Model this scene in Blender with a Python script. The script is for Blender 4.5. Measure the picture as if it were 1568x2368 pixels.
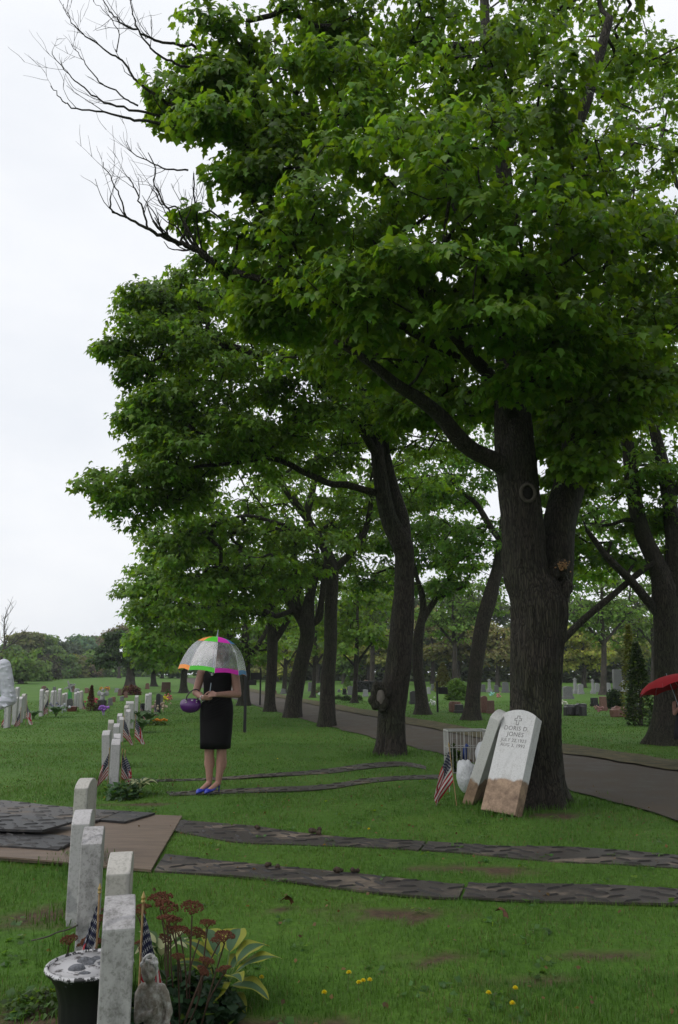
import bpy, bmesh, math, random
import numpy as np
from mathutils import Vector, Matrix, noise as mnoise

for _o in list(bpy.data.objects):
    bpy.data.objects.remove(_o)
SC = bpy.context.scene
COL = SC.collection
R = math.radians

# ------------------------------------------------------------------ camera
H = 1.45
PITCH = R(11.6)
cam_d = bpy.data.cameras.new('camera')
cam_d.sensor_fit = 'VERTICAL'
cam_d.sensor_height = 23.6
cam_d.lens = 18.0
cam_d.clip_start = 0.05
cam_d.clip_end = 3000
cam = bpy.data.objects.new('camera', cam_d)
COL.objects.link(cam)
cam.location = (0, 0, H)
cam.rotation_euler = (R(90) + PITCH, 0, 0)
SC.camera = cam

# ------------------------------------------------------------------ overcast sky
SUN_EL, SUN_AZ = R(52), R(-112)       # high, off to the open left side
w = bpy.data.worlds.new('World')
SC.world = w
w.use_nodes = True
nt = w.node_tree
for n in list(nt.nodes):
    nt.nodes.remove(n)
out = nt.nodes.new('ShaderNodeOutputWorld')
bg = nt.nodes.new('ShaderNodeBackground')
sky = nt.nodes.new('ShaderNodeTexSky')
sky.sky_type = 'NISHITA'
sky.sun_disc = False
sky.sun_elevation = SUN_EL
sky.sun_rotation = SUN_AZ
sky.dust_density = 6.0
tc = nt.nodes.new('ShaderNodeTexCoord')
mp = nt.nodes.new('ShaderNodeMapping')
mp.inputs['Scale'].default_value = (1.0, 1.0, 2.6)
nz = nt.nodes.new('ShaderNodeTexNoise')
nz.inputs['Scale'].default_value = 2.2
nz.inputs['Detail'].default_value = 6
nz.inputs['Roughness'].default_value = 0.55
cr = nt.nodes.new('ShaderNodeValToRGB')
cr.color_ramp.elements[0].position = 0.25
cr.color_ramp.elements[0].color = (7.5, 7.85, 8.4, 1)
cr.color_ramp.elements[1].position = 0.75
cr.color_ramp.elements[1].color = (9.2, 9.3, 9.5, 1)
mx = nt.nodes.new('ShaderNodeMixRGB')
mx.inputs['Fac'].default_value = 0.95      # closed cloud deck over the clear sky
nt.links.new(tc.outputs['Generated'], mp.inputs['Vector'])
nt.links.new(mp.outputs[0], nz.inputs['Vector'])
nt.links.new(nz.outputs['Fac'], cr.inputs['Fac'])
nt.links.new(sky.outputs[0], mx.inputs['Color1'])
nt.links.new(cr.outputs[0], mx.inputs['Color2'])
nt.links.new(mx.outputs[0], bg.inputs['Color'])
bg.inputs['Strength'].default_value = 0.116
nt.links.new(bg.outputs[0], out.inputs['Surface'])

sun_d = bpy.data.lights.new('sun', 'SUN')
sun_d.energy = 1.15
sun_d.angle = R(60)
sun_d.color = (1.0, 0.97, 0.92)
sun = bpy.data.objects.new('sun', sun_d)
COL.objects.link(sun)
_dv = Vector((math.sin(SUN_AZ) * math.cos(SUN_EL), math.cos(SUN_AZ) * math.cos(SUN_EL), math.sin(SUN_EL)))
sun.rotation_euler = _dv.to_track_quat('Z', 'Y').to_euler()

SC.view_settings.view_transform = 'Standard'
SC.view_settings.look = 'None'
SC.view_settings.gamma = 1
SC.view_settings.exposure = 0.0
SC.view_settings.use_curve_mapping = False
SC.render.engine = 'CYCLES'
SC.cycles.use_denoising = True
SC.cycles.max_bounces = 9
SC.cycles.diffuse_bounces = 4
SC.cycles.glossy_bounces = 3
SC.cycles.transmission_bounces = 8
SC.cycles.transparent_max_bounces = 10
SC.cycles.caustics_reflective = False
SC.cycles.caustics_refractive = False

# ------------------------------------------------------------------ survey helpers
# sight lines from the standpoint, used to work out where things stand
F = 1806.0
_cp, _sp = math.cos(PITCH), math.sin(PITCH)


def ray(px, py):
    a, b = (px - 784) / F, (1184 - py) / F
    return Vector((a, _cp - b * _sp, _sp + b * _cp))


def ground_z(x, y):
    t = min(max((y - 42) / 90, 0), 1)
    t = t * t * (3 - 2 * t)
    return 0.62 * t


def G(px, py, z=0.0):
    d = ray(px, py)
    t = (z - H) / d.z
    return Vector((d.x * t, d.y * t, z))


def P(px, py, Y):
    d = ray(px, py)
    t = Y / d.y
    return Vector((d.x * t, Y, H + d.z * t))


def mpp(p):
    """metres per survey pixel at world point p"""
    return (p[1] * _cp + (p[2] - H) * _sp) / F


def FG(px, Y):
    """ground point in a column at depth Y"""
    x = P(px, 1600, Y).x
    return Vector((x, Y, ground_z(x, Y)))


# ------------------------------------------------------------------ materials
MATS = {}


def _new(name):
    m = bpy.data.materials.new(name)
    m.use_nodes = True
    t = m.node_tree
    b = t.nodes['Principled BSDF']
    return m, t, b


def nd(t, typ, **kw):
    n = t.nodes.new(typ)
    for k, v in kw.items():
        if k in n.inputs.keys():
            n.inputs[k].default_value = v
        else:
            setattr(n, k, v)
    return n


def mat(name, col, rough=0.7, var=0.25, scale=6.0, bump=0.0, bscale=None, spec=0.4, metal=0.0,
        col2=None, lo=0.4, hi=0.65, stretch=(1, 1, 1), coord='Object', coat=0.0):
    if name in MATS:
        return MATS[name]
    m, t, b = _new(name)
    tcn = nd(t, 'ShaderNodeTexCoord')
    mpn = nd(t, 'ShaderNodeMapping', Scale=stretch)
    t.links.new(tcn.outputs[coord], mpn.inputs['Vector'])
    n1 = nd(t, 'ShaderNodeTexNoise', Scale=scale, Detail=6.0, Roughness=0.65)
    t.links.new(mpn.outputs[0], n1.inputs['Vector'])
    r1 = nd(t, 'ShaderNodeValToRGB')
    c2 = col2 or tuple(c * (1 + var) for c in col)
    c1 = col if col2 else tuple(c * (1 - var) for c in col)
    r1.color_ramp.elements[0].position = lo
    r1.color_ramp.elements[0].color = (*c1, 1)
    r1.color_ramp.elements[1].position = hi
    r1.color_ramp.elements[1].color = (*c2, 1)
    t.links.new(n1.outputs['Fac'], r1.inputs['Fac'])
    t.links.new(r1.outputs[0], b.inputs['Base Color'])
    b.inputs['Roughness'].default_value = rough
    b.inputs['Specular IOR Level'].default_value = spec
    b.inputs['Metallic'].default_value = metal
    b.inputs['Coat Weight'].default_value = coat
    if bump:
        n2 = nd(t, 'ShaderNodeTexNoise', Scale=bscale or scale * 4, Detail=5.0)
        t.links.new(mpn.outputs[0], n2.inputs['Vector'])
        bp = nd(t, 'ShaderNodeBump', Strength=bump, Distance=0.02)
        t.links.new(n2.outputs['Fac'], bp.inputs['Height'])
        t.links.new(bp.outputs[0], b.inputs['Normal'])
    MATS[name] = m
    return m


def leaf_mat(name, trans=0.45, rough=0.45, tint=1.0, tgain=(1.5, 1.45, 0.7)):
    """foliage: colour from the mesh's own per-leaf attribute"""
    if name in MATS:
        return MATS[name]
    m, t, b = _new(name)
    at = nd(t, 'ShaderNodeAttribute', attribute_name='leafcol')
    t.links.new(at.outputs['Color'], b.inputs['Base Color'])
    b.inputs['Roughness'].default_value = rough
    b.inputs['Specular IOR Level'].default_value = 0.35
    tr = nd(t, 'ShaderNodeBsdfTranslucent')
    mul = nd(t, 'ShaderNodeMixRGB', blend_type='MULTIPLY', Fac=1.0)
    mul.inputs['Color2'].default_value = (*tgain, 1)
    t.links.new(at.outputs['Color'], mul.inputs['Color1'])
    t.links.new(mul.outputs[0], tr.inputs['Color'])
    ms = nd(t, 'ShaderNodeMixShader', Fac=trans)
    t.links.new(b.outputs[0], ms.inputs[1])
    t.links.new(tr.outputs[0], ms.inputs[2])
    t.links.new(ms.outputs[0], t.nodes['Material Output'].inputs['Surface'])
    MATS[name] = m
    return m


# ------------------------------------------------------------------ mesh builder
class MB:
    def __init__(s):
        s.v, s.f = [], []

    def add(s, vs, fs):
        o = len(s.v)
        s.v += [tuple(p) for p in vs]
        s.f += [tuple(i + o for i in q) for q in fs]
        return s

    def box(s, c, size, rot=None, taper=1.0):
        x, y, z = (k / 2 for k in size)
        vs = [Vector((sx * x * (taper if sz > 0 else 1), sy * y * (taper if sz > 0 else 1), sz * z))
              for sz in (-1, 1) for sy in (-1, 1) for sx in (-1, 1)]
        if rot is not None:
            vs = [rot @ p for p in vs]
        c = Vector(c)
        return s.add([p + c for p in vs],
                     [(0, 2, 3, 1), (4, 5, 7, 6), (0, 1, 5, 4), (2, 6, 7, 3), (0, 4, 6, 2), (1, 3, 7, 5)])

    def tube(s, pts, rad, n=8, cap=True, wob=None):
        pts = [Vector(p) for p in pts]
        if not hasattr(rad, '__len__'):
            rad = [rad] * len(pts)
        vs, fs = [], []
        prev = None
        for i, p in enumerate(pts):
            tdir = (pts[min(i + 1, len(pts) - 1)] - pts[max(i - 1, 0)])
            tdir = tdir.normalized() if tdir.length > 1e-9 else Vector((0, 0, 1))
            if prev is None:
                a = tdir.cross(Vector((0, 1, 0.01)))
                if a.length < 0.05:
                    a = tdir.cross(Vector((1, 0, 0)))
            else:
                a = prev - tdir * prev.dot(tdir)
            a.normalize()
            prev = a
            bb = tdir.cross(a)
            for k in range(n):
                th = 2 * math.pi * k / n
                rr = rad[i] * (wob(i, th, p) if wob else 1)
                vs.append(p + (a * math.cos(th) + bb * math.sin(th)) * rr)
        for i in range(len(pts) - 1):
            for k in range(n):
                k2 = (k + 1) % n
                fs.append((i * n + k, i * n + k2, (i + 1) * n + k2, (i + 1) * n + k))
        if cap:
            fs.append(tuple(range(n))[::-1])
            fs.append(tuple((len(pts) - 1) * n + k for k in range(n)))
        return s.add(vs, fs)

    def lathe(s, prof, n=24, c=(0, 0, 0), sx=1, sy=1):
        vs, fs = [], []
        for r, z in prof:
            for k in range(n):
                th = 2 * math.pi * k / n
                vs.append((c[0] + r * math.cos(th) * sx, c[1] + r * math.sin(th) * sy, c[2] + z))
        for i in range(len(prof) - 1):
            for k in range(n):
                k2 = (k + 1) % n
                fs.append((i * n + k, i * n + k2, (i + 1) * n + k2, (i + 1) * n + k))
        if prof[0][0] > 1e-6:
            fs.append(tuple(range(n))[::-1])
        if prof[-1][0] > 1e-6:
            fs.append(tuple((len(prof) - 1) * n + k for k in range(n)))
        return s.add(vs, fs)

    def ell(s, c, r, n=12, m=8, rot=None):
        if not hasattr(r, '__len__'):
            r = (r, r, r)
        vs, fs = [], []
        for i in range(m + 1):
            ph = math.pi * i / m
            for k in range(n):
                th = 2 * math.pi * k / n
                p = Vector((r[0] * math.sin(ph) * math.cos(th), r[1] * math.sin(ph) * math.sin(th), -r[2] * math.cos(ph)))
                if rot is not None:
                    p = rot @ p
                vs.append(p + Vector(c))
        for i in range(m):
            for k in range(n):
                k2 = (k + 1) % n
                fs.append((i * n + k, i * n + k2, (i + 1) * n + k2, (i + 1) * n + k))
        return s.add(vs, fs)

    def caps(s, a, ra, b, rb, n=12):
        """tapered capsule, closed"""
        a, b = Vector(a), Vector(b)
        d = (b - a)
        L = d.length
        d = d.normalized()
        pts, rr = [], []
        for k in range(5):
            t = math.pi / 2 * (1 - k / 4)
            pts.append(a - d * ra * math.sin(t)); rr.append(max(ra * math.cos(t), 1e-4))
        for k in range(1, 5):
            pts.append(a + d * L * k / 5); rr.append(ra + (rb - ra) * k / 5)
        for k in range(5):
            t = math.pi / 2 * k / 4
            pts.append(b + d * rb * math.sin(t)); rr.append(max(rb * math.cos(t), 1e-4))
        return s.tube(pts, rr, n)

    def prism(s, poly, z0, z1):
        n = len(poly)
        vs = [(x, y, z0) for x, y in poly] + [(x, y, z1) for x, y in poly]
        fs = [tuple(range(n))[::-1], tuple(range(n, 2 * n))]
        fs += [(i, (i + 1) % n, n + (i + 1) % n, n + i) for i in range(n)]
        return s.add(vs, fs)

    def loft(s, rings, cap=True):
        n = len(rings[0])
        vs = [p for r in rings for p in r]
        fs = []
        for i in range(len(rings) - 1):
            for k in range(n):
                k2 = (k + 1) % n
                fs.append((i * n + k, i * n + k2, (i + 1) * n + k2, (i + 1) * n + k))
        if cap:
            fs.append(tuple(range(n))[::-1])
            fs.append(tuple((len(rings) - 1) * n + k for k in range(n)))
        return s.add(vs, fs)

    def mesh(s, name, smooth=False, bevel=0.0, seg=2):
        me = bpy.data.meshes.new(name)
        me.from_pydata(s.v, [], s.f)
        if bevel:
            bm = bmesh.new()
            bm.from_mesh(me)
            bmesh.ops.remove_doubles(bm, verts=bm.verts, dist=1e-5)
            es = [e for e in bm.edges if len(e.link_faces) == 2 and e.calc_face_angle(0) > R(35)]
            bmesh.ops.bevel(bm, geom=es, offset=bevel, segments=seg, affect='EDGES', profile=0.6)
            bm.to_mesh(me)
            bm.free()
        if smooth:
            me.polygons.foreach_set('use_smooth', [True] * len(me.polygons))
        me.update()
        return me

    def build(s, name, m, parent=None, smooth=False, bevel=0.0, loc=None, rot=None, seg=2):
        return obj(name, s.mesh(name, smooth, bevel, seg), m, parent, loc, rot)


def obj(name, me, m=None, parent=None, loc=None, rot=None):
    o = bpy.data.objects.new(name, me)
    COL.objects.link(o)
    if m is not None and me is not None and not me.materials:
        me.materials.append(m)
    if parent is not None:
        o.parent = parent
    if loc is not None:
        o.location = loc
    if rot is not None:
        o.rotation_euler = rot
    return o


def tag(o, label=None, cat=None, group=None, kind=None):
    if label:
        o['label'] = label
    if cat:
        o['category'] = cat
    if group:
        o['group'] = group
    if kind:
        o['kind'] = kind
    return o


def thing(name, label, cat, loc=(0, 0, 0), rz=0.0, group=None):
    e = bpy.data.objects.new(name, None)
    COL.objects.link(e)
    e.empty_display_size = 0.1
    e.location = loc
    e.rotation_euler = (0, 0, rz)
    return tag(e, label, cat, group)


def copy_tree(o, parent=None):
    c = o.copy()
    COL.objects.link(c)
    if parent is not None:
        c.parent = parent
    for ch in [k for k in CHILD.get(o.name, [])]:
        copy_tree(ch, c)
    return c


CHILD = {}


def index_children():
    CHILD.clear()
    for o in COL.objects:
        if o.parent:
            CHILD.setdefault(o.parent.name, []).append(o)


def remeshed(mb, name, voxel, smooth=4, decim=None):
    """union of overlapping closed shapes as one continuous skin"""
    me = mb.mesh(name + '_raw')
    o = bpy.data.objects.new(name + '_raw', me)
    COL.objects.link(o)
    md = o.modifiers.new('r', 'REMESH')
    md.mode = 'VOXEL'
    md.voxel_size = voxel
    if smooth:
        ms = o.modifiers.new('s', 'SMOOTH')
        ms.factor = 0.5
        ms.iterations = smooth
    if decim:
        mdn = o.modifiers.new('d', 'DECIMATE')
        mdn.ratio = decim
    dg = bpy.context.evaluated_depsgraph_get()
    r = bpy.data.meshes.new_from_object(o.evaluated_get(dg))
    r.name = name
    bpy.data.objects.remove(o)
    bpy.data.meshes.remove(me)
    r.polygons.foreach_set('use_smooth', [True] * len(r.polygons))
    return r


def np_mesh(name, V, faces_idx, face_len, colors=None, smooth=False, attr='leafcol'):
    """fast mesh from numpy arrays; all faces have face_len corners"""
    me = bpy.data.meshes.new(name)
    nv, nf = len(V), len(faces_idx)
    me.vertices.add(nv)
    me.vertices.foreach_set('co', np.ascontiguousarray(V, np.float32).ravel())
    me.loops.add(nf * face_len)
    me.loops.foreach_set('vertex_index', np.ascontiguousarray(faces_idx, np.int32).ravel())
    me.polygons.add(nf)
    me.polygons.foreach_set('loop_start', np.arange(0, nf * face_len, face_len, dtype=np.int32))
    me.polygons.foreach_set('loop_total', np.full(nf, face_len, np.int32))
    if smooth:
        me.polygons.foreach_set('use_smooth', np.ones(nf, bool))
    if colors is not None:
        a = me.attributes.new(attr, 'FLOAT_COLOR', 'POINT')
        c4 = np.ones((nv, 4), np.float32)
        c4[:, :3] = colors
        a.data.foreach_set('color', c4.ravel())
    me.update(calc_edges=True)
    return me


def smooth_path(pts, sub=5):
    """Catmull-Rom through (Vector, radius) pairs"""
    n = len(pts)
    P_, R_ = [Vector(p[0]) for p in pts], [p[1] for p in pts]
    oP, oR = [], []
    for i in range(n - 1):
        p0, p1, p2, p3 = P_[max(i - 1, 0)], P_[i], P_[i + 1], P_[min(i + 2, n - 1)]
        for k in range(sub):
            t = k / sub
            oP.append(0.5 * ((2 * p1) + (p2 - p0) * t + (2 * p0 - 5 * p1 + 4 * p2 - p3) * t * t + (3 * p1 - p0 - 3 * p2 + p3) * t ** 3))
            oR.append(R_[i] + (R_[i + 1] - R_[i]) * t)
    oP.append(P_[-1]); oR.append(R_[-1])
    return oP, oR
# ------------------------------------------------------------------ ground, road
AX = Vector((-0.235, 0.972, 0)).normalized()      # the way the grave rows, trees and road run
AXR = math.atan2(AX.y, AX.x)


def poly_inside(xs, ys, poly):
    ins = np.zeros(xs.shape, bool)
    n = len(poly)
    for i in range(n):
        x1, y1 = poly[i][0], poly[i][1]
        x2, y2 = poly[(i + 1) % n][0], poly[(i + 1) % n][1]
        c = ((y1 > ys) != (y2 > ys)) & (xs < (x2 - x1) * (ys - y1) / (y2 - y1 + 1e-12) + x1)
        ins ^= c
    return ins


def vnoise(xs, ys, sc, seed=0):
    """cheap smooth value noise on arrays, 0..1"""
    x, y = xs / sc + seed * 17.3, ys / sc + seed * 9.7
    xi, yi = np.floor(x), np.floor(y)
    fx, fy = x - xi, y - yi
    fx, fy = fx * fx * (3 - 2 * fx), fy * fy * (3 - 2 * fy)

    def h(a, b):
        v = np.sin(a * 127.1 + b * 311.7 + seed * 53.1) * 43758.5453
        return v - np.floor(v)
    return (h(xi, yi) * (1 - fx) + h(xi + 1, yi) * fx) * (1 - fy) + (h(xi, yi + 1) * (1 - fx) + h(xi + 1, yi + 1) * fx) * fy


# bare and muddy patches of the lawn: (centre, rx, ry)
DIRT = [(G(90, 2352), .30, .22), (G(610, 2365), .42, .10), (G(1160, 2012), .30, .16), (G(890, 2108), .42, .16),
        (G(1290, 1882), .35, .22), (G(330, 1860), .40, .13), (G(1230, 2262), .22, .06), (G(1010, 2215), .22, .07),
        (G(1360, 2200), .25, .06), (G(120, 2115), .45, .2), (G(640, 2105), .1, .05), (G(1490, 1760), 1.2, .7), (G(1000, 2005), .3, .1)]


def dirt_amount(xs, ys):
    d = np.zeros(xs.shape)
    for c, rx, ry in DIRT:
        q = np.sqrt(((xs - c.x) / rx) ** 2 + ((ys - c.y) / ry) ** 2)
        q = q + (vnoise(xs, ys, .11, 3) - .5) * 1.0 + (vnoise(xs, ys, .04, 5) - .5) * .5
        d = np.maximum(d, np.clip((1.25 - q) * 1.5, 0, 1))
    return d


def make_ground():
    ys = np.concatenate([np.arange(-60, 0, 5.0), np.arange(0, 16, .115), np.arange(16, 40, .5), np.arange(40, 160, 3), np.arange(160, 301, 20.0)])
    xs = np.concatenate([np.arange(-300, -60, 20.0), np.arange(-60, -6, 2.0), np.arange(-6, 8, .115), np.arange(8, 60, 2.0), np.arange(60, 301, 20.0)])
    X, Y = np.meshgrid(xs, ys)
    Z = np.vectorize(ground_z)(X, Y)
    near = np.clip(1 - (np.abs(Y - 8) / 30), 0, 1)
    Z = Z + near * ((vnoise(X, Y, .9, 1) - .5) * .018 + (vnoise(X, Y, .25, 2) - .5) * .010)
    d = dirt_amount(X, Y)
    Z = Z + d * ((vnoise(X, Y, .10, 7) - .5) * .03 - .004) - .008
    V = np.stack([X, Y, Z], -1).reshape(-1, 3)
    ny, nx = X.shape
    i = (np.arange(ny - 1)[:, None] * nx + np.arange(nx - 1)[None]).ravel()
    Fq = np.stack([i, i + 1, i + nx + 1, i + nx], -1)
    col = np.zeros((len(V), 3))
    col[:, 0] = d.ravel()
    me = np_mesh('lawn', V, Fq, 4, col, True, 'soil')
    m, t, b = _new('lawn')
    tcn = nd(t, 'ShaderNodeTexCoord')
    n1 = nd(t, 'ShaderNodeTexNoise', Scale=0.35, Detail=8.0, Roughness=0.7)
    n2 = nd(t, 'ShaderNodeTexNoise', Scale=14.0, Detail=5.0, Roughness=0.7)
    for n in (n1, n2):
        t.links.new(tcn.outputs['Object'], n.inputs['Vector'])
    r1 = nd(t, 'ShaderNodeValToRGB')
    r1.color_ramp.elements[0].position = .35
    r1.color_ramp.elements[0].color = (.054, .136, .014, 1)
    r1.color_ramp.elements[1].position = .68
    r1.color_ramp.elements[1].color = (.088, .176, .021, 1)
    t.links.new(n1.outputs['Fac'], r1.inputs['Fac'])
    mm = nd(t, 'ShaderNodeMixRGB', blend_type='MULTIPLY', Fac=0.55)
    t.links.new(r1.outputs[0], mm.inputs['Color1'])
    r2 = nd(t, 'ShaderNodeValToRGB')
    r2.color_ramp.elements[0].position = .3
    r2.color_ramp.elements[0].color = (.35, .38, .3, 1)
    r2.color_ramp.elements[1].position = .7
    r2.color_ramp.elements[1].color = (1.2, 1.2, 1.1, 1)
    t.links.new(n2.outputs['Fac'], r2.inputs['Fac'])
    t.links.new(r2.outputs[0], mm.inputs['Color2'])
    # soil
    n3 = nd(t, 'ShaderNodeTexNoise', Scale=22.0, Detail=6.0, Roughness=0.7)
    t.links.new(tcn.outputs['Object'], n3.inputs['Vector'])
    r3 = nd(t, 'ShaderNodeValToRGB')
    r3.color_ramp.elements[0].position = .3
    r3.color_ramp.elements[0].color = (.035, .024, .016, 1)
    r3.color_ramp.elements[1].position = .72
    r3.color_ramp.elements[1].color = (.12, .08, .05, 1)
    t.links.new(n3.outputs['Fac'], r3.inputs['Fac'])
    at = nd(t, 'ShaderNodeAttribute', attribute_name='soil')
    sp = nd(t, 'ShaderNodeSeparateColor')
    t.links.new(at.outputs['Color'], sp.inputs[0])
    ms = nd(t, 'ShaderNodeMixRGB')
    t.links.new(sp.outputs[0], ms.inputs['Fac'])
    t.links.new(mm.outputs[0], ms.inputs['Color1'])
    t.links.new(r3.outputs[0], ms.inputs['Color2'])
    t.links.new(ms.outputs[0], b.inputs['Base Color'])
    b.inputs['Roughness'].default_value = .85
    b.inputs['Specular IOR Level'].default_value = .2
    bp = nd(t, 'ShaderNodeBump', Strength=0.7, Distance=0.04)
    t.links.new(n2.outputs['Fac'], bp.inputs['Height'])
    t.links.new(bp.outputs[0], b.inputs['Normal'])
    o = obj('lawn', me, m)
    return tag(o, 'green cemetery lawn with bare muddy patches', 'lawn', kind='structure')


make_ground()

# road: measured edges, then carried on straight
ROAD_L = [(5.6, -1.5), (4.5, 3.4), (3.45, 7.8), (2.75, 11.0), (1.75, 15.0), (0.15, 20.5), (-1.9, 28.5), (-5.2, 42), (-12.5, 72), (-24, 118)]
ROAD_R = [(9.8, -1.5), (8.3, 4.0), (6.25, 9.3), (5.25, 11.9), (4.1, 15.0), (2.55, 20.8), (.75, 28.6), (-2.4, 42), (-9.6, 72), (-21, 118)]


def dens(poly, k=8):
    pts, _ = smooth_path([(Vector((x, y, 0)), 1) for x, y in poly], k)
    return [(p.x, p.y) for p in pts]


RL, RR = dens(ROAD_L), dens(ROAD_R)
ROAD_POLY = RL + RR[::-1]


def make_road():
    rnd = random.Random(4)
    vs, fs = [], []
    M_ = 8
    for i, ((x1, y1), (x2, y2)) in enumerate(zip(RL, RR)):
        j1, j2 = rnd.uniform(-.07, .07), rnd.uniform(-.1, .1)
        for k in range(M_ + 1):
            u = k / M_
            x = x1 + j1 + (x2 + j2 - x1 - j1) * u
            y = y1 + (y2 - y1) * u
            crown = .03 * (1 - (2 * u - 1) ** 2)
            vs.append((x, y, ground_z(x, y) + .010 + crown))
    for i in range(len(RL) - 1):
        for k in range(M_):
            a = i * (M_ + 1) + k
            fs.append((a, a + 1, a + M_ + 2, a + M_ + 1))
    mb = MB().add(vs, fs)
    m, t, b = _new('road')
    tcn = nd(t, 'ShaderNodeTexCoord')
    n1 = nd(t, 'ShaderNodeTexNoise', Scale=1.6, Detail=10.0, Roughness=0.75)
    n2 = nd(t, 'ShaderNodeTexNoise', Scale=60.0, Detail=4.0)
    for n in (n1, n2):
        t.links.new(tcn.outputs['Object'], n.inputs['Vector'])
    r1 = nd(t, 'ShaderNodeValToRGB')
    r1.color_ramp.elements[0].position = .32
    r1.color_ramp.elements[0].color = (.040, .033, .026, 1)
    r1.color_ramp.elements[1].position = .7
    r1.color_ramp.elements[1].color = (.092, .073, .055, 1)
    t.links.new(n1.outputs['Fac'], r1.inputs['Fac'])
    mm = nd(t, 'ShaderNodeMixRGB', blend_type='OVERLAY', Fac=.5)
    t.links.new(r1.outputs[0], mm.inputs['Color1'])
    t.links.new(n2.outputs['Fac'], mm.inputs['Color2'])
    t.links.new(mm.outputs[0], b.inputs['Base Color'])
    rr = nd(t, 'ShaderNodeMapRange')
    rr.inputs['From Min'].default_value = .35
    rr.inputs['From Max'].default_value = .6
    b.inputs['Specular IOR Level'].default_value = .22
    rr.inputs['To Min'].default_value = .55
    rr.inputs['To Max'].default_value = .85
    t.links.new(n1.outputs['Fac'], rr.inputs['Value'])
    t.links.new(rr.outputs[0], b.inputs['Roughness'])
    bp = nd(t, 'ShaderNodeBump', Strength=.35, Distance=.01)
    t.links.new(n2.outputs['Fac'], bp.inputs['Height'])
    t.links.new(bp.outputs[0], b.inputs['Normal'])
    o = mb.build('road', m, smooth=True)
    tag(o, 'damp grey-brown asphalt cemetery lane beside the tree row', 'road', kind='structure')
    # strip of last year's leaves and fallen flowers along the far edge
    vs, fs = [], []
    for i, (x, y) in enumerate(RR[8:]):
        wv = .34 + .22 * math.sin(i * 1.7) * math.sin(i * .6 + 1)
        for k in range(4):
            u = k / 3
            xx = x - wv * .5 + (wv + .9) * u
            vs.append((xx, y + .1 * math.sin(i * 2.1 + k), ground_z(xx, y) + (.034, .03, .022, .012)[k] + .004))
    n = len(RR[8:])
    for i in range(n - 1):
        for k in range(3):
            a = i * 4 + k
            fs.append((a, a + 1, a + 5, a + 4))
    vm = mat('verge', (.035, .034, .014), .95, scale=5, col2=(.125, .098, .036), lo=.38, hi=.72, bump=.5, bscale=50)
    o = MB().add(vs, fs).build('road_verge', vm, smooth=True)
    tag(o, 'ochre litter of fallen blossom along the far road edge', 'verge', kind='structure')


make_road()
# ------------------------------------------------------------------ trees
def bark_mat():
    m, t, b = _new('bark')
    tcn = nd(t, 'ShaderNodeTexCoord')
    mpn = nd(t, 'ShaderNodeMapping', Scale=(1, 1, .09))
    t.links.new(tcn.outputs['Object'], mpn.inputs['Vector'])
    nw = nd(t, 'ShaderNodeTexNoise', Scale=3.0, Detail=3.0)
    t.links.new(tcn.outputs['Object'], nw.inputs['Vector'])
    ad = nd(t, 'ShaderNodeMixRGB', blend_type='ADD', Fac=.12)
    t.links.new(mpn.outputs[0], ad.inputs['Color1'])
    t.links.new(nw.outputs['Color'], ad.inputs['Color2'])
    n1 = nd(t, 'ShaderNodeTexNoise', Scale=26.0, Detail=6.0, Roughness=.68)
    t.links.new(ad.outputs[0], n1.inputs['Vector'])
    vo = nd(t, 'ShaderNodeTexVoronoi', Scale=42.0, feature='DISTANCE_TO_EDGE')
    t.links.new(ad.outputs[0], vo.inputs['Vector'])
    mulh = nd(t, 'ShaderNodeMath', operation='MULTIPLY')
    cl = nd(t, 'ShaderNodeMapRange')
    cl.inputs['From Max'].default_value = .22
    cl.inputs['To Min'].default_value = .38
    t.links.new(vo.outputs['Distance'], cl.inputs['Value'])
    t.links.new(cl.outputs[0], mulh.inputs[0])
    t.links.new(n1.outputs['Fac'], mulh.inputs[1])
    r1 = nd(t, 'ShaderNodeValToRGB')
    r1.color_ramp.elements[0].position = .18
    r1.color_ramp.elements[0].color = (.013, .011, .009, 1)
    r1.color_ramp.elements[1].position = .70
    r1.color_ramp.elements[1].color = (.092, .077, .061, 1)
    t.links.new(mulh.outputs[0], r1.inputs['Fac'])
    n3 = nd(t, 'ShaderNodeTexNoise', Scale=1.7, Detail=6.0)
    t.links.new(tcn.outputs['Object'], n3.inputs['Vector'])
    r3 = nd(t, 'ShaderNodeValToRGB')
    r3.color_ramp.elements[0].position = .42
    r3.color_ramp.elements[0].color = (1, 1, 1, 1)
    r3.color_ramp.elements[1].position = .7
    r3.color_ramp.elements[1].color = (.8, 1.02, .72, 1)
    t.links.new(n3.outputs['Fac'], r3.inputs['Fac'])
    mm = nd(t, 'ShaderNodeMixRGB', blend_type='MULTIPLY', Fac=1.0)
    t.links.new(r1.outputs[0], mm.inputs['Color1'])
    t.links.new(r3.outputs[0], mm.inputs['Color2'])
    t.links.new(mm.outputs[0], b.inputs['Base Color'])
    b.inputs['Roughness'].default_value = .8
    b.inputs['Specular IOR Level'].default_value = .3
    bp = nd(t, 'ShaderNodeBump', Strength=1.0, Distance=.05)
    t.links.new(mulh.outputs[0], bp.inputs['Height'])
    t.links.new(bp.outputs[0], b.inputs['Normal'])
    return m


BARK = bark_mat()
BARK_FAR = mat('far_bark', (.05, .042, .034), .85, scale=4, var=.35)
LEAF = leaf_mat('maple_leaf', .5, .42, tgain=(1.8, 1.6, .5))
LEAF_FAR = leaf_mat('far_leaf', .42, .6)

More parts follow.
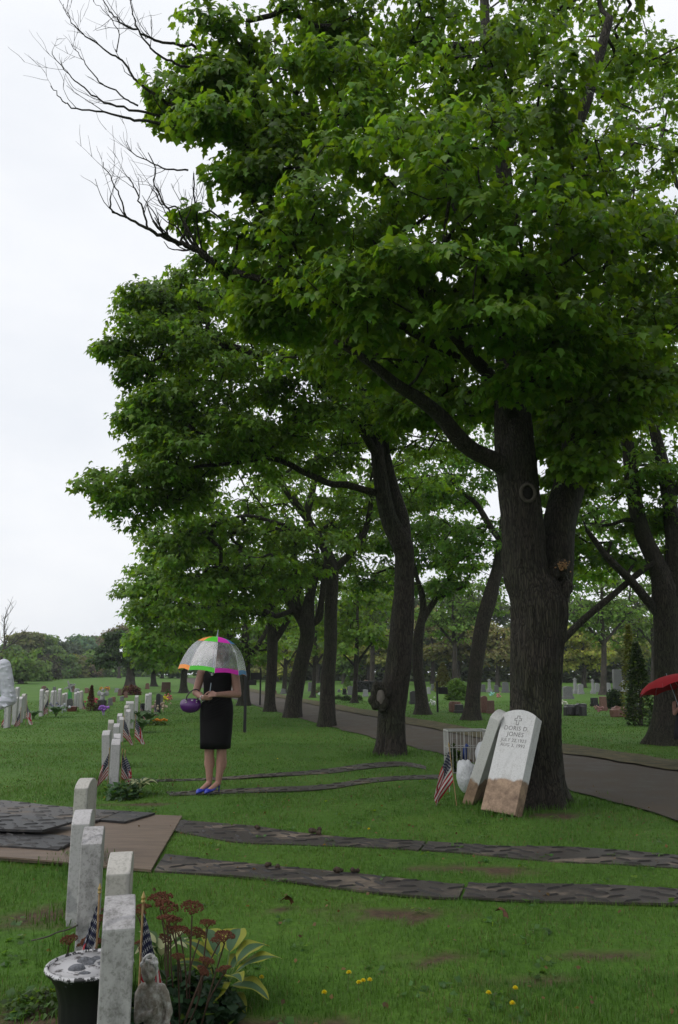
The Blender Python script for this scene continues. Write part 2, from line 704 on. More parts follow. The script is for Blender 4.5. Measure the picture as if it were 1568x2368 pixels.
LOD = {
    0: (np.array([(0, .36, .05), (0, .0, 0), (.34, -.02, -.05), (.31, .20, .02), (.56, .44, -.10), (.27, .55, .02), (0, 1, -.16),
                  (-.27, .55, .02), (-.56, .44, -.10), (-.31, .20, .02), (-.34, -.02, -.05)]),
        np.array([(0, i, i % 10 + 1) for i in range(1, 11)])),
    1: (np.array([(0, 0, 0), (.50, .34, -.06), (.19, .5, .03), (0, 1, -.09), (-.19, .5, .03), (-.50, .34, -.06)]),
        np.array([(0, 1, 2), (0, 2, 3), (0, 3, 4), (0, 4, 5)])),
    2: (np.array([(0, 0, 0), (.46, .45, -.08), (0, 1, 0), (-.46, .45, -.08)]),
        np.array([(0, 1, 2), (0, 2, 3)])),
}


def leaf_frames(rng, cl, outd, n, spread, size, droop=(50, 24), flat=.4):
    """positions and frames of n leaves on every cluster centre"""
    N = len(cl) * n
    c = np.repeat(cl, n, 0)
    o = np.repeat(outd, n, 0)
    az = rng.uniform(0, 2 * np.pi, N)
    hx = np.cos(az) + o[:, 0] * .8
    hy = np.sin(az) + o[:, 1] * .8
    az = np.arctan2(hy, hx)
    dl = np.radians(rng.normal(droop[0], droop[1], N))
    y = np.stack([np.cos(az) * np.cos(dl), np.sin(az) * np.cos(dl), -np.sin(dl)], 1)
    x = np.stack([-np.sin(az), np.cos(az), np.zeros(N)], 1)
    z = np.cross(y, x)
    roll = np.radians(rng.normal(0, 24, N))[:, None]
    x, z = x * np.cos(roll) + z * np.sin(roll), z * np.cos(roll) - x * np.sin(roll)
    rad = spread * np.sqrt(rng.uniform(.02, 1, N))
    pos = c + np.stack([np.cos(az) * rad, np.sin(az) * rad, rng.normal(0, flat * spread * .5, N) - rad * .25], 1)
    s = size * rng.uniform(.5, 1.2, N)
    return pos, x, y, z, s


def leaf_mesh(name, frames, cols, lod):
    pos, x, y, z, s = frames
    T, Fc = LOD[lod]
    V = pos[:, None, :] + s[:, None, None] * (T[None, :, 0, None] * x[:, None] + T[None, :, 1, None] * y[:, None] + T[None, :, 2, None] * z[:, None])
    n, k = len(pos), len(T)
    Fi = (np.arange(n)[:, None, None] * k + Fc[None]).reshape(-1, 3)
    return np_mesh(name, V.reshape(-1, 3), Fi, 3, np.repeat(cols, k, 0))


def grow(rng, nodes, rads, cl, step=.35, up=.18, r0=.006):
    """join every leaf cluster to the nearest wood with arching branches"""
    pos = [np.array(p) for p in nodes]
    par = [-1] * len(pos)
    n0 = len(pos)
    A = np.array(pos)
    d = np.sqrt(((cl[:, None, :] - A[None]) ** 2).sum(-1)).min(1)
    order = np.argsort(d)
    buf = np.zeros((n0 + len(cl) * 26 + 10, 3))
    buf[:n0] = A
    n = n0
    leafn = np.zeros(len(buf))
    for ci in order:
        c = cl[ci]
        dd = buf[:n] - c
        q = np.sqrt((dd ** 2).sum(1))
        q = q + np.clip(dd[:, 2], 0, None) * .8          # rather rise than drop
        j = int(np.argmin(q))
        a = buf[j]
        L = np.linalg.norm(c - a)
        k = max(1, min(24, int(L / step)))
        prev = j
        side = rng.normal(0, 1, 3)
        for i in range(1, k + 1):
            u = i / k
            p = a + (c - a) * u
            bend = math.sin(u * math.pi) * L
            p = p + np.array([side[0] * .06, side[1] * .06, -up * .6 + side[2] * .05]) * bend
            buf[n] = p
            par.append(prev)
            prev = n
            n += 1
        leafn[prev] += 1
    for i in range(n - 1, n0 - 1, -1):
        leafn[par[i]] += leafn[i]
    mbv, mbf = [], []
    S = 5
    cs = [(math.cos(2 * math.pi * k / S), math.sin(2 * math.pi * k / S)) for k in range(S)]
    rr = r0 * np.power(np.maximum(leafn, 1), .48)
    for i in range(n0, n):
        a, b = buf[par[i]], buf[i]
        ra, rb = (rr[i] * 1.05 if par[i] < n0 else rr[par[i]]), rr[i]
        ra = min(ra, rb * 1.6)
        t = b - a
        L = np.linalg.norm(t)
        if L < 1e-6:
            continue
        t = t / L
        u = np.cross(t, (0.31, .2, .93) if abs(t[2]) < .9 else (1, 0, 0))
        u /= np.linalg.norm(u)
        v = np.cross(t, u)
        o = len(mbv)
        a2 = a - t * ra * .3
        mbv += [a2 + (u * c_ + v * s_) * ra for c_, s_ in cs] + [b + (u * c_ + v * s_) * rb for c_, s_ in cs]
        mbf += [(o + k, o + (k + 1) % S, o + S + (k + 1) % S, o + S + k) for k in range(S)]
    return np.array(mbv), np.array(mbf)


def limb_pts(spec):
    """(px,py,Y,halfwidth px) -> world points and radii"""
    o = []
    for px, py, Y, hw in spec:
        p = P(px, py, Y)
        o.append((p, hw * mpp(p)))
    return o


def trunk_mesh(name, spec, sub=7, n=20, flare=1.55, seed=0, furrow=.035, lump=.08, base_z=-.12, fine=0.0):
    pts = limb_pts(spec)
    pP, pR = smooth_path(pts, sub)
    # root flare
    b = pP[0].copy()
    z0 = b.z
    P2, R2 = [], []
    if flare > 1:
        P2.append(Vector((b.x, b.y, z0 + base_z))); R2.append(pR[0] * flare * 1.12)
    for p, r in zip(pP, pR):
        h = max(p.z - z0, 0) / max(pR[0], .05)
        P2.append(p); R2.append(r * (1 + (flare - 1) * math.exp(-h * 1.3)))
    rnd = random.Random(seed)
    ph = [rnd.uniform(0, 6.28) for _ in range(6)]

    def wob(i, th, p):
        h = max(p.z - z0, 0)
        roots = (.16 * math.exp(-h * 3.2) * (math.sin(th * 5 + ph[0]) + .6 * math.sin(th * 3 + ph[1]))) if flare > 1 else 0
        lum = lump * mnoise.noise(Vector((math.cos(th) * 1.2 + seed, math.sin(th) * 1.2, p.z * 1.1)))
        fur = furrow * mnoise.noise(Vector((math.cos(th) * 7 + seed, math.sin(th) * 7, p.z * 1.3)))
        if fine:
            v_ = Vector((math.cos(th) * 9 + seed, math.sin(th) * 9, p.z * 1.9))
            fur += fine * (.35 - abs(mnoise.noise(v_)) * 1.5 - .5 * abs(mnoise.noise(v_ * 2.1)))
        return 1 + roots + lum + fur
    mb = MB().tube(P2, R2, n, True, wob)
    return mb, pP, pR


def pal(rng, n, base, var, yellow=0.12, ycol=(.16, .26, .016)):
    c = np.array(base)[None] * rng.normal(1, var, (n, 1)).clip(.55, 1.6)
    c = c * rng.normal(1, .06, (n, 3))
    y = rng.uniform(0, 1, n) < yellow
    c[y] = c[y] * .35 + np.array(ycol) * .65 * rng.uniform(.7, 1.1, (y.sum(), 1))
    return c.clip(.003, .5)


def tree(name, label, trunk, limbs=(), blobs=(), lod=1, leaf=.14, sub_n=8, cl_n=6, lv_n=26, spread=.3, base=(.114, .220, .027),
         seed=1, group='trees along the lane', trunk_kw=None, nside=20, cat='tree', single_leaves=0, sub_r=(.45, .75), yellow=.12,
         limb_sides=10, bark=None, lmat=None, r0=.006, step=.35, var=.22, hollow=.62, node_from=.55, droop=(50, 24), extra_wood=None):
    rng = np.random.default_rng(seed)
    rnd = random.Random(seed)
    bark = bark or BARK
    lmat = lmat or LEAF
    b0 = limb_pts(trunk)[0][0]
    root = thing(name, label, cat, (b0.x, b0.y, b0.z), 0, group)
    off = Vector(root.location)
    nodes, rads = [], []

    def put(o):
        o.parent = root
        o.matrix_parent_inverse = Matrix.Translation(-off)
        return o
    kw = dict(n=nside, seed=seed)
    kw.update(trunk_kw or {})
    mb, pP, pR = trunk_mesh('trunk', trunk, **kw)
    put(mb.build('trunk', bark, smooth=True))
    k0 = int(len(pP) * node_from)
    nodes += [tuple(p) for p in pP[k0:]]
    rads += pR[k0:]
    for li, L in enumerate(limbs):
        mb, lP, lR = trunk_mesh('limb', L, sub=6, n=limb_sides, flare=1, seed=seed * 7 + li, furrow=.04, lump=.12)
        put(mb.build('limb', bark, smooth=True))
        q = max(1, int(len(lP) * .25))
        nodes += [tuple(p) for p in lP[q:]]
        rads += lR[q:]
    if blobs:
        cls, outs, shade = [], [], []
        for bi, B in enumerate(blobs):
            px, py, Y, rpx = B[:4]
            asp = B[4] if len(B) > 4 else (1, 1, .8)
            mul = B[5] if len(B) > 5 else 1.0
            c = np.array(P(px, py, Y))
            r = rpx * mpp(c)
            ns = max(2, int(round(sub_n * mul)))
            for _ in range(ns):
                v = rng.normal(0, 1, 3)
                v /= np.linalg.norm(v)
                rr = r * (hollow + (1 - hollow) * rng.uniform(0, 1)) * (1 if rng.uniform() < .72 else rng.uniform(.2, .9))
                sc_ = c + v * rr * np.array(asp)
                sr = r * rng.uniform(*sub_r)
                ncl = max(2, int(round(cl_n * rng.uniform(.6, 1.4))))
                vv = rng.normal(0, 1, (ncl, 3))
                vv[:, 2] = np.abs(vv[:, 2]) * .9 - .25
                vv /= np.linalg.norm(vv, axis=1)[:, None]
                pp = sc_ + vv * sr * rng.uniform(.55, 1.0, (ncl, 1)) * np.array([1, 1, .62])
                cls.append(pp)
                oo = pp - c
                oo /= np.linalg.norm(oo, axis=1)[:, None] + 1e-9
                outs.append(oo)
                shade.append(np.full(ncl, rng.normal(1, .13)))
        cls, outs, shade = np.concatenate(cls), np.concatenate(outs), np.concatenate(shade)
        wv, wf = grow(rng, nodes, rads, cls, step=step, r0=r0)
        me = np_mesh('branches', wv, wf, 4, None, True)
        put(obj('branches', me, bark))['kind'] = 'stuff'
        fr = leaf_frames(rng, cls, outs, lv_n, spread, leaf, droop)
        cols = pal(rng, len(fr[0]), base, var, yellow) * np.repeat(shade, lv_n)[:, None]
        if single_leaves:
            # the leaves that show largest from the path become leaves of their own
            dist = np.linalg.norm(fr[0] - np.array((0, 0, H)), axis=1)
            zc = fr[0][:, 1] * _cp + (fr[0][:, 2] - H) * _sp
            u = 784 + fr[0][:, 0] / zc * F
            vpx = 1184 - (-fr[0][:, 1] * _sp + (fr[0][:, 2] - H) * _cp) / zc * F
            ok = (u > 20) & (u < 1550) & (vpx > 20) & (vpx < 2300)
            dist[~ok] = 1e9
            pick = np.argsort(dist / fr[4])[:single_leaves]
            T, Fc = LOD[lod]
            mes = []
            for v_ in range(6):
                cc = np.repeat(pal(rng, 1, base, .2, .2), len(T), 0)
                me = np_mesh('leaf', T, Fc, 3, cc)
                me.materials.append(lmat)
                mes.append(me)
            for q, i in enumerate(pick):
                Mx = Matrix(((fr[1][i][0], fr[2][i][0], fr[3][i][0], fr[0][i][0]),
                             (fr[1][i][1], fr[2][i][1], fr[3][i][1], fr[0][i][1]),
                             (fr[1][i][2], fr[2][i][2], fr[3][i][2], fr[0][i][2]), (0, 0, 0, 1)))
                Mx = Mx @ Matrix.Scale(float(fr[4][i]), 4)
                o = obj('leaf', mes[q % 6])
                o.parent = root
                o.matrix_parent_inverse = Matrix.Translation(-off)
                o.matrix_basis = Mx
            keep = np.ones(len(dist), bool)
            keep[pick] = False
            fr = tuple(a[keep] for a in fr)
            cols = cols[keep]
        me = leaf_mesh('crown', fr, cols, lod)
        put(obj('crown', me, lmat))['kind'] = 'stuff'
    if extra_wood:
        extra_wood(put, rng)
    return root


# zoom-sheet readings -> survey pixels
def z1(x, y): return 501.8 + x / 3.0214, 940.8 + y / 3.0214
def z2(x, y): return 940.8 + x / 2.5, 940.8 + y / 2.5
def z6(x, y): return 62.7 + x / 2.5, y / 2.5


def S(fn, pts, Y, hws):
    if not hasattr(Y, '__len__'):
        Y = [Y] * len(pts)
    if not hasattr(hws, '__len__'):
        hws = [hws] * len(pts)
    return [(*fn(*p), y, h) for p, y, h in zip(pts, Y, hws)]


# ---- 1: the big double-stemmed maple, headstones leaning on it
Y1 = 9.35
T1_trunk = S(z2, [(745, 2290), (748, 2000), (748, 1700), (755, 1400), (762, 1150), (690, 950), (672, 700), (645, 500), (625, 320), (612, 100), (600, -150), (590, -420), (610, -700)],
             [Y1, Y1, Y1, Y1, Y1, Y1, Y1, Y1, Y1, Y1 + .1, Y1 + .2, Y1 + .2, Y1 + .2], [58, 58, 59, 60, 66, 52, 46, 45, 46, 42, 36, 28, 16])
T1_limbs = [
    S(z2, [(800, 1250), (868, 1000), (880, 700), (930, 480), (975, 250), (985, 50), (990, -250), (1000, -600)], [Y1 + .1, Y1 + .15, Y1 + .2, Y1 + .25, Y1 + .3, Y1 + .3, Y1 + .3, Y1 + .3], [34, 36, 38, 36, 33, 30, 24, 12]),
    S(z2, [(640, 420), (520, 320), (380, 250), (290, 170), (200, 60), (80, -40), (-60, -130), (-220, -260), (-420, -380)], [Y1, Y1 - .15, Y1 - .3, Y1 - .5, Y1 - .7, Y1 - .9, Y1 - 1.1, Y1 - 1.3, Y1 - 1.4], [22, 21, 19, 19, 17, 15, 13, 10, 6]),
    S(z2, [(610, 60), (560, -60), (470, -190), (340, -330), (200, -500), (60, -700)], [Y1, Y1 - .4, Y1 - .8, Y1 - 1.2, Y1 - 1.5, Y1 - 1.7], [18, 17, 15, 12, 9, 5]),
    [(1300, 620, Y1 + .2, 22), (1306, 420, Y1 + .2, 19), (1322, 330, Y1 + .1, 17), (1355, 230, Y1, 15), (1385, 130, Y1 - .1, 12), (1410, 40, Y1 - .2, 9)],
    [(1385, 225, Y1 - .05, 5), (1405, 212, Y1 - .1, 4), (1410, 200, Y1 - .1, 2)],
    [(1175, 560, Y1 + .2, 22), (1160, 330, Y1 + .3, 17), (1135, 180, Y1 + .3, 13), (1122, 40, Y1 + .3, 11), (1118, -100, Y1 + .3, 9)],
    [(1060, 830, Y1 - .8, 11), (900, 740, Y1 - 1.1, 10), (740, 690, Y1 - 1.2, 9), (600, 645, Y1 - 1.2, 8), (540, 628, Y1 - 1.2, 8)],
    [(1140, 500, Y1, 14), (1000, 380, Y1 - .4, 11), (840, 300, Y1 - .7, 8), (660, 260, Y1 - .9, 6), (540, 255, Y1 - .9, 5)],
]
D = lambda l: [(*z6(x, y), Y1 - .9 - .1 * k, h) for k, (x, y, h) in enumerate(l)]
T1_dead = [
    D([(1100, 760, 5), (1000, 740, 4.5), (800, 720, 4), (620, 690, 3.2), (480, 655, 2.4), (280, 625, 1.8), (190, 565, 1.3), (140, 500, .8)]),
    D([(860, 700, 4), (640, 640, 3), (450, 590, 2.3), (330, 510, 1.8), (240, 430, 1.4), (140, 300, .8)]),
    D([(640, 610, 2.5), (560, 560, 2), (430, 480, 1.7), (370, 410, 1.4), (300, 320, 1), (260, 260, .7)]),
    D([(1030, 690, 6), (900, 650, 5), (800, 590, 4), (640, 470, 3.2), (545, 350, 2.4), (460, 300, 2), (340, 210, 1.6), (260, 130, 1.2), (210, 30, .7)]),
    D([(1000, 270, 4), (850, 255, 3.2), (740, 235, 2.8), (640, 180, 2.3), (550, 140, 1.9), (490, 80, 1.5), (430, -10, 1)]),
    D([(1020, 410, 3.5), (860, 370, 3), (740, 300, 2.4), (650, 200, 2), (610, 60, 1.3), (600, -20, .9)]),
    D([(1200, 1610, 11), (1100, 1540, 10), (1020, 1470, 8.5), (920, 1420, 6.5), (800, 1370, 5), (690, 1320, 4), (570, 1260, 3), (490, 1215, 2.2), (485, 1130, 1.2)]),
    D([(800, 1370, 3), (825, 1240, 2.4), (750, 1100, 2), (740, 970, 1.5), (700, 880, 1)]),
    D([(700, 1325, 2.6), (660, 1180, 2), (620, 1080, 1.6), (570, 1010, 1)]),
    D([(575, 1262, 2.2), (540, 1150, 1.7), (490, 1040, 1.3), (435, 935, .8)]),
    D([(885, 1400, 3.2), (945, 1280, 2.6), (880, 1200, 2), (790, 1190, 1.6), (720, 1080, 1)]),
    D([(930, 980, 2.4), (820, 985, 2), (720, 940, 1.6), (620, 890, 1.2), (565, 810, .7)]),
    D([(1060, 1500, 3), (1000, 1410, 2.4), (970, 1200, 2), (960, 1000, 1.4)]),
    D([(520, 300, 1.4), (530, 200, 1.1), (480, 100, .8), (390, 10, .5)]),
]


def t1_extra(put, rng):
    rnd = random.Random(12)

    def twigs(mb, path, rad, depth):
        n = len(path)
        for i in range(max(1, n // 5), n):
            if rnd.random() > (.34 if depth == 0 else .42):
                continue
            p = path[i]
            tdir = (path[i] - path[i - 1]).normalized()
            sd = Vector((rnd.gauss(0, 1), rnd.gauss(0, .8), rnd.gauss(.35, .7)))
            d = (tdir * 1.0 + sd.normalized() * .75).normalized()
            L = rnd.uniform(.18, .5) * (1 if depth == 0 else .55)
            q = [p]
            for k in range(5):
                d = (d + Vector((rnd.gauss(0, .16), rnd.gauss(0, .16), rnd.gauss(.10, .14)))).normalized()
                q.append(q[-1] + d * L / 5)
            r = max(rad[i] * .5, .0028)
            mb.tube(q, [r * (1 - .55 * k / 5) for k in range(6)], 4)
            if depth < 1:
                twigs(mb, q, [r] * 6, depth + 1)
    for sp in T1_dead:
        pts = limb_pts(sp)
        pP, pR = smooth_path(pts, 5)
        pP = [p + Vector((rnd.gauss(0, .008), rnd.gauss(0, .008), rnd.gauss(0, .008))) for p in pP]
        mb = MB().tube(pP, [max(r, .003) for r in pR], 6)
        twigs(mb, pP, pR, 0)
        o = put(mb.build('dead_branch', BARK, smooth=True))
        o['label'] = 'bare dead branch with fine twigs'
    # pruning scar: a ring of callus round a hollow
    c = P(1220, 1140, Y1 - .245)
    mb = MB()
    pts = [c + Vector((math.cos(a) * .085, -.015, math.sin(a) * .105)) for a in np.linspace(0, 2 * math.pi, 25)]
    mb.tube(pts, .021, 8, False)
    ring = put(mb.build('knot_ring', mat('callus', (.075, .063, .053), .85, scale=20, bump=.4), smooth=True))
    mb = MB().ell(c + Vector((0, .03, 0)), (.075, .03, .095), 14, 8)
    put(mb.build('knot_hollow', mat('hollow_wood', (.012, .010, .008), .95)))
    # burrs on the stem
    mb = MB()
    rn = random.Random(3)
    for (px, py, r) in [(1310, 1358, .08), (1302, 1334, .06), (1290, 1318, .08)]:
        q = P(px, py, Y1 - .1)
        for k in range(5):
            mb.ell(q + Vector((rn.gauss(0, r * .35), rn.gauss(0, .05), rn.gauss(0, r * .5))), (r * .75, r * .75, r * rn.uniform(.7, 1.2)), 10, 7)
    me = remeshed(mb, 'burr', .016, 3)
    put(obj('burr', me, BARK))
    mb = MB()
    q = P(1301, 1308, Y1 - .28)
    for k in range(60):
        mb.ell(q + Vector((rn.gauss(0, .035), rn.gauss(0, .03), rn.gauss(0, .022))), rn.uniform(.007, .014), 6, 4)
    put(mb.build('dry_fungus', mat('fungus', (.30, .17, .08), .9), smooth=True))


T1_blobs = [
    (410, 215, Y1 - .9, 80, (1, 1, .8), .7), (500, 150, Y1 - .8, 105, (1, 1.1, .8), .8), (600, 210, Y1 - .9, 130), (520, 330, Y1 - 1, 110, (1, 1, .7), .8), (640, 390, Y1 - 1, 140),
    (560, 480, Y1 - .9, 110, (1, 1, .9), .8), (700, 110, Y1 - .5, 140), (860, 60, Y1, 160), (820, 220, Y1 - 1.3, 170), (760, 480, Y1 - 1.6, 170),
    (640, 620, Y1 - 1.2, 130, (1.1, 1, .8)), (700, 700, Y1 - 1.2, 130, (1.2, 1, .7)), (860, 660, Y1 - 1.8, 170), (1000, 350, Y1 - 2, 190), (1010, 120, Y1 - .8, 190), (1020, 560, Y1 - 2.3, 180),
    (1180, 330, Y1 - 2, 180), (1180, 130, Y1 - .6, 170), (1230, 560, Y1 - 2.2, 180), (1120, 740, Y1 - 2, 160), (930, 790, Y1 - 1.0, 140, (1.2, .9, .7)), (1300, 720, Y1 - 1.8, 150),
    (1270, 840, Y1 - 1.3, 110, (1, 1, .8)), (1090, 880, Y1 + .7, 120, (1.1, .8, .7)), (1400, 560, Y1 - 1, 170), (1460, 380, Y1 + .4, 170), (1480, 760, Y1 - .3, 150), (1390, 870, Y1 - .6, 120),
    (1330, 100, Y1 + .8, 150, (1, 1, 1), .6), (1500, 160, Y1 + 1.2, 170, (1, 1, 1), .7), (1340, 1050, Y1 - .35, 50, (1, 1, 1.2), .5), (1270, 940, Y1 + .9, 70, (1.2, 1, .9), .7), (1190, 900, Y1 + .9, 80, (1.1, 1, .9), .7), (1360, 960, Y1 - .5, 60, (1, 1, .9), .7), (1000, 950, Y1 + .8, 90, (1.3, 1, .6), .7),
    # the far half of the crown
    (700, 300, Y1 + 1.8, 170), (900, 420, Y1 + 2.2, 190), (1150, 420, Y1 + 2.4, 200), (1000, 660, Y1 + 2.2, 190, (1.2, 1.2, .8)), (1350, 500, Y1 + 2.4, 200), (1450, 700, Y1 + 2.4, 180),
    (1200, 720, Y1 + 2.4, 180), (800, 620, Y1 + 2, 170), (1250, 180, Y1 + 2.5, 180), (950, 180, Y1 + 2.4, 180), (1400, 900, Y1 + 2.0, 130), (1290, 990, Y1 + 2.4, 90), (1310, 1090, Y1 + 3.0, 70, (1, 1, 1), .7), (860, 840, Y1 + 1.4, 130, (1.3, 1, .7)),
]
tree('maple_tree', 'largest maple, its forked trunk propping up two leaning headstones', T1_trunk, T1_limbs, T1_blobs, lod=0, leaf=.108, sub_n=9, cl_n=6,
     lv_n=31, spread=.27, seed=11, nside=110, single_leaves=300, sub_r=(.28, .55), extra_wood=t1_extra, limb_sides=14, step=.22, r0=.0045, base=(.112, .218, .026), yellow=.24,
     trunk_kw=dict(flare=1.42, sub=22, lump=.10, fine=.075))

# ---- 2: maple with the burl at its foot
Y2 = 14.7
T2_trunk = S(z1, [(1212, 2430), (1218, 2300), (1225, 2100), (1262, 1850), (1278, 1700), (1292, 1500), (1308, 1300), (1310, 1050), (1290, 960), (1200, 780), (1150, 560), (1120, 320), (1110, 100), (1100, -200), (1090, -500)],
             Y2, [32, 31, 31, 29, 28, 27, 23, 22, 25, 19, 17, 15, 12, 9, 5])
T2_limbs = [
    S(z1, [(1310, 1010), (1300, 800), (1240, 600), (1195, 420), (1170, 250), (1150, 0)], [Y2, Y2 + .2, Y2 + .3, Y2 + .3, Y2 + .3, Y2 + .3], [18, 16, 14, 12, 10, 6]),
    S(z1, [(1110, 600), (1060, 590), (900, 545), (800, 540), (690, 495), (600, 455), (500, 400), (380, 360), (300, 372), (150, 390), (0, 405), (-120, 415), (-240, 440)],
      [Y2, Y2 - .1, Y2 - .3, Y2 - .5, Y2 - .7, Y2 - .9, Y2 - 1, Y2 - 1.1, Y2 - 1.2, Y2 - 1.3, Y2 - 1.4, Y2 - 1.5, Y2 - 1.6], [9, 8.5, 8, 7.5, 7.5, 7, 7, 6.5, 5, 4.5, 4.5, 4, 2.5]),
    S(z1, [(370, 360), (330, 290), (270, 220), (180, 185), (60, 175), (-60, 200), (-200, 150)], [Y2 - 1.1, Y2 - 1.1, Y2 - 1.2, Y2 - 1.3, Y2 - 1.5, Y2 - 1.6, Y2 - 1.7], [5.5, 5, 4.5, 4, 3.5, 3, 2]),
    S(z1, [(1120, 350), (1000, 150), (820, -50), (600, -250), (380, -420)], [Y2, Y2 - .4, Y2 - .8, Y2 - 1.2, Y2 - 1.5], [10, 9, 8, 6, 4]),
    S(z1, [(1110, 120), (1000, -200), (850, -500), (700, -750)], [Y2, Y2 - .3, Y2 - .6, Y2 - .9], [9, 7, 6, 4]),
]


def t2_extra(put, rng):
    rn = random.Random(8)
    mb = MB()
    b0 = P(*z1(1140, 2030), Y2 - .22)
    for k in range(16):
        a = k / 16 * 6.28
        mb.ell(b0 + Vector((math.cos(a) * .13 + rn.gauss(0, .02), -.02, math.sin(a) * .22 + rn.gauss(0, .03))), (.07, .10, .085), 10, 7)
    mb.ell(b0 + Vector((.05, .06, 0)), (.15, .12, .24), 12, 8)
    put(obj('burl', remeshed(mb, 'burl', .018, 3), BARK))
    mb = MB().ell(b0 + Vector((0, -.055, .0)), (.085, .05, .16), 12, 8)
    put(mb.build('scar_wood', mat('scar_wood', (.16, .14, .125), .8, scale=9, stretch=(1, 1, .3), bump=.5), smooth=True))


T2_blobs = [
    (262, 1105, Y2 - 1.8, 62, (1, 1, .8), .8), (300, 1165, Y2 - 1.7, 55, (1, 1, .9), .8), (360, 1080, Y2 - 1.6, 85), (440, 1060, Y2 - 1.5, 95), (335, 1010, Y2 - 1.6, 70), (370, 930, Y2 - 1.6, 70),
    (330, 850, Y2 - 1.6, 45, (1.2, 1, .6), .6), (285, 800, Y2 - 1.7, 40, (1.3, 1, .5), .5), (370, 780, Y2 - 1.5, 80), (330, 700, Y2 - 1.4, 55), (420, 690, Y2 - 1.3, 95), (470, 850, Y2 - 1.5, 110), (450, 960, Y2 - 1.5, 100), (550, 740, Y2 - 1.4, 110),
    (520, 650, Y2 - 1, 80, (1.2, 1, .8)), (600, 900, Y2 - 1.6, 130), (560, 1030, Y2 - 1.3, 100), (700, 820, Y2 - 1.2, 140), (690, 1000, Y2 - 1.2, 110, (1.2, 1, .7)), (840, 920, Y2 - 1, 130, (1.2, 1, .7)), (850, 760, Y2 - .4, 140),
    (1000, 900, Y2, 140), (980, 1010, Y2 + .4, 100, (1.3, 1, .7), .7), (740, 620, Y2, 130), (420, 1140, Y2 - 1.2, 60, (1.2, 1, .6), .7),
    (700, 700, Y2 + 1.8, 150), (560, 850, Y2 + 1.4, 130), (850, 850, Y2 + 1.8, 150), (480, 1010, Y2 + .6, 100, (1.3, 1, .7)), (1050, 780, Y2 + 1.5, 160), (660, 1030, Y2 + 1.4, 110, (1.3, 1, .6)), (420, 820, Y2 + .8, 100), (400, 1000, Y2 + .4, 80), (500, 720, Y2 + 1, 100), (760, 960, Y2 + 1.6, 110, (1.3, 1, .7)), (940, 960, Y2 + 1.8, 100, (1.3, 1, .7)),
]
tree('maple_tree', 'maple with a bulging burl low on its trunk, second from the leaning headstones', T2_trunk, T2_limbs, T2_blobs, lod=1, leaf=.128, sub_n=9, cl_n=6, lv_n=29,
     spread=.30, seed=22, nside=80, sub_r=(.3, .55), extra_wood=t2_extra, step=.3, r0=.005, trunk_kw=dict(flare=1.2, sub=14, fine=.07))

# ---- 3 onwards down the row
Y3 = 22.2
T3_trunk = S(z1, [(765, 2240), (768, 2100), (775, 1900), (792, 1700), (795, 1500), (800, 1300), (800, 1130), (770, 1020), (700, 900), (630, 770), (660, 620), (685, 480), (700, 300), (720, 100)],
             Y3, [20, 18, 16.5, 15, 15, 15, 16, 12, 11, 10, 8, 7, 6, 4])
T3_limbs = [S(z1, [(640, 790), (560, 690), (490, 590), (430, 500), (395, 440)], [Y3, Y3 - .1, Y3 - .2, Y3 - .3, Y3 - .3], [9, 9, 8, 7, 6]),
            S(z1, [(820, 1130), (900, 1060), (1000, 940), (1050, 820), (1080, 650), (1085, 560)], [Y3, Y3, Y3 - .1, Y3 - .2, Y3 - .2, Y3 - .2], [9, 8, 7.5, 7, 6, 4]),
            S(z1, [(740, 960), (560, 860), (380, 800), (200, 760), (60, 800)], [Y3, Y3 - .7, Y3 - 1.3, Y3 - 1.8, Y3 - 2.2], [6, 5, 4.5, 4, 2.5])]
T3_blobs = [(430, 1230, Y3 - 2, 75), (390, 1290, Y3 - 2.2, 65), (500, 1200, Y3 - 2, 90), (450, 1340, Y3 - 2, 80, (1.2, 1, .7)), (560, 1270, Y3 - 1.6, 90), (640, 1180, Y3 - 1.2, 95), (600, 1080, Y3 - .6, 90),
            (700, 1260, Y3 - 1, 80, (1.2, 1, .6)), (760, 1120, Y3, 90), (840, 1170, Y3 + .4, 80), (520, 1130, Y3 - .8, 80), (680, 1330, Y3 - .5, 60, (1.3, 1, .6), .7), (560, 1350, Y3 - 1.2, 65, (1.3, 1, .6)),
            (700, 1080, Y3 + 1.5, 110), (860, 1060, Y3 + 1.2, 100), (960, 1090, Y3 + 1.6, 80), (620, 1000, Y3 + 1, 100), (780, 1000, Y3 + 1.2, 100), (900, 1140, Y3 + 2, 70), (400, 1250, Y3 - 1.4, 70), (560, 1220, Y3 + 1.2, 110), (800, 1230, Y3 + 1.6, 80), (480, 1280, Y3 + .8, 90)]
tree('maple_tree', 'slim straight-stemmed maple forking into a wide V above a ring-shaped scar', T3_trunk, T3_limbs, T3_blobs, lod=1, leaf=.17, sub_n=9, cl_n=5, lv_n=20, spread=.34, seed=33,
     nside=20, sub_r=(.3, .55), r0=.006, trunk_kw=dict(flare=1.12), base=(.116, .222, .027))

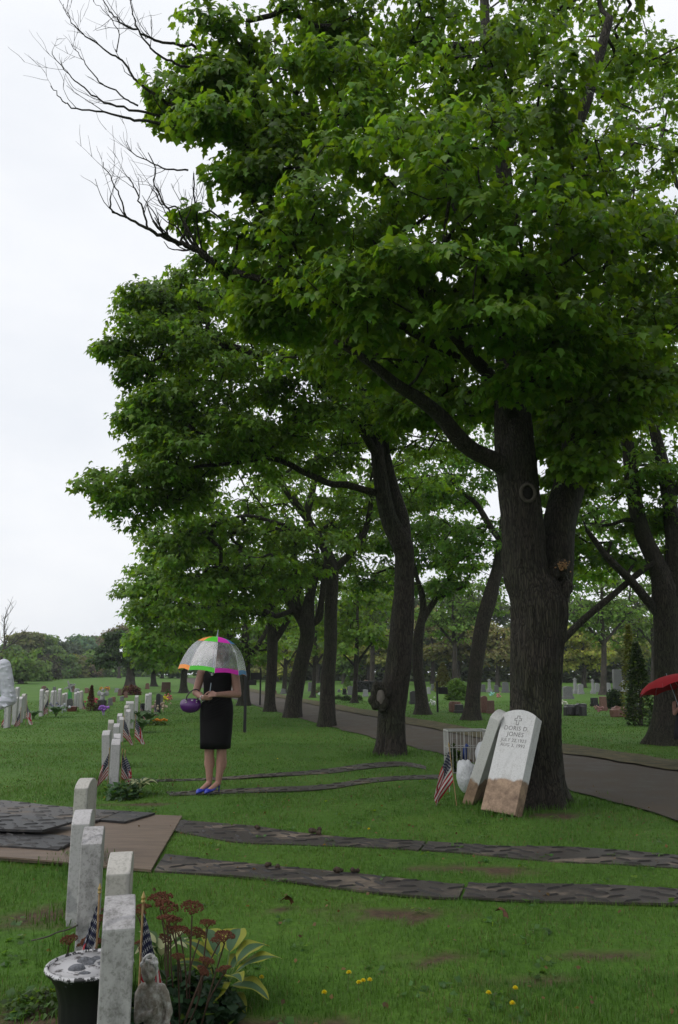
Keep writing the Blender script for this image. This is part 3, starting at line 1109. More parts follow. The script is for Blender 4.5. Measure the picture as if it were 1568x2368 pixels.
Y4 = 26.5
T4_trunk = S(z1, [(525, 2200), (540, 2050), (565, 1900), (600, 1750), (630, 1600), (628, 1500), (645, 1350), (680, 1200), (700, 1000)], Y4, [21, 19, 18, 17, 17, 19, 12, 9, 6])
T4_limbs = [S(z1, [(600, 1530), (540, 1420), (480, 1330), (430, 1230), (350, 1150)], Y4, [9, 8, 7, 6, 4]),
            S(z1, [(660, 1520), (715, 1470), (730, 1350), (745, 1200), (750, 1050)], Y4, [9, 9, 7, 6, 4]),
            S(z1, [(610, 1480), (560, 1350), (580, 1250), (540, 1100)], Y4, [7, 6, 5, 3])]
T4_blobs = [(380, 1370, Y4 - 2, 60), (440, 1400, Y4 - 2, 60, (1.2, 1, .7)), (520, 1370, Y4 - 1.5, 70), (600, 1330, Y4 - 1, 75), (340, 1340, Y4 - 2, 45), (680, 1300, Y4, 70), (750, 1250, Y4, 70),
            (640, 1250, Y4 + 1, 80), (480, 1320, Y4 + .5, 80), (740, 1330, Y4 + 1, 60, (1.3, 1, .6)), (830, 1280, Y4 + 2, 70), (560, 1280, Y4 + 2, 90), (650, 1180, Y4 + 2, 90), (800, 1180, Y4 + 2, 80), (560, 1420, Y4 - .5, 50, (1.3, 1, .6))]
tree('maple_tree', 'thick maple leaning right with a low many-armed fork', T4_trunk, T4_limbs, T4_blobs, lod=1, leaf=.19, sub_n=8, cl_n=5, lv_n=18, spread=.4, seed=44, nside=18, sub_r=(.3, .55), r0=.007, trunk_kw=dict(flare=1.2))

Y5 = 30.5
T5_trunk = S(z1, [(370, 2140), (372, 2000), (385, 1800), (388, 1620), (375, 1480), (375, 1300), (378, 1100)], Y5, [14, 12.5, 12, 13, 8, 6, 4])
T5_limbs = [S(z1, [(395, 1640), (440, 1580), (500, 1480), (530, 1380), (560, 1250)], Y5, [8, 7.5, 6, 5, 3]), S(z1, [(375, 1500), (300, 1400), (200, 1300), (80, 1250)], Y5, [5, 4, 3, 2])]
T5_blobs = [(400, 1440, Y5 - 1.5, 55), (330, 1400, Y5 - 2, 50), (460, 1440, Y5 - 1, 55), (530, 1410, Y5 - .5, 55), (600, 1390, Y5, 55), (650, 1400, Y5, 50), (560, 1320, Y5 + 1, 70), (470, 1380, Y5 + 1, 70), (320, 1360, Y5 - 1, 40), (700, 1350, Y5 + 1, 60), (640, 1300, Y5 + 2, 70), (400, 1340, Y5 + 1, 60)]
tree('maple_tree', 'slender maple with a two-pronged fork, fifth from the leaning headstones', T5_trunk, T5_limbs, T5_blobs, lod=1, leaf=.2, sub_n=8, cl_n=5, lv_n=16, spread=.42, seed=55, nside=14, sub_r=(.3, .55), r0=.008, trunk_kw=dict(flare=1.25))

Y6 = 36.0
T6_trunk = S(z1, [(190, 2080), (192, 1950), (200, 1800), (205, 1700), (195, 1550), (190, 1400), (205, 1250)], Y6, [14, 12, 11, 12, 7, 5, 3])
T6_limbs = [S(z1, [(215, 1760), (270, 1690), (330, 1590), (360, 1500)], Y6, [7, 6.5, 5, 3]), S(z1, [(190, 1760), (120, 1660), (70, 1560), (0, 1430), (-50, 1340)], Y6, [6, 6, 5, 4, 2.5])]
T6_blobs = [(380, 1480, Y6 - 2, 45), (340, 1450, Y6 - 2, 40), (430, 1490, Y6 - 1, 45), (500, 1460, Y6, 50), (560, 1440, Y6, 50), (460, 1420, Y6 + 1, 60), (540, 1490, Y6, 40, (1.3, 1, .7)), (620, 1460, Y6 + 1, 45), (590, 1510, Y6, 28, (1.3, 1, .7), .5), (680, 1420, Y6 + 2, 50), (640, 1370, Y6 + 2, 55), (380, 1420, Y6, 45), (330, 1480, Y6 - 1, 30)]
tree('maple_tree', 'wide-forked maple right behind the clear dome umbrella', T6_trunk, T6_limbs, T6_blobs, lod=1, leaf=.23, sub_n=8, cl_n=5, lv_n=15, spread=.46, seed=66, nside=12, sub_r=(.3, .55), r0=.009, trunk_kw=dict(flare=1.25))

for k, (px, Y, blobs, lb) in enumerate([
        (502, 44, [(400, 1510, 44, 35), (350, 1500, 43, 30), (450, 1500, 44, 40), (500, 1480, 44, 40), (330, 1470, 43, 26), (420, 1460, 46, 40)], 'maple behind the clear umbrella, one tree further down the row'),
        (425, 56, [(350, 1525, 56, 26), (400, 1520, 56, 32), (440, 1510, 56, 30), (330, 1505, 55, 20), (385, 1490, 57, 32), (460, 1490, 57, 30)], 'maple beyond the brown granite monument at the row end'),
        (355, 74, [(330, 1530, 74, 22), (360, 1535, 74, 24), (390, 1530, 74, 22), (345, 1510, 75, 22), (375, 1510, 75, 24)], 'furthest maple of the row, by the yellow-green meadow')]):
    b = FG(px, Y)
    s = 1 / mpp(b)
    py = 1184 + F * math.tan(math.atan2(H - b.z, Y) + PITCH)
    tr = [(px, py, Y, .28 * s), (px, py - 1.0 * s, Y, .22 * s), (px + .1 * s, py - 2.2 * s, Y, .2 * s), (px - .1 * s, py - 3.6 * s, Y, .12 * s), (px, py - 5 * s, Y, .06 * s)]
    li = [[(px, py - 2.0 * s, Y, .12 * s), (px - .9 * s, py - 3.0 * s, Y, .09 * s), (px - 1.7 * s, py - 3.8 * s, Y, .05 * s)], [(px, py - 2.2 * s, Y, .11 * s), (px + .8 * s, py - 3.3 * s, Y, .08 * s), (px + 1.2 * s, py - 4.4 * s, Y, .04 * s)]]
    tree('maple_tree', lb, tr, li, blobs, lod=2, leaf=.3, sub_n=8, cl_n=5, lv_n=16, spread=.55, seed=70 + k, nside=10, sub_r=(.35, .6), r0=.012, step=.6)

# ---- across the lane
YU1 = 16.7
U1_trunk = S(z2, [(1500, 1960), (1505, 1750), (1500, 1500), (1500, 1250), (1490, 1050), (1440, 900), (1360, 720), (1310, 500), (1285, 280), (1260, 60), (1240, -200)], YU1, [35, 30, 27, 27, 29, 19, 17, 16, 15, 12, 7])
U1_limbs = [S(z2, [(1540, 1100), (1550, 850), (1520, 560), (1470, 300), (1430, 120), (1400, -150)], YU1, [24, 22, 17, 14, 12, 8]),
            S(z2, [(1470, 1210), (1400, 1130), (1290, 1000), (1170, 880), (1100, 790), (1040, 710)], [YU1, YU1, YU1 - .2, YU1 - .3, YU1 - .4, YU1 - .5], [13, 11, 10, 9, 7, 5]),
            S(z2, [(1430, 900), (1330, 970), (1200, 1080), (1080, 1180), (980, 1270), (905, 1350), (860, 1400)], YU1 - .1, [6, 7, 7, 8, 8, 7.5, 6]),
            S(z2, [(1390, 760), (1300, 655), (1180, 680), (1100, 690)], YU1, [6, 5, 4, 3]),
            S(z2, [(1520, 560), (1600, 400), (1700, 300)], YU1, [9, 8, 5])]
U1_blobs = [(1540, 960, YU1, 110), (1430, 900, YU1 - .5, 110), (1500, 800, YU1, 130), (1340, 980, YU1 + .5, 90), (1460, 1080, YU1 - .2, 80, (1.2, 1, .7), .8), (1380, 1180, YU1, 80, (1.2, 1, .7)), (1500, 1190, YU1 + .6, 75, (1.2, 1, .7)),
            (1560, 1120, YU1 + .5, 80), (1420, 1290, YU1 + .8, 75, (1.3, 1, .6)), (1350, 1260, YU1 + .6, 60, (1.3, 1, .7), .7), (1540, 1290, YU1 + .8, 70, (1.3, 1, .7)), (1530, 640, YU1 + 1, 140), (1420, 660, YU1 + 1.5, 130), (1540, 420, YU1 + 1, 160),
            (1400, 1060, YU1 + 1.8, 120), (1520, 1000, YU1 + 2, 130), (1540, 240, YU1 + 1, 160), (1450, 80, YU1 + 2, 160, (1, 1, 1), .7), (1480, 900, YU1 + 2, 140)]
tree('maple_tree', 'broad maple across the lane beside the red umbrella', U1_trunk, U1_limbs, U1_blobs, lod=1, leaf=.16, sub_n=9, cl_n=5, lv_n=19, spread=.34, seed=81, nside=70, sub_r=(.3, .55), base=(.10, .215, .028), yellow=.28, group='trees across the lane',
     trunk_kw=dict(flare=1.35, sub=12, fine=.06))

YU2 = 25.2
U2_trunk = S(z2, [(375, 1815), (380, 1700), (395, 1550), (412, 1400), (440, 1250), (480, 1100), (520, 950), (548, 820), (560, 650), (580, 450), (600, 250)], YU2, [20, 17, 16, 17, 17, 17, 13, 12, 9, 7, 5])
U2_limbs = [S(z2, [(540, 770), (480, 690), (440, 620), (400, 560), (330, 500), (270, 440), (200, 330)], YU2, [8, 7.5, 7, 6, 5, 4, 3])]
U2_blobs = [(1080, 1120, YU2, 70), (1020, 1060, YU2 - .5, 70), (1120, 1230, YU2, 60, (1.2, 1, .7)), (1060, 1270, YU2 + .5, 50, (1.2, 1, .7), .8), (1150, 1060, YU2 + .5, 80), (1100, 990, YU2 + .5, 80), (1000, 1150, YU2, 55), (1330, 1150, YU2 + 2, 70), (1300, 1240, YU2 + 2, 60), (1060, 1200, YU2 + 2, 70), (1130, 1300, YU2 + 2, 60), (1000, 1250, YU2 + 2.5, 60), (1340, 1330, YU2 + 3, 60, (1.3, 1, .7)), (1420, 1250, YU2 + 4, 80), (1500, 1250, YU2 + 5, 90)]
tree('maple_tree', 'right-leaning maple across the lane behind the white wire basket', U2_trunk, U2_limbs, U2_blobs, lod=1, leaf=.19, sub_n=8, cl_n=5, lv_n=17, spread=.4, seed=82, nside=18, sub_r=(.3, .55), base=(.095, .21, .03), group='trees across the lane', trunk_kw=dict(flare=1.35))

YU3 = 28.5
U3_trunk = S(z1, [(1435, 2150), (1425, 2000), (1405, 1850), (1402, 1700), (1415, 1560), (1440, 1420), (1430, 1300), (1400, 1200), (1370, 1050)], YU3, [17, 13.5, 12.5, 12, 12, 8, 7, 5, 3])
U3_limbs = [S(z2, [(75, 1270), (110, 1200), (170, 1110), (230, 1020), (270, 930), (330, 850)], YU3, [9, 8, 6.5, 5, 4, 3]),
            S(z2, [(180, 1110), (260, 1070), (330, 1030), (400, 900)], YU3, [4, 3.5, 3, 2])]
U3_blobs = [(960, 1240, YU3, 55), (1000, 1300, YU3, 55, (1.2, 1, .8)), (920, 1180, YU3, 60), (1050, 1350, YU3, 45, (1.3, 1, .7), .7), (960, 1150, YU3 + 1, 70), (900, 1290, YU3 + 1, 55), (870, 1240, YU3 + 1, 55), (1020, 1220, YU3 + 1, 60), (850, 1340, YU3 + 2, 50, (1.2, 1, .8)), (1080, 1280, YU3 + 3, 60), (900, 1120, YU3 + 3, 70), (1010, 1120, YU3 + 3, 70), (930, 1350, YU3 + 2, 40, (1.3, 1, .7), .7)]
tree('maple_tree', 'dark maple across the lane just right of the burl-footed trunk', U3_trunk, U3_limbs, U3_blobs, lod=1, leaf=.21, sub_n=8, cl_n=5, lv_n=15, spread=.42, seed=83, nside=16, sub_r=(.3, .55), base=(.095, .21, .03), group='trees across the lane', r0=.007, trunk_kw=dict(flare=1.35))

for k, (zx, zb, ztop, hw, Y, lb) in enumerate([
        (962, 2105, 1250, 7, 39, 'young maple on the far lawn beside the long black wall'),
        (672, 2045, 1350, 6, 47, 'thin young maple seen between two row trunks'),
        (468, 2005, 1400, 6, 55, 'thin young maple left of the thick leaning trunk')]):
    x0, yb = z1(zx, zb)
    b = FG(x0, Y)
    s = 1 / mpp(b)
    yb = 1184 + F * math.tan(math.atan2(H - b.z, Y) + PITCH)
    yt = z1(0, ztop)[1]
    mid = yb + (yt - yb) * .35
    tr = [(x0, yb, Y, hw), (x0 + 2, yb + (mid - yb) * .5, Y, hw * .8), (x0 + 4, mid, Y, hw * .8), (x0 + 6, (mid + yt) / 2, Y, hw * .5), (x0 + 8, yt, Y, hw * .25)]
    li = [[(x0 + 4, mid + 6, Y, hw * .5), (x0 + 22, mid - 20, Y, hw * .4), (x0 + 45, mid - 50, Y, hw * .25)], [(x0 + 3, mid + 12, Y, hw * .4), (x0 - 18, mid - 10, Y, hw * .3), (x0 - 38, mid - 30, Y, hw * .2)]]
    bl = [(x0, yt + 20, Y, 48), (x0 - 40, mid - 40, Y, 38, (1, 1, .7)), (x0 + 45, mid - 60, Y, 40, (1, 1, .8)), (x0 + 10, mid - 80, Y + 1, 45), (x0 - 20, yt + 60, Y + 1, 45), (x0 + 50, yt + 40, Y + 1, 45)]
    tree('young_maple_tree', lb, tr, li, bl, lod=2, leaf=.24, sub_n=7, cl_n=5, lv_n=13, spread=.5, seed=90 + k, nside=10, sub_r=(.35, .6), base=(.11, .21, .028), group='trees across the lane', r0=.008, yellow=.3)

# ---- unseen trees added to shade the foreground, set as more of the rows
for k, (x, y, lb) in enumerate([(5.4, -1.6, 'unseen row maple added for shade just behind the standpoint'), (7.0, -9.0, 'unseen row maple added for shade well behind the standpoint'), (10.2, 7.5, 'unseen maple added for shade across the lane, right of the view')]):
    rng = np.random.default_rng(300 + k)
    root = thing('maple_tree', lb, 'tree', (x, y, 0), 0, 'unseen trees added for shade')
    MB().tube([(0, 0, -.2), (0, 0, .3), (.05, 0, 2.2), (0, .1, 4.2), (.2, 0, 7), (.2, .1, 10)], [.5, .36, .32, .3, .18, .05], 14).build('trunk', BARK, root, smooth=True)
    for q in range(7):
        a = q * .9
        MB().tube([(0, 0, 3 + q * .5), (math.cos(a) * 1.4, math.sin(a) * 1.4, 4.4 + q * .5), (math.cos(a) * 3, math.sin(a) * 3, 5.4 + q * .5)], [.16, .11, .04], 8).build('limb', BARK, root, smooth=True)
    n = 5200
    v = rng.normal(0, 1, (n, 3)); v /= np.linalg.norm(v, axis=1)[:, None]
    c = v * (rng.uniform(.2, 1, (n, 1)) ** .4) * np.array([4.0, 4.0, 4.2]) + np.array([0, 0, 7.6])
    fr = leaf_frames(rng, c, v, 3, .3, .26, (30, 22))
    o = obj('crown', leaf_mesh('crown', fr, pal(rng, len(fr[0]), (.072, .155, .022), .2, .15), 2), LEAF, root)
    o['kind'] = 'stuff'
# ------------------------------------------------------------------ headstones, flags, mats
def marble(name, stain=.5, brown=None, dark=(.10, .095, .085), white=(.47, .455, .465), seedv=0.0, grime=.45):
    if name in MATS:
        return MATS[name]
    m, t, b = _new(name)
    tcn = nd(t, 'ShaderNodeTexCoord')
    ofs = nd(t, 'ShaderNodeMapping')
    ofs.inputs['Location'].default_value = (seedv, seedv * 1.7, 0)
    t.links.new(tcn.outputs['Object'], ofs.inputs['Vector'])
    # soft vertical weather streaks, fine specks, a thin dark vein
    mp1 = nd(t, 'ShaderNodeMapping', Scale=(1, 1, .16))
    t.links.new(ofs.outputs[0], mp1.inputs['Vector'])
    n1 = nd(t, 'ShaderNodeTexNoise', Scale=26.0, Detail=6.0, Roughness=.7)
    t.links.new(mp1.outputs[0], n1.inputs['Vector'])
    n2 = nd(t, 'ShaderNodeTexNoise', Scale=7.0, Detail=8.0, Roughness=.75)
    t.links.new(ofs.outputs[0], n2.inputs['Vector'])
    mul = nd(t, 'ShaderNodeMath', operation='MULTIPLY')
    t.links.new(n1.outputs['Fac'], mul.inputs[0])
    t.links.new(n2.outputs['Fac'], mul.inputs[1])
    r1 = nd(t, 'ShaderNodeValToRGB')
    r1.color_ramp.elements[0].position = .30 - .12 * stain
    r1.color_ramp.elements[0].color = (0, 0, 0, 1)
    r1.color_ramp.elements[1].position = .50 - .05 * stain
    r1.color_ramp.elements[1].color = (1, 1, 1, 1)
    t.links.new(mul.outputs[0], r1.inputs['Fac'])
    inv = nd(t, 'ShaderNodeMath', operation='MULTIPLY')
    inv.inputs[1].default_value = stain
    t.links.new(r1.outputs[0], inv.inputs[0])
    base = nd(t, 'ShaderNodeMixRGB')
    base.inputs['Color1'].default_value = (*white, 1)
    base.inputs['Color2'].default_value = (*dark, 1)
    t.links.new(inv.outputs[0], base.inputs['Fac'])
    # specks of black lichen
    n4 = nd(t, 'ShaderNodeTexNoise', Scale=70.0, Detail=4.0, Roughness=.6)
    t.links.new(ofs.outputs[0], n4.inputs['Vector'])
    r4 = nd(t, 'ShaderNodeValToRGB')
    r4.color_ramp.elements[0].position = .36
    r4.color_ramp.elements[0].color = (.45, .46, .42, 1)
    r4.color_ramp.elements[1].position = .5
    r4.color_ramp.elements[1].color = (1, 1, 1, 1)
    t.links.new(n4.outputs['Fac'], r4.inputs['Fac'])
    m4 = nd(t, 'ShaderNodeMixRGB', blend_type='MULTIPLY', Fac=grime)
    t.links.new(base.outputs[0], m4.inputs['Color1'])
    t.links.new(r4.outputs[0], m4.inputs['Color2'])
    # vein
    wv = nd(t, 'ShaderNodeTexWave', Scale=1.3, Distortion=9.0, Detail=4.0)
    wv.inputs['Detail Scale'].default_value = 1.4
    t.links.new(ofs.outputs[0], wv.inputs['Vector'])
    r5 = nd(t, 'ShaderNodeValToRGB')
    r5.color_ramp.elements[0].position = .0
    r5.color_ramp.elements[0].color = (.62, .63, .65, 1)
    r5.color_ramp.elements[1].position = .045
    r5.color_ramp.elements[1].color = (1, 1, 1, 1)
    t.links.new(wv.outputs['Fac'], r5.inputs['Fac'])
    m5 = nd(t, 'ShaderNodeMixRGB', blend_type='MULTIPLY', Fac=.8)
    t.links.new(m4.outputs[0], m5.inputs['Color1'])
    t.links.new(r5.outputs[0], m5.inputs['Color2'])
    last = m5.outputs[0]
    if brown is not None:
        # the length that stood in the earth: ragged line of soil stain
        sp = nd(t, 'ShaderNodeSeparateXYZ')
        t.links.new(tcn.outputs['Object'], sp.inputs[0])
        n3 = nd(t, 'ShaderNodeTexNoise', Scale=9.0, Detail=6.0)
        t.links.new(tcn.outputs['Object'], n3.inputs['Vector'])
        ma = nd(t, 'ShaderNodeMath', operation='MULTIPLY_ADD')
        ma.inputs[1].default_value = .16
        t.links.new(n3.outputs['Fac'], ma.inputs[0])
        t.links.new(sp.outputs['Z'], ma.inputs[2])
        mr = nd(t, 'ShaderNodeMapRange')
        mr.inputs['From Min'].default_value = brown + .098
        mr.inputs['From Max'].default_value = brown + .068
        t.links.new(ma.outputs[0], mr.inputs['Value'])
        rb = nd(t, 'ShaderNodeValToRGB')
        rb.color_ramp.elements[0].position = .35
        rb.color_ramp.elements[0].color = (.12, .075, .05, 1)
        rb.color_ramp.elements[1].position = .62
        rb.color_ramp.elements[1].color = (.36, .25, .17, 1)
        t.links.new(n2.outputs['Fac'], rb.inputs['Fac'])
        mb_ = nd(t, 'ShaderNodeMixRGB')
        t.links.new(mr.outputs[0], mb_.inputs['Fac'])
        t.links.new(last, mb_.inputs['Color1'])
        t.links.new(rb.outputs[0], mb_.inputs['Color2'])
        last = mb_.outputs[0]
    t.links.new(last, b.inputs['Base Color'])
    b.inputs['Roughness'].default_value = .62
    b.inputs['Specular IOR Level'].default_value = .35
    bp = nd(t, 'ShaderNodeBump', Strength=.25, Distance=.004)
    t.links.new(n4.outputs['Fac'], bp.inputs['Height'])
    t.links.new(bp.outputs[0], b.inputs['Normal'])
    if brown is not None:
        m5.inputs['Fac'].default_value = .15
    MATS[name] = m
    return m


MAR = [marble('marble_a', .35, seedv=0, dark=(.16, .155, .145)), marble('marble_b', .95, seedv=3.1, dark=(.07, .067, .06), white=(.43, .415, .425), grime=.6), marble('marble_c', .5, seedv=7.7, dark=(.14, .125, .105), white=(.46, .44, .41)), marble('marble_d', .18, seedv=12.3, dark=(.2, .2, .19), white=(.52, .50, .515))]


def slab_mesh(name, wdt=.33, thk=.105, hgt=.66, rise=.055, below=.1, bev=.006):
    n = 10
    prof = [(-wdt / 2, -below), (wdt / 2, -below), (wdt / 2, hgt - rise)]
    R_ = (wdt * wdt / 4 + rise * rise) / (2 * rise)
    a0 = math.asin(min(1, wdt / 2 / R_))
    for k in range(1, n):
        a = a0 - 2 * a0 * k / n
        prof.append((R_ * math.sin(a), hgt - R_ + R_ * math.cos(a)))
    prof.append((-wdt / 2, hgt - rise))
    vs = [(x, -thk / 2, z) for x, z in prof] + [(x, thk / 2, z) for x, z in prof]
    k = len(prof)
    fs = [tuple(range(k)), tuple(range(k, 2 * k))[::-1]] + [((i + 1) % k, i, k + i, k + (i + 1) % k) for i in range(k)]
    return MB().add(vs, fs).mesh(name, False, bev, 2)


_slabs = [slab_mesh('headstone', hgt=h) for h in (.64, .67, .70)]
_slab_i = [0]


def headstone(px, top, label, thick_px=None, depth=None, hgt=None, rz=0.0, mi=0, lean=(0, 0), group=None, Y=None):
    """upright marble marker, its width along the row; px = mid of the near narrow side, top = pixel height of that side's shoulder"""
    p = P(px, top, Y)
    x = p.x
    hgt = hgt or max(.5, p.z - ground_z(x, Y) + .05)
    me = slab_mesh('headstone', hgt=hgt)
    rzz = AXR + rz
    c = Vector((x, Y, ground_z(x, Y))) + Vector((math.cos(rzz), math.sin(rzz), 0)) * .165
    o = obj('headstone', me, MAR[mi], None, c, (lean[0], lean[1], rzz))
    return tag(o, label, 'headstone', group)


HEAD_GROUP = 'white veterans headstones in the near row'
headstone(276, 2120, 'nearest white marble headstone, in front of the black urn', Y=2.80, hgt=.675, mi=1, rz=R(1))
headstone(274, 2013, 'white marble headstone directly behind the nearest one, flag at its side', Y=3.75, hgt=.62, mi=2, rz=R(-2))
headstone(212, 1950, 'grey-stained white headstone, third from the urn', Y=4.35, hgt=.625, mi=1, rz=R(0))
headstone(186, 1912, 'clean narrow white headstone behind the grey-stained one', Y=4.95, hgt=.615, mi=0, rz=R(-1))
headstone(188, 1822, 'squat white headstone with dark lichen standing past the plywood', Y=6.35, hgt=.625, mi=2, rz=R(-9))
headstone(268, 1716, 'white headstone with a green and a cream-leaved plant at its foot', Y=9.9, hgt=.64, mi=0)
FAR_ROW = [  # zoom-2 readings: x0, x1, top, depth
    (867, 918, 1140, 11.3, -3), (930, 1007, 1165, 12.6, 0), (918, 1005, 1075, 14.5, 0), (887, 942, 1042, 16.0, 1), (965, 1010, 985, 18.5, 0), (985, 1030, 1015, 17.4, 0),
    (1038, 1080, 950, 19.3, 0), (1075, 1118, 880, 21.4, -2), (1022, 1065, 915, 20.6, 0), (1045, 1070, 880, 22.6, 0), (1113, 1145, 830, 24.5, 0), (1208, 1226, 815, 27.4, 0), (1228, 1252, 806, 28.4, 0)]
ROWL = ['white headstone leaning left, beside the one with leafy plants', 'white headstone right behind the one with leafy plants', 'white headstone in the near row with a flag pressed to its right', 'short white headstone set left of the near row',
        'white headstone top just left of the taller left flag', 'low white headstone partly hidden by the left large flag', 'tall white headstone between the pair of flags', 'white headstone just behind the flag pair',
        'white headstone left of the tall one between the flags', 'small far white headstone top peeking out behind the flag pair', 'white headstone left of the polished black stone', 'left of the two white headstones right of the black stone', 'right of the two white headstones right of the black stone']
for k, (x0, x1, tp, Y, lean) in enumerate(FAR_ROW):
    headstone((x0 + x1) / 2 / 3.5714, 1379.8 + tp / 3.5714, ROWL[k], Y=Y, mi=(0, 3, 0, 2, 3)[k % 5], lean=(R(lean), 0), rz=R((-3, 2, -1, 3)[k % 4]), group=HEAD_GROUP)
LEFT_ROW = [  # zoom-5 readings (6.25 px per survey px)
    (112, 1110, 21.5), (222, 1085, 22.8), (288, 1080, 23.6), (350, 1035, 25.5), (155, 935, 28.5), (235, 935, 29.5),
    (610, 965, 27.2), (677, 985, 28.6), (750, 985, 30.4), (797, 985, 31.4), (858, 955, 31.0), (910, 1025, 31.8), (952, 1015, 33.0), (1090, 1010, 33.6), (1122, 995, 34.4), (1180, 985, 32.5)]
LBL = ['white headstone nearest the person in the white shirt', 'white headstone with a flag, second from the person in white', 'white headstone between two flags near the person in white', 'taller white headstone behind the flags near the person in white',
       'white headstone showing beside the white-sleeved elbow', 'cream headstone with an orange flower at its foot', 'tall white headstone at the left end of the middle group', 'white headstone with a flag in front, middle group',
       'third white headstone from the left in the middle group', 'fourth white headstone from the left in the middle group', 'tallest white headstone of the middle group', 'left of the two low white headstones by the grey stone', 'right of the two low white headstones by the grey stone',
       'white headstone touching the grey granite stone on its right', 'white headstone second to the right of the grey granite stone', 'rightmost white headstone of the middle group']
for k, (x, tp, Y) in enumerate(LEFT_ROW):
    headstone(x / 6.25, 1442.5 + tp / 6.25, LBL[k], Y=Y, mi=(3, 0, 3, 2)[k % 4], lean=(R((-2, 0, 1)[k % 3]), 0), rz=R((-4, -2, -6)[k % 3]), group='white headstones in the left rows')


# ---- the two uprooted stones against the big maple
def leaning_stone(name, label, base_px, top_px, wdt, thk, hgt, Yb, Yt, yaw, m, txt=False):
    b = G(*base_px)
    t_ = P(top_px[0], top_px[1], Yt)
    ax = (t_ - b).normalized()
    xdir = Vector((math.cos(yaw), math.sin(yaw), 0))
    xdir = (xdir - ax * xdir.dot(ax)).normalized()
    ydir = ax.cross(xdir)
    M_ = Matrix((xdir, ydir, ax)).transposed().to_4x4()
    M_.translation = b
    root = tag(obj(name, slab_mesh(name, wdt, thk, hgt, .06, 0.0, .007), m), label, 'headstone')
    root.matrix_world = M_
    if txt:
        ink = mat('carved_letters', (.20, .195, .195), .9)
        for s_, z, sz, cx in (('DORIS D.', .890, .058, .0), ('JONES', .822, .058, .005), ('JULY 22,1923', .760, .044, 0), ('AUG 3, 1992', .704, .044, 0)):
            cu = bpy.data.curves.new('inscription', 'FONT')
            cu.body = s_
            cu.size = sz * 1.18
            cu.align_x = 'CENTER'
            cu.space_character = 1.08
            cu.extrude = .0008
            to = bpy.data.objects.new('inscription', cu)
            COL.objects.link(to)
            dg = bpy.context.evaluated_depsgraph_get()
            me = bpy.data.meshes.new_from_object(to.evaluated_get(dg))
            bpy.data.objects.remove(to)
            me.materials.clear()
            o = obj('inscription', me, ink, root, (cx, -thk / 2 - .0006, z), (R(90), 0, 0))
        cr_ = [(-.012, -.05), (.012, -.05), (.012, -.002), (.036, -.002), (.036, .022), (.012, .022), (.012, .05), (-.012, .05), (-.012, .022), (-.036, .022), (-.036, -.002), (-.012, -.002)]
        mb = MB()
        n = len(cr_)
        path = [Vector((x * 1.15, -thk / 2 - .0003, .02 + .985 + z * 1.0)) for x, z in cr_]
        for i in range(n):
            a, c = path[i], path[(i + 1) % n]
            d = c - a
            mb.box((a + c) / 2, (abs(d.x) + .0065, .003, abs(d.z) + .0065))
        mb.build('carved_cross', ink, root)
    return root


DORIS = leaning_stone('headstone', 'white headstone with a carved cross and name, leaning on the big maple', (1158, 1884), (1206, 1668), .41, .14, 1.13, 0, Y1 - .46, R(-42), marble('marble_uprooted', .5, brown=.35, seedv=21, dark=(.25, .23, .21), white=(.58, .58, .59), grime=.35), True)
leaning_stone('headstone', 'blank narrow headstone leaning behind the inscribed one', (1094, 1854), (1160, 1652), .34, .12, 1.12, 0, Y1 - .28, R(58), marble('marble_uprooted_b', .2, brown=.30, seedv=31, dark=(.28, .26, .24), white=(.55, .55, .54), grime=.3))


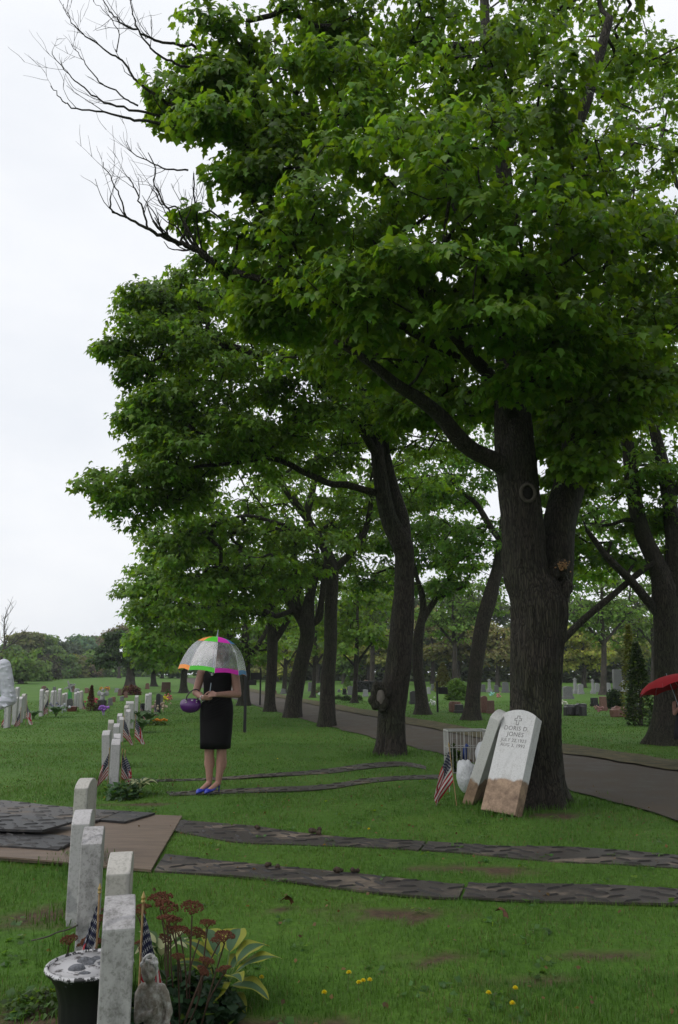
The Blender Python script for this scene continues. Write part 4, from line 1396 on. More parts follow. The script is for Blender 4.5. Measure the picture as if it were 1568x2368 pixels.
# ---- small flags
def flag_mat():
    m, t, b = _new('flag_cloth')
    uv = nd(t, 'ShaderNodeUVMap')
    sp = nd(t, 'ShaderNodeSeparateXYZ')
    t.links.new(uv.outputs[0], sp.inputs[0])

    def mth(op, a, b_=None, c_=None):
        n = nd(t, 'ShaderNodeMath', operation=op)
        for i, q in enumerate((a, b_, c_)):
            if q is None:
                continue
            if isinstance(q, (int, float)):
                n.inputs[i].default_value = q
            else:
                t.links.new(q, n.inputs[i])
        return n.outputs[0]
    u, v = sp.outputs['X'], sp.outputs['Y']
    stripe = mth('LESS_THAN', mth('MODULO', mth('MULTIPLY', v, 6.5), 1.0), .5)     # red where true
    canton = mth('MULTIPLY', mth('LESS_THAN', u, .4), mth('GREATER_THAN', v, 6 / 13))
    # rows of stars, alternate rows shifted
    sv = mth('MULTIPLY', mth('SUBTRACT', v, 6 / 13), 13 / 7 * 9)
    row = mth('FLOOR', sv)
    su = mth('ADD', mth('MULTIPLY', u, 6 / .4), mth('MULTIPLY', mth('MODULO', row, 2.0), .5))
    du = mth('MULTIPLY', mth('SUBTRACT', mth('FRACT', su), .5), 1.0)
    dv = mth('MULTIPLY', mth('SUBTRACT', mth('FRACT', sv), .5), .95)
    rr = mth('SQRT', mth('ADD', mth('MULTIPLY', du, du), mth('MULTIPLY', dv, dv)))
    ang = mth('ARCTAN2', du, dv)
    lim = mth('ADD', .22, mth('MULTIPLY', mth('COSINE', mth('MULTIPLY', ang, 5.0)), .10))
    star = mth('LESS_THAN', rr, lim)
    c1 = nd(t, 'ShaderNodeMixRGB')
    c1.inputs['Color1'].default_value = (.60, .58, .57, 1)
    c1.inputs['Color2'].default_value = (.36, .012, .03, 1)
    t.links.new(stripe, c1.inputs['Fac'])
    c2 = nd(t, 'ShaderNodeMixRGB')
    c2.inputs['Color1'].default_value = (.016, .02, .055, 1)
    c2.inputs['Color2'].default_value = (.5, .5, .5, 1)
    t.links.new(star, c2.inputs['Fac'])
    c3 = nd(t, 'ShaderNodeMixRGB')
    t.links.new(canton, c3.inputs['Fac'])
    t.links.new(c1.outputs[0], c3.inputs['Color1'])
    t.links.new(c2.outputs[0], c3.inputs['Color2'])
    t.links.new(c3.outputs[0], b.inputs['Base Color'])
    b.inputs['Roughness'].default_value = .75
    tr = nd(t, 'ShaderNodeBsdfTranslucent')
    t.links.new(c3.outputs[0], tr.inputs['Color'])
    ms = nd(t, 'ShaderNodeMixShader', Fac=.3)
    t.links.new(b.outputs[0], ms.inputs[1])
    t.links.new(tr.outputs[0], ms.inputs[2])
    t.links.new(ms.outputs[0], t.nodes['Material Output'].inputs['Surface'])
    return m


FLAG = flag_mat()
STICK = mat('flag_stick', (.34, .22, .11), .6, scale=30)
TIP = mat('flag_tip', (.32, .22, .06), .35, spec=.6)


def flag_cloth_mesh(seed, hoist=.29, fly=.44, side=1, limp=.8):
    rnd = random.Random(seed)
    nu, nv = 22, 14
    ph = rnd.uniform(0, 6)
    vs, uvs = [], []
    for i in range(nu + 1):
        u = i / nu
        for j in range(nv + 1):
            v = j / nv
            # wet cloth hanging from the staff: the fly drops, gathering in folds
            out_ = side * (fly * u * (1 - limp) + .05 * math.sin(min(u * 2.5, 1.57)) * (1 - .3 * v) + (.06 + .05 * rnd.random() * 0) * u * (1 - v))
            drop = fly * u * (limp * .93)
            fold = (.028 * math.sin(v * 9 + ph + u * 3) + .016 * math.sin(v * 17 + ph * 2)) * min(1, u * 2.5)
            z = v * hoist * (1 - .40 * u) - drop + .06 * u * v
            x = out_ + .02 * math.sin(v * 7 + ph + u * 5) * u
            vs.append((x, fold, z))
            uvs.append((u, v))
    fs = []
    for i in range(nu):
        for j in range(nv):
            a = i * (nv + 1) + j
            fs.append((a, a + nv + 1, a + nv + 2, a + 1))
    me = bpy.data.meshes.new('cloth')
    me.from_pydata(vs, [], fs)
    ul = me.uv_layers.new(name='UVMap')
    for lp in me.loops:
        ul.data[lp.index].uv = uvs[lp.vertex_index]
    me.polygons.foreach_set('use_smooth', [True] * len(fs))
    me.materials.append(FLAG)
    return me


_clothes = {}


def flag(x, y, label, h=.66, side=1, rz=0.0, lean=(0, 0), seed=0, group='small flags at the graves', limp=.8, sc=1.0):
    root = thing('flag', label, 'flag', (x, y, ground_z(x, y)), rz, group)
    root.rotation_euler = (lean[0], lean[1], rz)
    root.scale = (sc, sc, sc)
    MB().tube([(0, 0, -.06), (0, 0, h)], .0045, 6).build('staff', STICK, root)
    MB().lathe([(.0045, 0), (.009, .006), (.006, .014), (.0085, .022), (.0005, .045)], 8, (0, 0, h)).build('staff_tip', TIP, root)
    key = (seed % 5, side, limp)
    if key not in _clothes:
        _clothes[key] = flag_cloth_mesh(seed % 5, side=side, limp=limp)
    obj('cloth', _clothes[key], None, root, (0, 0, h - .31))
    return root


def zflag(x, ytop, Y, label, **k):
    """zoom-2 reading of staff top"""
    p = P(x / 3.5714, 1379.8 + ytop / 3.5714, Y)
    flag(p.x, p.y, label, h=max(.35, (p.z - ground_z(p.x, p.y)) / k.get('sc', 1) - .03), **k)


q = P(332, 2070, 3.30)
flag(q.x, q.y, 'flag hanging right of the nearest headstone above the cherub statue', h=q.z - .03, side=1, rz=R(10), seed=1, limp=.86)
q = P(231, 2050, 3.62)
flag(q.x, q.y, 'flag squeezed between the third headstone and the one before it', h=q.z - .03, side=-1, rz=R(30), seed=2, limp=.86)
zflag(1012, 1260, 10.3, 'left flag of the two behind the headstone with leafy plants', side=1, seed=3, rz=R(20))
zflag(1042, 1270, 10.5, 'right flag of the two behind the headstone with leafy plants', side=1, seed=0, rz=R(-30), lean=(0, R(-2)))
zflag(905, 1250, 10.8, 'flag peeking out left of the headstone with leafy plants', side=-1, seed=4, rz=R(20))
zflag(1025, 985, 16.5, 'larger left flag of the pair in the near row', side=1, seed=1, rz=R(15), sc=1.18, limp=.74)
zflag(1120, 975, 16.8, 'larger right flag of the pair in the near row', side=1, seed=2, rz=R(-10), sc=1.25, limp=.74)
zflag(1160, 860, 25.0, 'small flag in front of the polished black stone', side=1, seed=3)
zflag(1275, 880, 27.5, 'small flag right of the far pair of white headstones', side=1, seed=0)
zflag(100, 880, 21.8, 'flag between the first two headstones by the person in white', side=-1, seed=2, rz=R(-10), sc=1.35, limp=.72)
zflag(172, 945, 22.2, 'low flag with crossed folds near the person in white', side=-1, seed=3, rz=R(10), limp=.86, sc=1.3)
zflag(226, 862, 23.0, 'wide flag at the right of the group near the person in white', side=1, seed=1, rz=R(-25), sc=1.35, limp=.72)
zflag(405, 822, 27.5, 'flag at the left end of the middle group of headstones', side=-1, seed=4, rz=R(15), sc=1.4)
zflag(478, 870, 30.6, 'flag half hidden in the middle group of headstones', side=1, seed=0)
zflag(605, 865, 31.5, 'flag behind the brown planter in the middle group', side=-1, seed=1)
zflag(685, 868, 32.2, 'flag at the rightmost headstone of the middle group', side=1, seed=2)
q = P(1052, 1725, 9.2)
flag(q.x, q.y, 'flag planted before the white wire basket', h=.52, side=-1, rz=R(-12), lean=(0, R(-6)), seed=1, limp=.72, sc=1.2)


# ---- ground protection mats and plywood
def sheet(name, label, top, bot, thick, m, z0=.0, cat='mat', cleats=0, cleat_m=None, group=None, wav=.012, seed=0, step=.26, single=True, nrow=None):
    """board/mat between two measured long edges (survey pixels on the ground)"""
    A = [G(*p) for p in top]
    B = [G(*p) for p in bot]
    pA, _ = smooth_path([(p, 1) for p in A], 6) if len(A) > 2 else ([A[0].lerp(A[1], k / 8) for k in range(9)], 0)
    pB, _ = smooth_path([(p, 1) for p in B], 6) if len(B) > 2 else ([B[0].lerp(B[1], k / 8) for k in range(9)], 0)

    def resample(pts, n):
        d = [0]
        for a, b in zip(pts, pts[1:]):
            d.append(d[-1] + (b - a).length)
        o = []
        j = 0
        for k in range(n):
            s_ = d[-1] * k / (n - 1)
            while j < len(pts) - 2 and d[j + 1] < s_:
                j += 1
            f = (s_ - d[j]) / max(d[j + 1] - d[j], 1e-9)
            o.append(pts[j].lerp(pts[j + 1], f))
        return o, d[-1]
    NL, NW = 26, 5
    a, La = resample(pA, NL)
    b, Lb = resample(pB, NL)
    c0 = (a[0] + b[0] + a[-1] + b[-1]) / 4
    c0.z = 0
    root = thing(name, label, cat, c0, 0, group)
    rn = random.Random(seed)

    def hgt(p):
        return z0 + wav * (mnoise.noise(Vector((p.x * .9 + seed, p.y * .9, 0))) + .35 * mnoise.noise(Vector((p.x * 3, p.y * 3, seed))))
    g = []
    for i in range(NL):
        for j in range(NW):
            p = a[i].lerp(b[i], j / (NW - 1))
            g.append((p.x - c0.x, p.y - c0.y, hgt(p)))
    nT = len(g)
    vs = [(x, y, z + thick) for x, y, z in g] + g
    fs = []
    for i in range(NL - 1):
        for j in range(NW - 1):
            q_ = i * NW + j
            fs.append((q_, q_ + 1, q_ + NW + 1, q_ + NW))
            fs.append((nT + q_, nT + q_ + NW, nT + q_ + NW + 1, nT + q_ + 1))
    for i in range(NL - 1):
        for j in (0, NW - 1):
            q_ = i * NW + j
            fs.append((q_, q_ + NW, nT + q_ + NW, nT + q_) if j == 0 else (q_ + NW, q_, nT + q_, nT + q_ + NW))
    for j in range(NW - 1):
        for i in (0, NL - 1):
            q_ = i * NW + j
            fs.append((q_ + 1, q_, nT + q_, nT + q_ + 1) if i == 0 else (q_, q_ + 1, nT + q_ + 1, nT + q_))
    bm_ = MB().add(vs, fs).build('panel', m, root)
    if cleats:
        mid = [p.lerp(r, .5) for p, r in zip(a, b)]
        Wd = (a[NL // 2] - b[NL // 2]).length
        L = (La + Lb) / 2
        nx = int(L / step)
        ny = nrow or max(2, int(Wd / .13))
        mbj = MB()
        for i in range(nx):
            for j in range(ny):
                u = (i + .5 + (.5 if j % 2 else 0) - .25) / nx
                v = (j + .5) / ny
                if not (0.01 < u < .99):
                    continue
                f = u * (NL - 1)
                k = min(int(f), NL - 2)
                pa, pb = a[k].lerp(a[k + 1], f - k), b[k].lerp(b[k + 1], f - k)
                p = pa.lerp(pb, v)
                dr = ((a[k + 1] - a[k]) + (b[k + 1] - b[k])).normalized()
                an = math.atan2(dr.y, dr.x) + (R(28) if (i + j) % 2 else R(-28)) + rn.gauss(0, .12)
                if rn.random() < .14:
                    continue
                p = p + Vector((rn.gauss(0, .014), rn.gauss(0, .008), 0))
                pz = hgt(p) + thick
                if single:
                    obj('tread_bar', CLEAT, None, root, (p.x - c0.x, p.y - c0.y, pz), (0, 0, an))
                else:
                    mbj.box((p.x - c0.x, p.y - c0.y, pz + .004), (.13, .022, .014), Matrix.Rotation(an, 3, 'Z'), .7)
        if not single:
            mbj.build('tread_bars', m, root)['kind'] = 'stuff'
    return root


def rubber(name, col, mud, lo, hi, seedv):
    m, t, b = _new(name)
    tcn = nd(t, 'ShaderNodeTexCoord')
    geo = nd(t, 'ShaderNodeNewGeometry')
    mp_ = nd(t, 'ShaderNodeMapping', Scale=(.8, 2.2, 1))
    t.links.new(geo.outputs['Position'], mp_.inputs['Vector'])
    n1 = nd(t, 'ShaderNodeTexNoise', Scale=1.9, Detail=9.0, Roughness=.68)
    n1.inputs['Distortion'].default_value = .6
    t.links.new(mp_.outputs[0], n1.inputs['Vector'])
    r1 = nd(t, 'ShaderNodeValToRGB')
    r1.color_ramp.elements[0].position = lo
    r1.color_ramp.elements[0].color = (*col, 1)
    r1.color_ramp.elements[1].position = hi
    r1.color_ramp.elements[1].color = (*mud, 1)
    t.links.new(n1.outputs['Fac'], r1.inputs['Fac'])
    n2 = nd(t, 'ShaderNodeTexNoise', Scale=40.0, Detail=5.0, Roughness=.7)
    t.links.new(geo.outputs['Position'], n2.inputs['Vector'])
    mm = nd(t, 'ShaderNodeMixRGB', blend_type='OVERLAY', Fac=.6)
    t.links.new(r1.outputs[0], mm.inputs['Color1'])
    t.links.new(n2.outputs['Fac'], mm.inputs['Color2'])
    t.links.new(mm.outputs[0], b.inputs['Base Color'])
    mr = nd(t, 'ShaderNodeMapRange')
    mr.inputs['From Min'].default_value = lo
    mr.inputs['From Max'].default_value = hi
    mr.inputs['To Min'].default_value = .5
    mr.inputs['To Max'].default_value = .8
    t.links.new(n1.outputs['Fac'], mr.inputs['Value'])
    t.links.new(mr.outputs[0], b.inputs['Roughness'])
    bp = nd(t, 'ShaderNodeBump', Strength=.4, Distance=.01)
    t.links.new(n2.outputs['Fac'], bp.inputs['Height'])
    t.links.new(bp.outputs[0], b.inputs['Normal'])
    MATS[name] = m
    return m


RUB = rubber('muddy_mat', (.036, .029, .025), (.20, .155, .115), .53, .68, 0)
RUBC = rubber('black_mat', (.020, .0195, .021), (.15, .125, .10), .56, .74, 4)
CLEAT = MB().add([(-.07, 0, 0), (-.03, -.012, 0), (.03, -.012, 0), (.07, 0, 0), (.03, .012, 0), (-.03, .012, 0), (-.045, 0, .010), (.045, 0, .010)], [(0, 1, 6), (1, 2, 7, 6), (2, 3, 7), (3, 4, 7), (4, 5, 6, 7), (5, 0, 6)]).mesh('tread_bar')
CLEAT.materials.append(mat('tread_rubber_shaded', (.013, .0115, .0105), .6, scale=9, var=.5))  # bars darker than the muddy mat: shade of their sides put into the colour
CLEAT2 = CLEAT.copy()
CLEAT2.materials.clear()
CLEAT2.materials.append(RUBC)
PLY = mat('plywood', (.105, .076, .056), .62, scale=5, col2=(.185, .135, .10), lo=.3, hi=.7, stretch=(.5, 3, 1), bump=.25, bscale=30, spec=.4)

MATG = 'ribbed ground mats laid over the lawn'
sheet('ground_mat', 'muddy ribbed mat strip running from the plywood toward the big maple', [(416, 1899), (576, 1911), (736, 1931), (936, 1943), (985, 1946)], [(402, 1922), (536, 1946), (696, 1953), (896, 1961), (968, 1967)], .014, RUB, -.006, cleats=1, group=MATG, seed=1, nrow=5, step=.2)
sheet('ground_mat', 'muddy ribbed mat strip ending at the right edge below the lane', [(990, 1946), (1141, 1955), (1341, 1961), (1568, 1977), (1720, 1990)], [(974, 1967), (1061, 1973), (1261, 1991), (1568, 2007), (1720, 2018)], .014, RUB, -.006, cleats=1, group=MATG, seed=2, nrow=5, step=.2)
sheet('ground_mat', 'nearest ribbed mat strip, the half touching the plywood corner', [(382, 1976), (576, 2000), (776, 2018), (1003, 2041), (1074, 2045)], [(356, 2016), (616, 2034), (816, 2060), (1003, 2076), (1061, 2077)], .014, RUB, -.006, cleats=1, group=MATG, seed=3, nrow=5, step=.2)
sheet('ground_mat', 'nearest ribbed mat strip, the half past the joint at right', [(1084, 2044), (1341, 2045), (1568, 2057), (1760, 2068)], [(1070, 2078), (1301, 2087), (1568, 2093), (1760, 2102)], .014, RUB, -.006, cleats=1, group=MATG, seed=4, nrow=5, step=.2)
sheet('ground_mat', 'far ribbed mat strip behind the person in black', [(335, 1804), (500, 1799), (616, 1790), (756, 1779), (856, 1765), (930, 1762), (985, 1772)], [(335, 1808), (500, 1804), (616, 1797), (756, 1789), (856, 1777), (930, 1771), (985, 1779)], .012, RUB, -.005, cleats=1, group=MATG, seed=5, single=False, nrow=3)
sheet('ground_mat', 'ribbed mat strip under the blue shoes', [(385, 1833), (516, 1826), (736, 1817), (856, 1800), (960, 1793), (1030, 1793)], [(395, 1840), (516, 1835), (736, 1828), (856, 1811), (960, 1802), (1030, 1801)], .012, RUB, -.005, cleats=1, group=MATG, seed=6, single=False, nrow=3)

sheet('plywood_board', 'large wet brown plywood sheet lying under the left mats', [(-120, 1862), (140, 1880), (421, 1891)], [(-240, 1975), (0, 1990), (160, 2003), (349, 2018)], .018, PLY, .004, cat='plywood', wav=.006, seed=7)


def Z1(x, y): return x / 3.5714, 1756.1 + y / 3.5714


SL = MAT_STACK = 'black ribbed mats piled on the plywood'
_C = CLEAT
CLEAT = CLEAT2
sheet('ground_mat', 'pale muddy ribbed mat at the back of the pile', [Z1(-700, 320), Z1(0, 372), Z1(440, 418), Z1(990, 468)], [Z1(-760, 450), Z1(0, 497), Z1(330, 542), Z1(770, 556)], .018, RUB, .03, cleats=1, group=SL, seed=8, wav=.006, nrow=6, step=.2)
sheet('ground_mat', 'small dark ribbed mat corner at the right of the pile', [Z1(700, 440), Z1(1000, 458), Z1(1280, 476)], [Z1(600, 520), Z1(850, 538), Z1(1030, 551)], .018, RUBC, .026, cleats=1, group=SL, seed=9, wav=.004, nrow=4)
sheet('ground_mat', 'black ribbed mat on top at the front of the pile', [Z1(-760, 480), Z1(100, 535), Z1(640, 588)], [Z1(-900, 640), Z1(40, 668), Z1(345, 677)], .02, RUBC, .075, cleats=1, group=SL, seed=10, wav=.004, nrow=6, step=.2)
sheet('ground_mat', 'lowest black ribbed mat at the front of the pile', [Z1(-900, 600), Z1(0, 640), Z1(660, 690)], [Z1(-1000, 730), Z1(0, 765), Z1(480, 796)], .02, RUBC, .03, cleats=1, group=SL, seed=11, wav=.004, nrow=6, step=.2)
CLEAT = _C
sheet('plywood_board', 'second plywood edge showing beneath the black mats', [Z1(-600, 700), Z1(0, 730), Z1(500, 770)], [Z1(-700, 810), Z1(0, 842), Z1(560, 890)], .012, PLY, .0245, cat='plywood', wav=.003, seed=12)

# clods of earth and dead leaves lying about
CLOD = mat('earth_clod', (.055, .038, .026), .95, scale=14, var=.4, bump=.5)


def clod(px, py, r, label, z=.0, m=CLOD):
    p = G(px, py)
    rn = random.Random(int(px * 7 + py))
    mb = MB()
    for k in range(6):
        mb.ell((rn.gauss(0, r * .5), rn.gauss(0, r * .4), r * rn.uniform(.15, .6)), r * rn.uniform(.4, .7), 8, 6)
    o = obj('earth_clod', remeshed(mb, 'earth_clod', r * .16, 1), m, None, (p.x, p.y, z))
    tag(o, label, 'clod', 'earth clods on the mats')


for px, py, r, lb in [(725, 1928, .035, 'left of two earth clods on the upper mat strip'), (738, 1932, .03, 'right of two earth clods on the upper mat strip'), (594, 1921, .028, 'flat earth clod on the upper mat strip near the plywood'),
                      (617, 2008, .028, 'earth clod at the middle of the nearest mat strip'), (645, 2012, .025, 'small dark clod on the nearest mat strip'), (820, 2024, .03, 'earth clod near the joint of the nearest mat strip'), (783, 2022, .03, 'crumbly earth clod left of the mat joint')]:
    clod(px, py, r, lb, .018)
DRY = mat('dry_leaf', (.14, .055, .022), .8, scale=30, var=.4)
for px, py, lb in [(676, 2100, 'curled orange-brown dead leaf on the lawn below the mats'), (1168, 2133, 'flat reddish dead leaf right of the mat joint'), (255, 2125, 'dead brown leaf left of the third headstone')]:
    p = G(px, py)
    mb = MB()
    T, Fc = LOD[0]
    mb.add([(x * .09, y * .09, .02 + .03 * math.sin(y * 3) + z * .1) for x, y, z in T], [tuple(f) for f in Fc])
    tag(mb.build('dead_leaf', DRY, loc=(p.x, p.y, .012), rot=(R(15), R(25), px * .7), smooth=True), lb, 'leaf')
# ------------------------------------------------------------------ urn, statue, plants
def urn():
    rim = P(208, 2228, 3.42)
    zr = rim.z
    root = thing('urn', 'black urn planter with a peeling white rim beside the nearest headstone', 'urn', (rim.x, rim.y, 0))
    r = 100 * mpp(rim)
    m, t, b = _new('urn_body')
    tcn = nd(t, 'ShaderNodeTexCoord')
    sp = nd(t, 'ShaderNodeSeparateXYZ')
    t.links.new(tcn.outputs['Object'], sp.inputs[0])
    n1 = nd(t, 'ShaderNodeTexNoise', Scale=34.0, Detail=6.0, Roughness=.75)
    t.links.new(tcn.outputs['Object'], n1.inputs['Vector'])
    ma = nd(t, 'ShaderNodeMath', operation='MULTIPLY_ADD')
    ma.inputs[1].default_value = .13
    t.links.new(n1.outputs['Fac'], ma.inputs[0])
    t.links.new(sp.outputs['Z'], ma.inputs[2])
    mr = nd(t, 'ShaderNodeMapRange')
    mr.inputs['From Min'].default_value = zr + .060
    mr.inputs['From Max'].default_value = zr + .065
    t.links.new(ma.outputs[0], mr.inputs['Value'])
    mx_ = nd(t, 'ShaderNodeMixRGB')
    mx_.inputs['Color1'].default_value = (.010, .0095, .011, 1)
    mx_.inputs['Color2'].default_value = (.46, .455, .47, 1)
    t.links.new(mr.outputs[0], mx_.inputs['Fac'])
    t.links.new(mx_.outputs[0], b.inputs['Base Color'])
    b.inputs['Roughness'].default_value = .45
    prof = [(r * .56, -.05), (r * .58, .0), (r * .60, zr * .35), (r * .63, zr * .6), (r * .72, zr * .78), (r * .86, zr * .90), (r * .97, zr * .955), (r * 1.0, zr * .98), (r * .985, zr), (r * .93, zr + .004), (r * .90, zr - .006)]
    mb = MB()
    n = 48
    vs = []
    for k, (rr, z) in enumerate(prof):
        for j in range(n):
            th = 2 * math.pi * j / n
            fl = 1 + (.022 * math.cos(th * 16) if k < 5 else 0)
            vs.append((rr * fl * math.cos(th), rr * fl * math.sin(th), z))
    mb.add(vs, [(i * n + j, i * n + (j + 1) % n, (i + 1) * n + (j + 1) % n, (i + 1) * n + j) for i in range(len(prof) - 1) for j in range(n)])
    mb.build('body', m, root, smooth=True)
    inner = [(r * .90, zr - .006), (r * .84, zr - .035), (r * .70, zr - .060), (0.001, zr - .065)]
    m2 = mat('urn_inside', (.05, .045, .045), .55, scale=22, col2=(.40, .395, .41), lo=.39, hi=.46)
    MB().lathe(inner, 40).build('bowl', m2, root, smooth=True)
    rn = random.Random(5)
    mb = MB()
    for k in range(26):
        mb.ell((rn.gauss(.02, .05), rn.gauss(0, .035), zr - .035 + rn.uniform(0, .03)), (rn.uniform(.02, .04), rn.uniform(.02, .035), rn.uniform(.012, .024)), 8, 6)
    w_ = obj('wet_wad', remeshed(mb, 'wet_wad', .006, 1), mat('grey_wad', (.10, .105, .12), .5, scale=30, var=.4, bump=.6), None, (rim.x, rim.y, 0))
    tag(w_, 'crumpled wet grey lump lying in the urn', 'lump')


urn()


def cherub():
    p = P(336, 2300, 3.16)
    base = Vector((p.x + .022, 3.16, 0))
    root = thing('cherub_statue', 'weathered stone cherub statue half behind the nearest headstone', 'statue', base)
    k = .40
    mb = MB()
    hd = Vector((-.012, -.01, .365))
    mb.ell(hd, (.036, .036, .041))                                   # head
    mb.ell(hd + Vector((.004, -.024, -.012)), (.020, .014, .018))        # cheeks and chin
    mb.ell(hd + Vector((.006, -.037, -.004)), (.0048, .006, .007))       # nose
    mb.ell(hd + Vector((.005, -.032, -.021)), (.009, .006, .0035))       # mouth
    for sx in (-1, 1):
        mb.ell(hd + Vector((sx * .012 + .006, -.031, .009)), (.008, .004, .003))  # brow
        mb.ell(hd + Vector((sx * .030, 0, -.004)), (.005, .008, .01))             # ear
    mb.caps(hd + Vector((0, 0, -.03)), .015, (.0, 0, .315), .019)         # neck
    mb.caps((-.04, 0, .298), .026, (.045, 0, .296), .026)             # shoulders
    mb.ell((.005, 0, .262), (.058, .042, .055))
    mb.ell((.018, .0, .215), (.052, .042, .055))
    mb.ell((.030, .0, .165), (.058, .046, .06))
    # robe sweeping out to the right
    mb.caps((.02, 0, .15), .055, (.07, .0, .06), .062)
    mb.caps((.01, 0, .14), .05, (.0, .0, .03), .062)
    mb.caps((.06, -.01, .12), .04, (.13, -.01, .02), .045)
    # her right arm bent to the breast, left arm hanging
    mb.caps((-.055, -.005, .285), .020, (-.05, -.03, .215), .017)
    mb.caps((-.05, -.03, .215), .016, (.028, -.058, .243), .011)
    for q in range(4):
        mb.caps((.026, -.057, .243 + (q - 1.5) * .006), .0048, (.046, -.058, .256 + (q - 1.5) * .0055), .0036)
    mb.caps((.030, -.06, .246), .005, (.032, -.064, .262), .0036)
    mb.caps((.062, 0, .285), .020, (.088, -.012, .232), .017)
    mb.caps((.088, -.012, .232), .016, (.078, -.045, .19), .012)
    for q in range(4):
        mb.caps((.078 + (q - 1.5) * .006, -.047, .187), .0046, (.074 + (q - 1.5) * .006, -.053, .168), .0036)
    for q in range(7):                                                # folds
        x = -.03 + q * .022
        mb.caps((.0 + x * .5, -.040, .19), .006, (x * 1.5 + .03, -.058, .03), .011)
    m = mat('statue_stone', (.20, .175, .145), .85, scale=40, col2=(.44, .43, .41), lo=.44, hi=.68, bump=.25, bscale=140)
    root.scale = (.80, .85, 1.03)
    obj('figure', remeshed(mb, 'figure', .0038, 1, .5), m, root)
    mb = MB()
    rn = random.Random(2)
    for q in range(46):
        v = Vector((rn.gauss(0, 1), rn.gauss(0, 1), rn.gauss(.6, .8))).normalized()
        if v.y < -.55 and v.z < .35:
            continue
        c = hd + Vector((v.x * .037, v.y * .036 + .003, v.z * .040 + .008))
        mb.ell(c, rn.uniform(.007, .011), 7, 5)
    obj('hair', remeshed(mb, 'hair', .0036, 1), mat('statue_hair', (.34, .33, .325), .85, scale=60, col2=(.58, .57, .57)), root)
    MB().lathe([(.105, -.03), (.105, .012), (.095, .02), (.001, .02)], 20, (.04, 0, 0)).build('plinth', m, root, smooth=True)


cherub()

# ---- sedum gone brown
SEDH = mat('sedum_head', (.055, .017, .008), .9, scale=60, col2=(.15, .052, .024), lo=.35, hi=.65)
SEDS = mat('sedum_stem', (.06, .035, .022), .8, scale=20)


def sedum_head_mesh(seed):
    rn = random.Random(seed)
    mb = MB()
    for k in range(230):
        a, r = rn.uniform(0, 6.28), math.sqrt(rn.random())
        z = .35 * (1 - r * r) + rn.gauss(0, .07) - .05
        s_ = rn.uniform(.07, .12)
        c = Vector((math.cos(a) * r, math.sin(a) * r, z))
        v = [Vector((1, 0, 0)), Vector((-.5, .87, 0)), Vector((-.5, -.87, 0)), Vector((0, 0, 1.1)), Vector((0, 0, -.9))]
        ro = Matrix.Rotation(rn.uniform(0, 6), 3, 'Z') @ Matrix.Rotation(rn.gauss(0, .6), 3, 'X')
        mb.add([c + ro @ q * s_ for q in v], [(0, 1, 3), (1, 2, 3), (2, 0, 3), (1, 0, 4), (2, 1, 4), (0, 2, 4)])
    for k in range(9):
        a = k / 9 * 6.28
        mb.tube([(0, 0, -.9), (math.cos(a) * .35, math.sin(a) * .35, -.35), (math.cos(a) * .7, math.sin(a) * .7, .05)], .028, 4)
    me = mb.mesh('flower_head')
    me.materials.append(SEDH)
    return me


SH = [sedum_head_mesh(k) for k in range(4)]


def sedum(label, base, heads):
    """heads: (px,py,width px,Y)"""
    root = thing('sedum_plant', label, 'plant', base, 0)
    rn = random.Random(len(heads))
    for k, (px, py, wd, Y) in enumerate(heads):
        p = P(px, py, Y) - base
        r = wd / 2 * mpp(P(px, py, Y))
        b = Vector((p.x * .35 + rn.gauss(0, .03), p.y * .5 + rn.gauss(0, .03), -.02))
        mid = b.lerp(p, .55) + Vector((rn.gauss(0, .012), rn.gauss(0, .012), 0))
        neck = Vector((p.x, p.y, p.z - r * .7))
        MB().tube(smooth_path([(b, 1), (mid, 1), (neck, 1)], 4)[0], .0034, 5).build('stem', SEDS, root)
        o = obj('flower_head', SH[k % 4], None, root, p, (rn.gauss(0, .18), rn.gauss(0, .18), rn.uniform(0, 6)))
        o.scale = (r, r, r * .8)


sedum('brown dried sedum with tall flat flower heads right of the nearest headstone', Vector((G(425, 2330).x, 3.66, 0)),
      [(445, 2097, 54, 3.7), (480, 2133, 38, 3.65), (520, 2162, 50, 3.6), (505, 2172, 36, 3.55), (412, 2211, 30, 3.4), (478, 2221, 38, 3.5), (517, 2240, 36, 3.45), (470, 2245, 34, 3.35), (462, 2157, 40, 3.75), (386, 2095, 56, 3.7), (388, 2124, 50, 3.6),
       (418, 2149, 46, 3.6), (371, 2075, 58, 3.8), (333, 2096, 36, 3.7), (322, 2108, 34, 3.6), (395, 2150, 30, 3.7), (322, 2180, 30, 3.5), (440, 2158, 32, 3.85), (383, 2170, 34, 3.9), (405, 2128, 34, 3.9)])
sedum('brown dried sedum heads behind the black urn', Vector((G(205, 2235).x, 3.95, 0)),
      [(160, 2172, 40, 3.85), (213, 2176, 50, 3.8), (232, 2122, 30, 4.0), (195, 2182, 34, 3.9)])


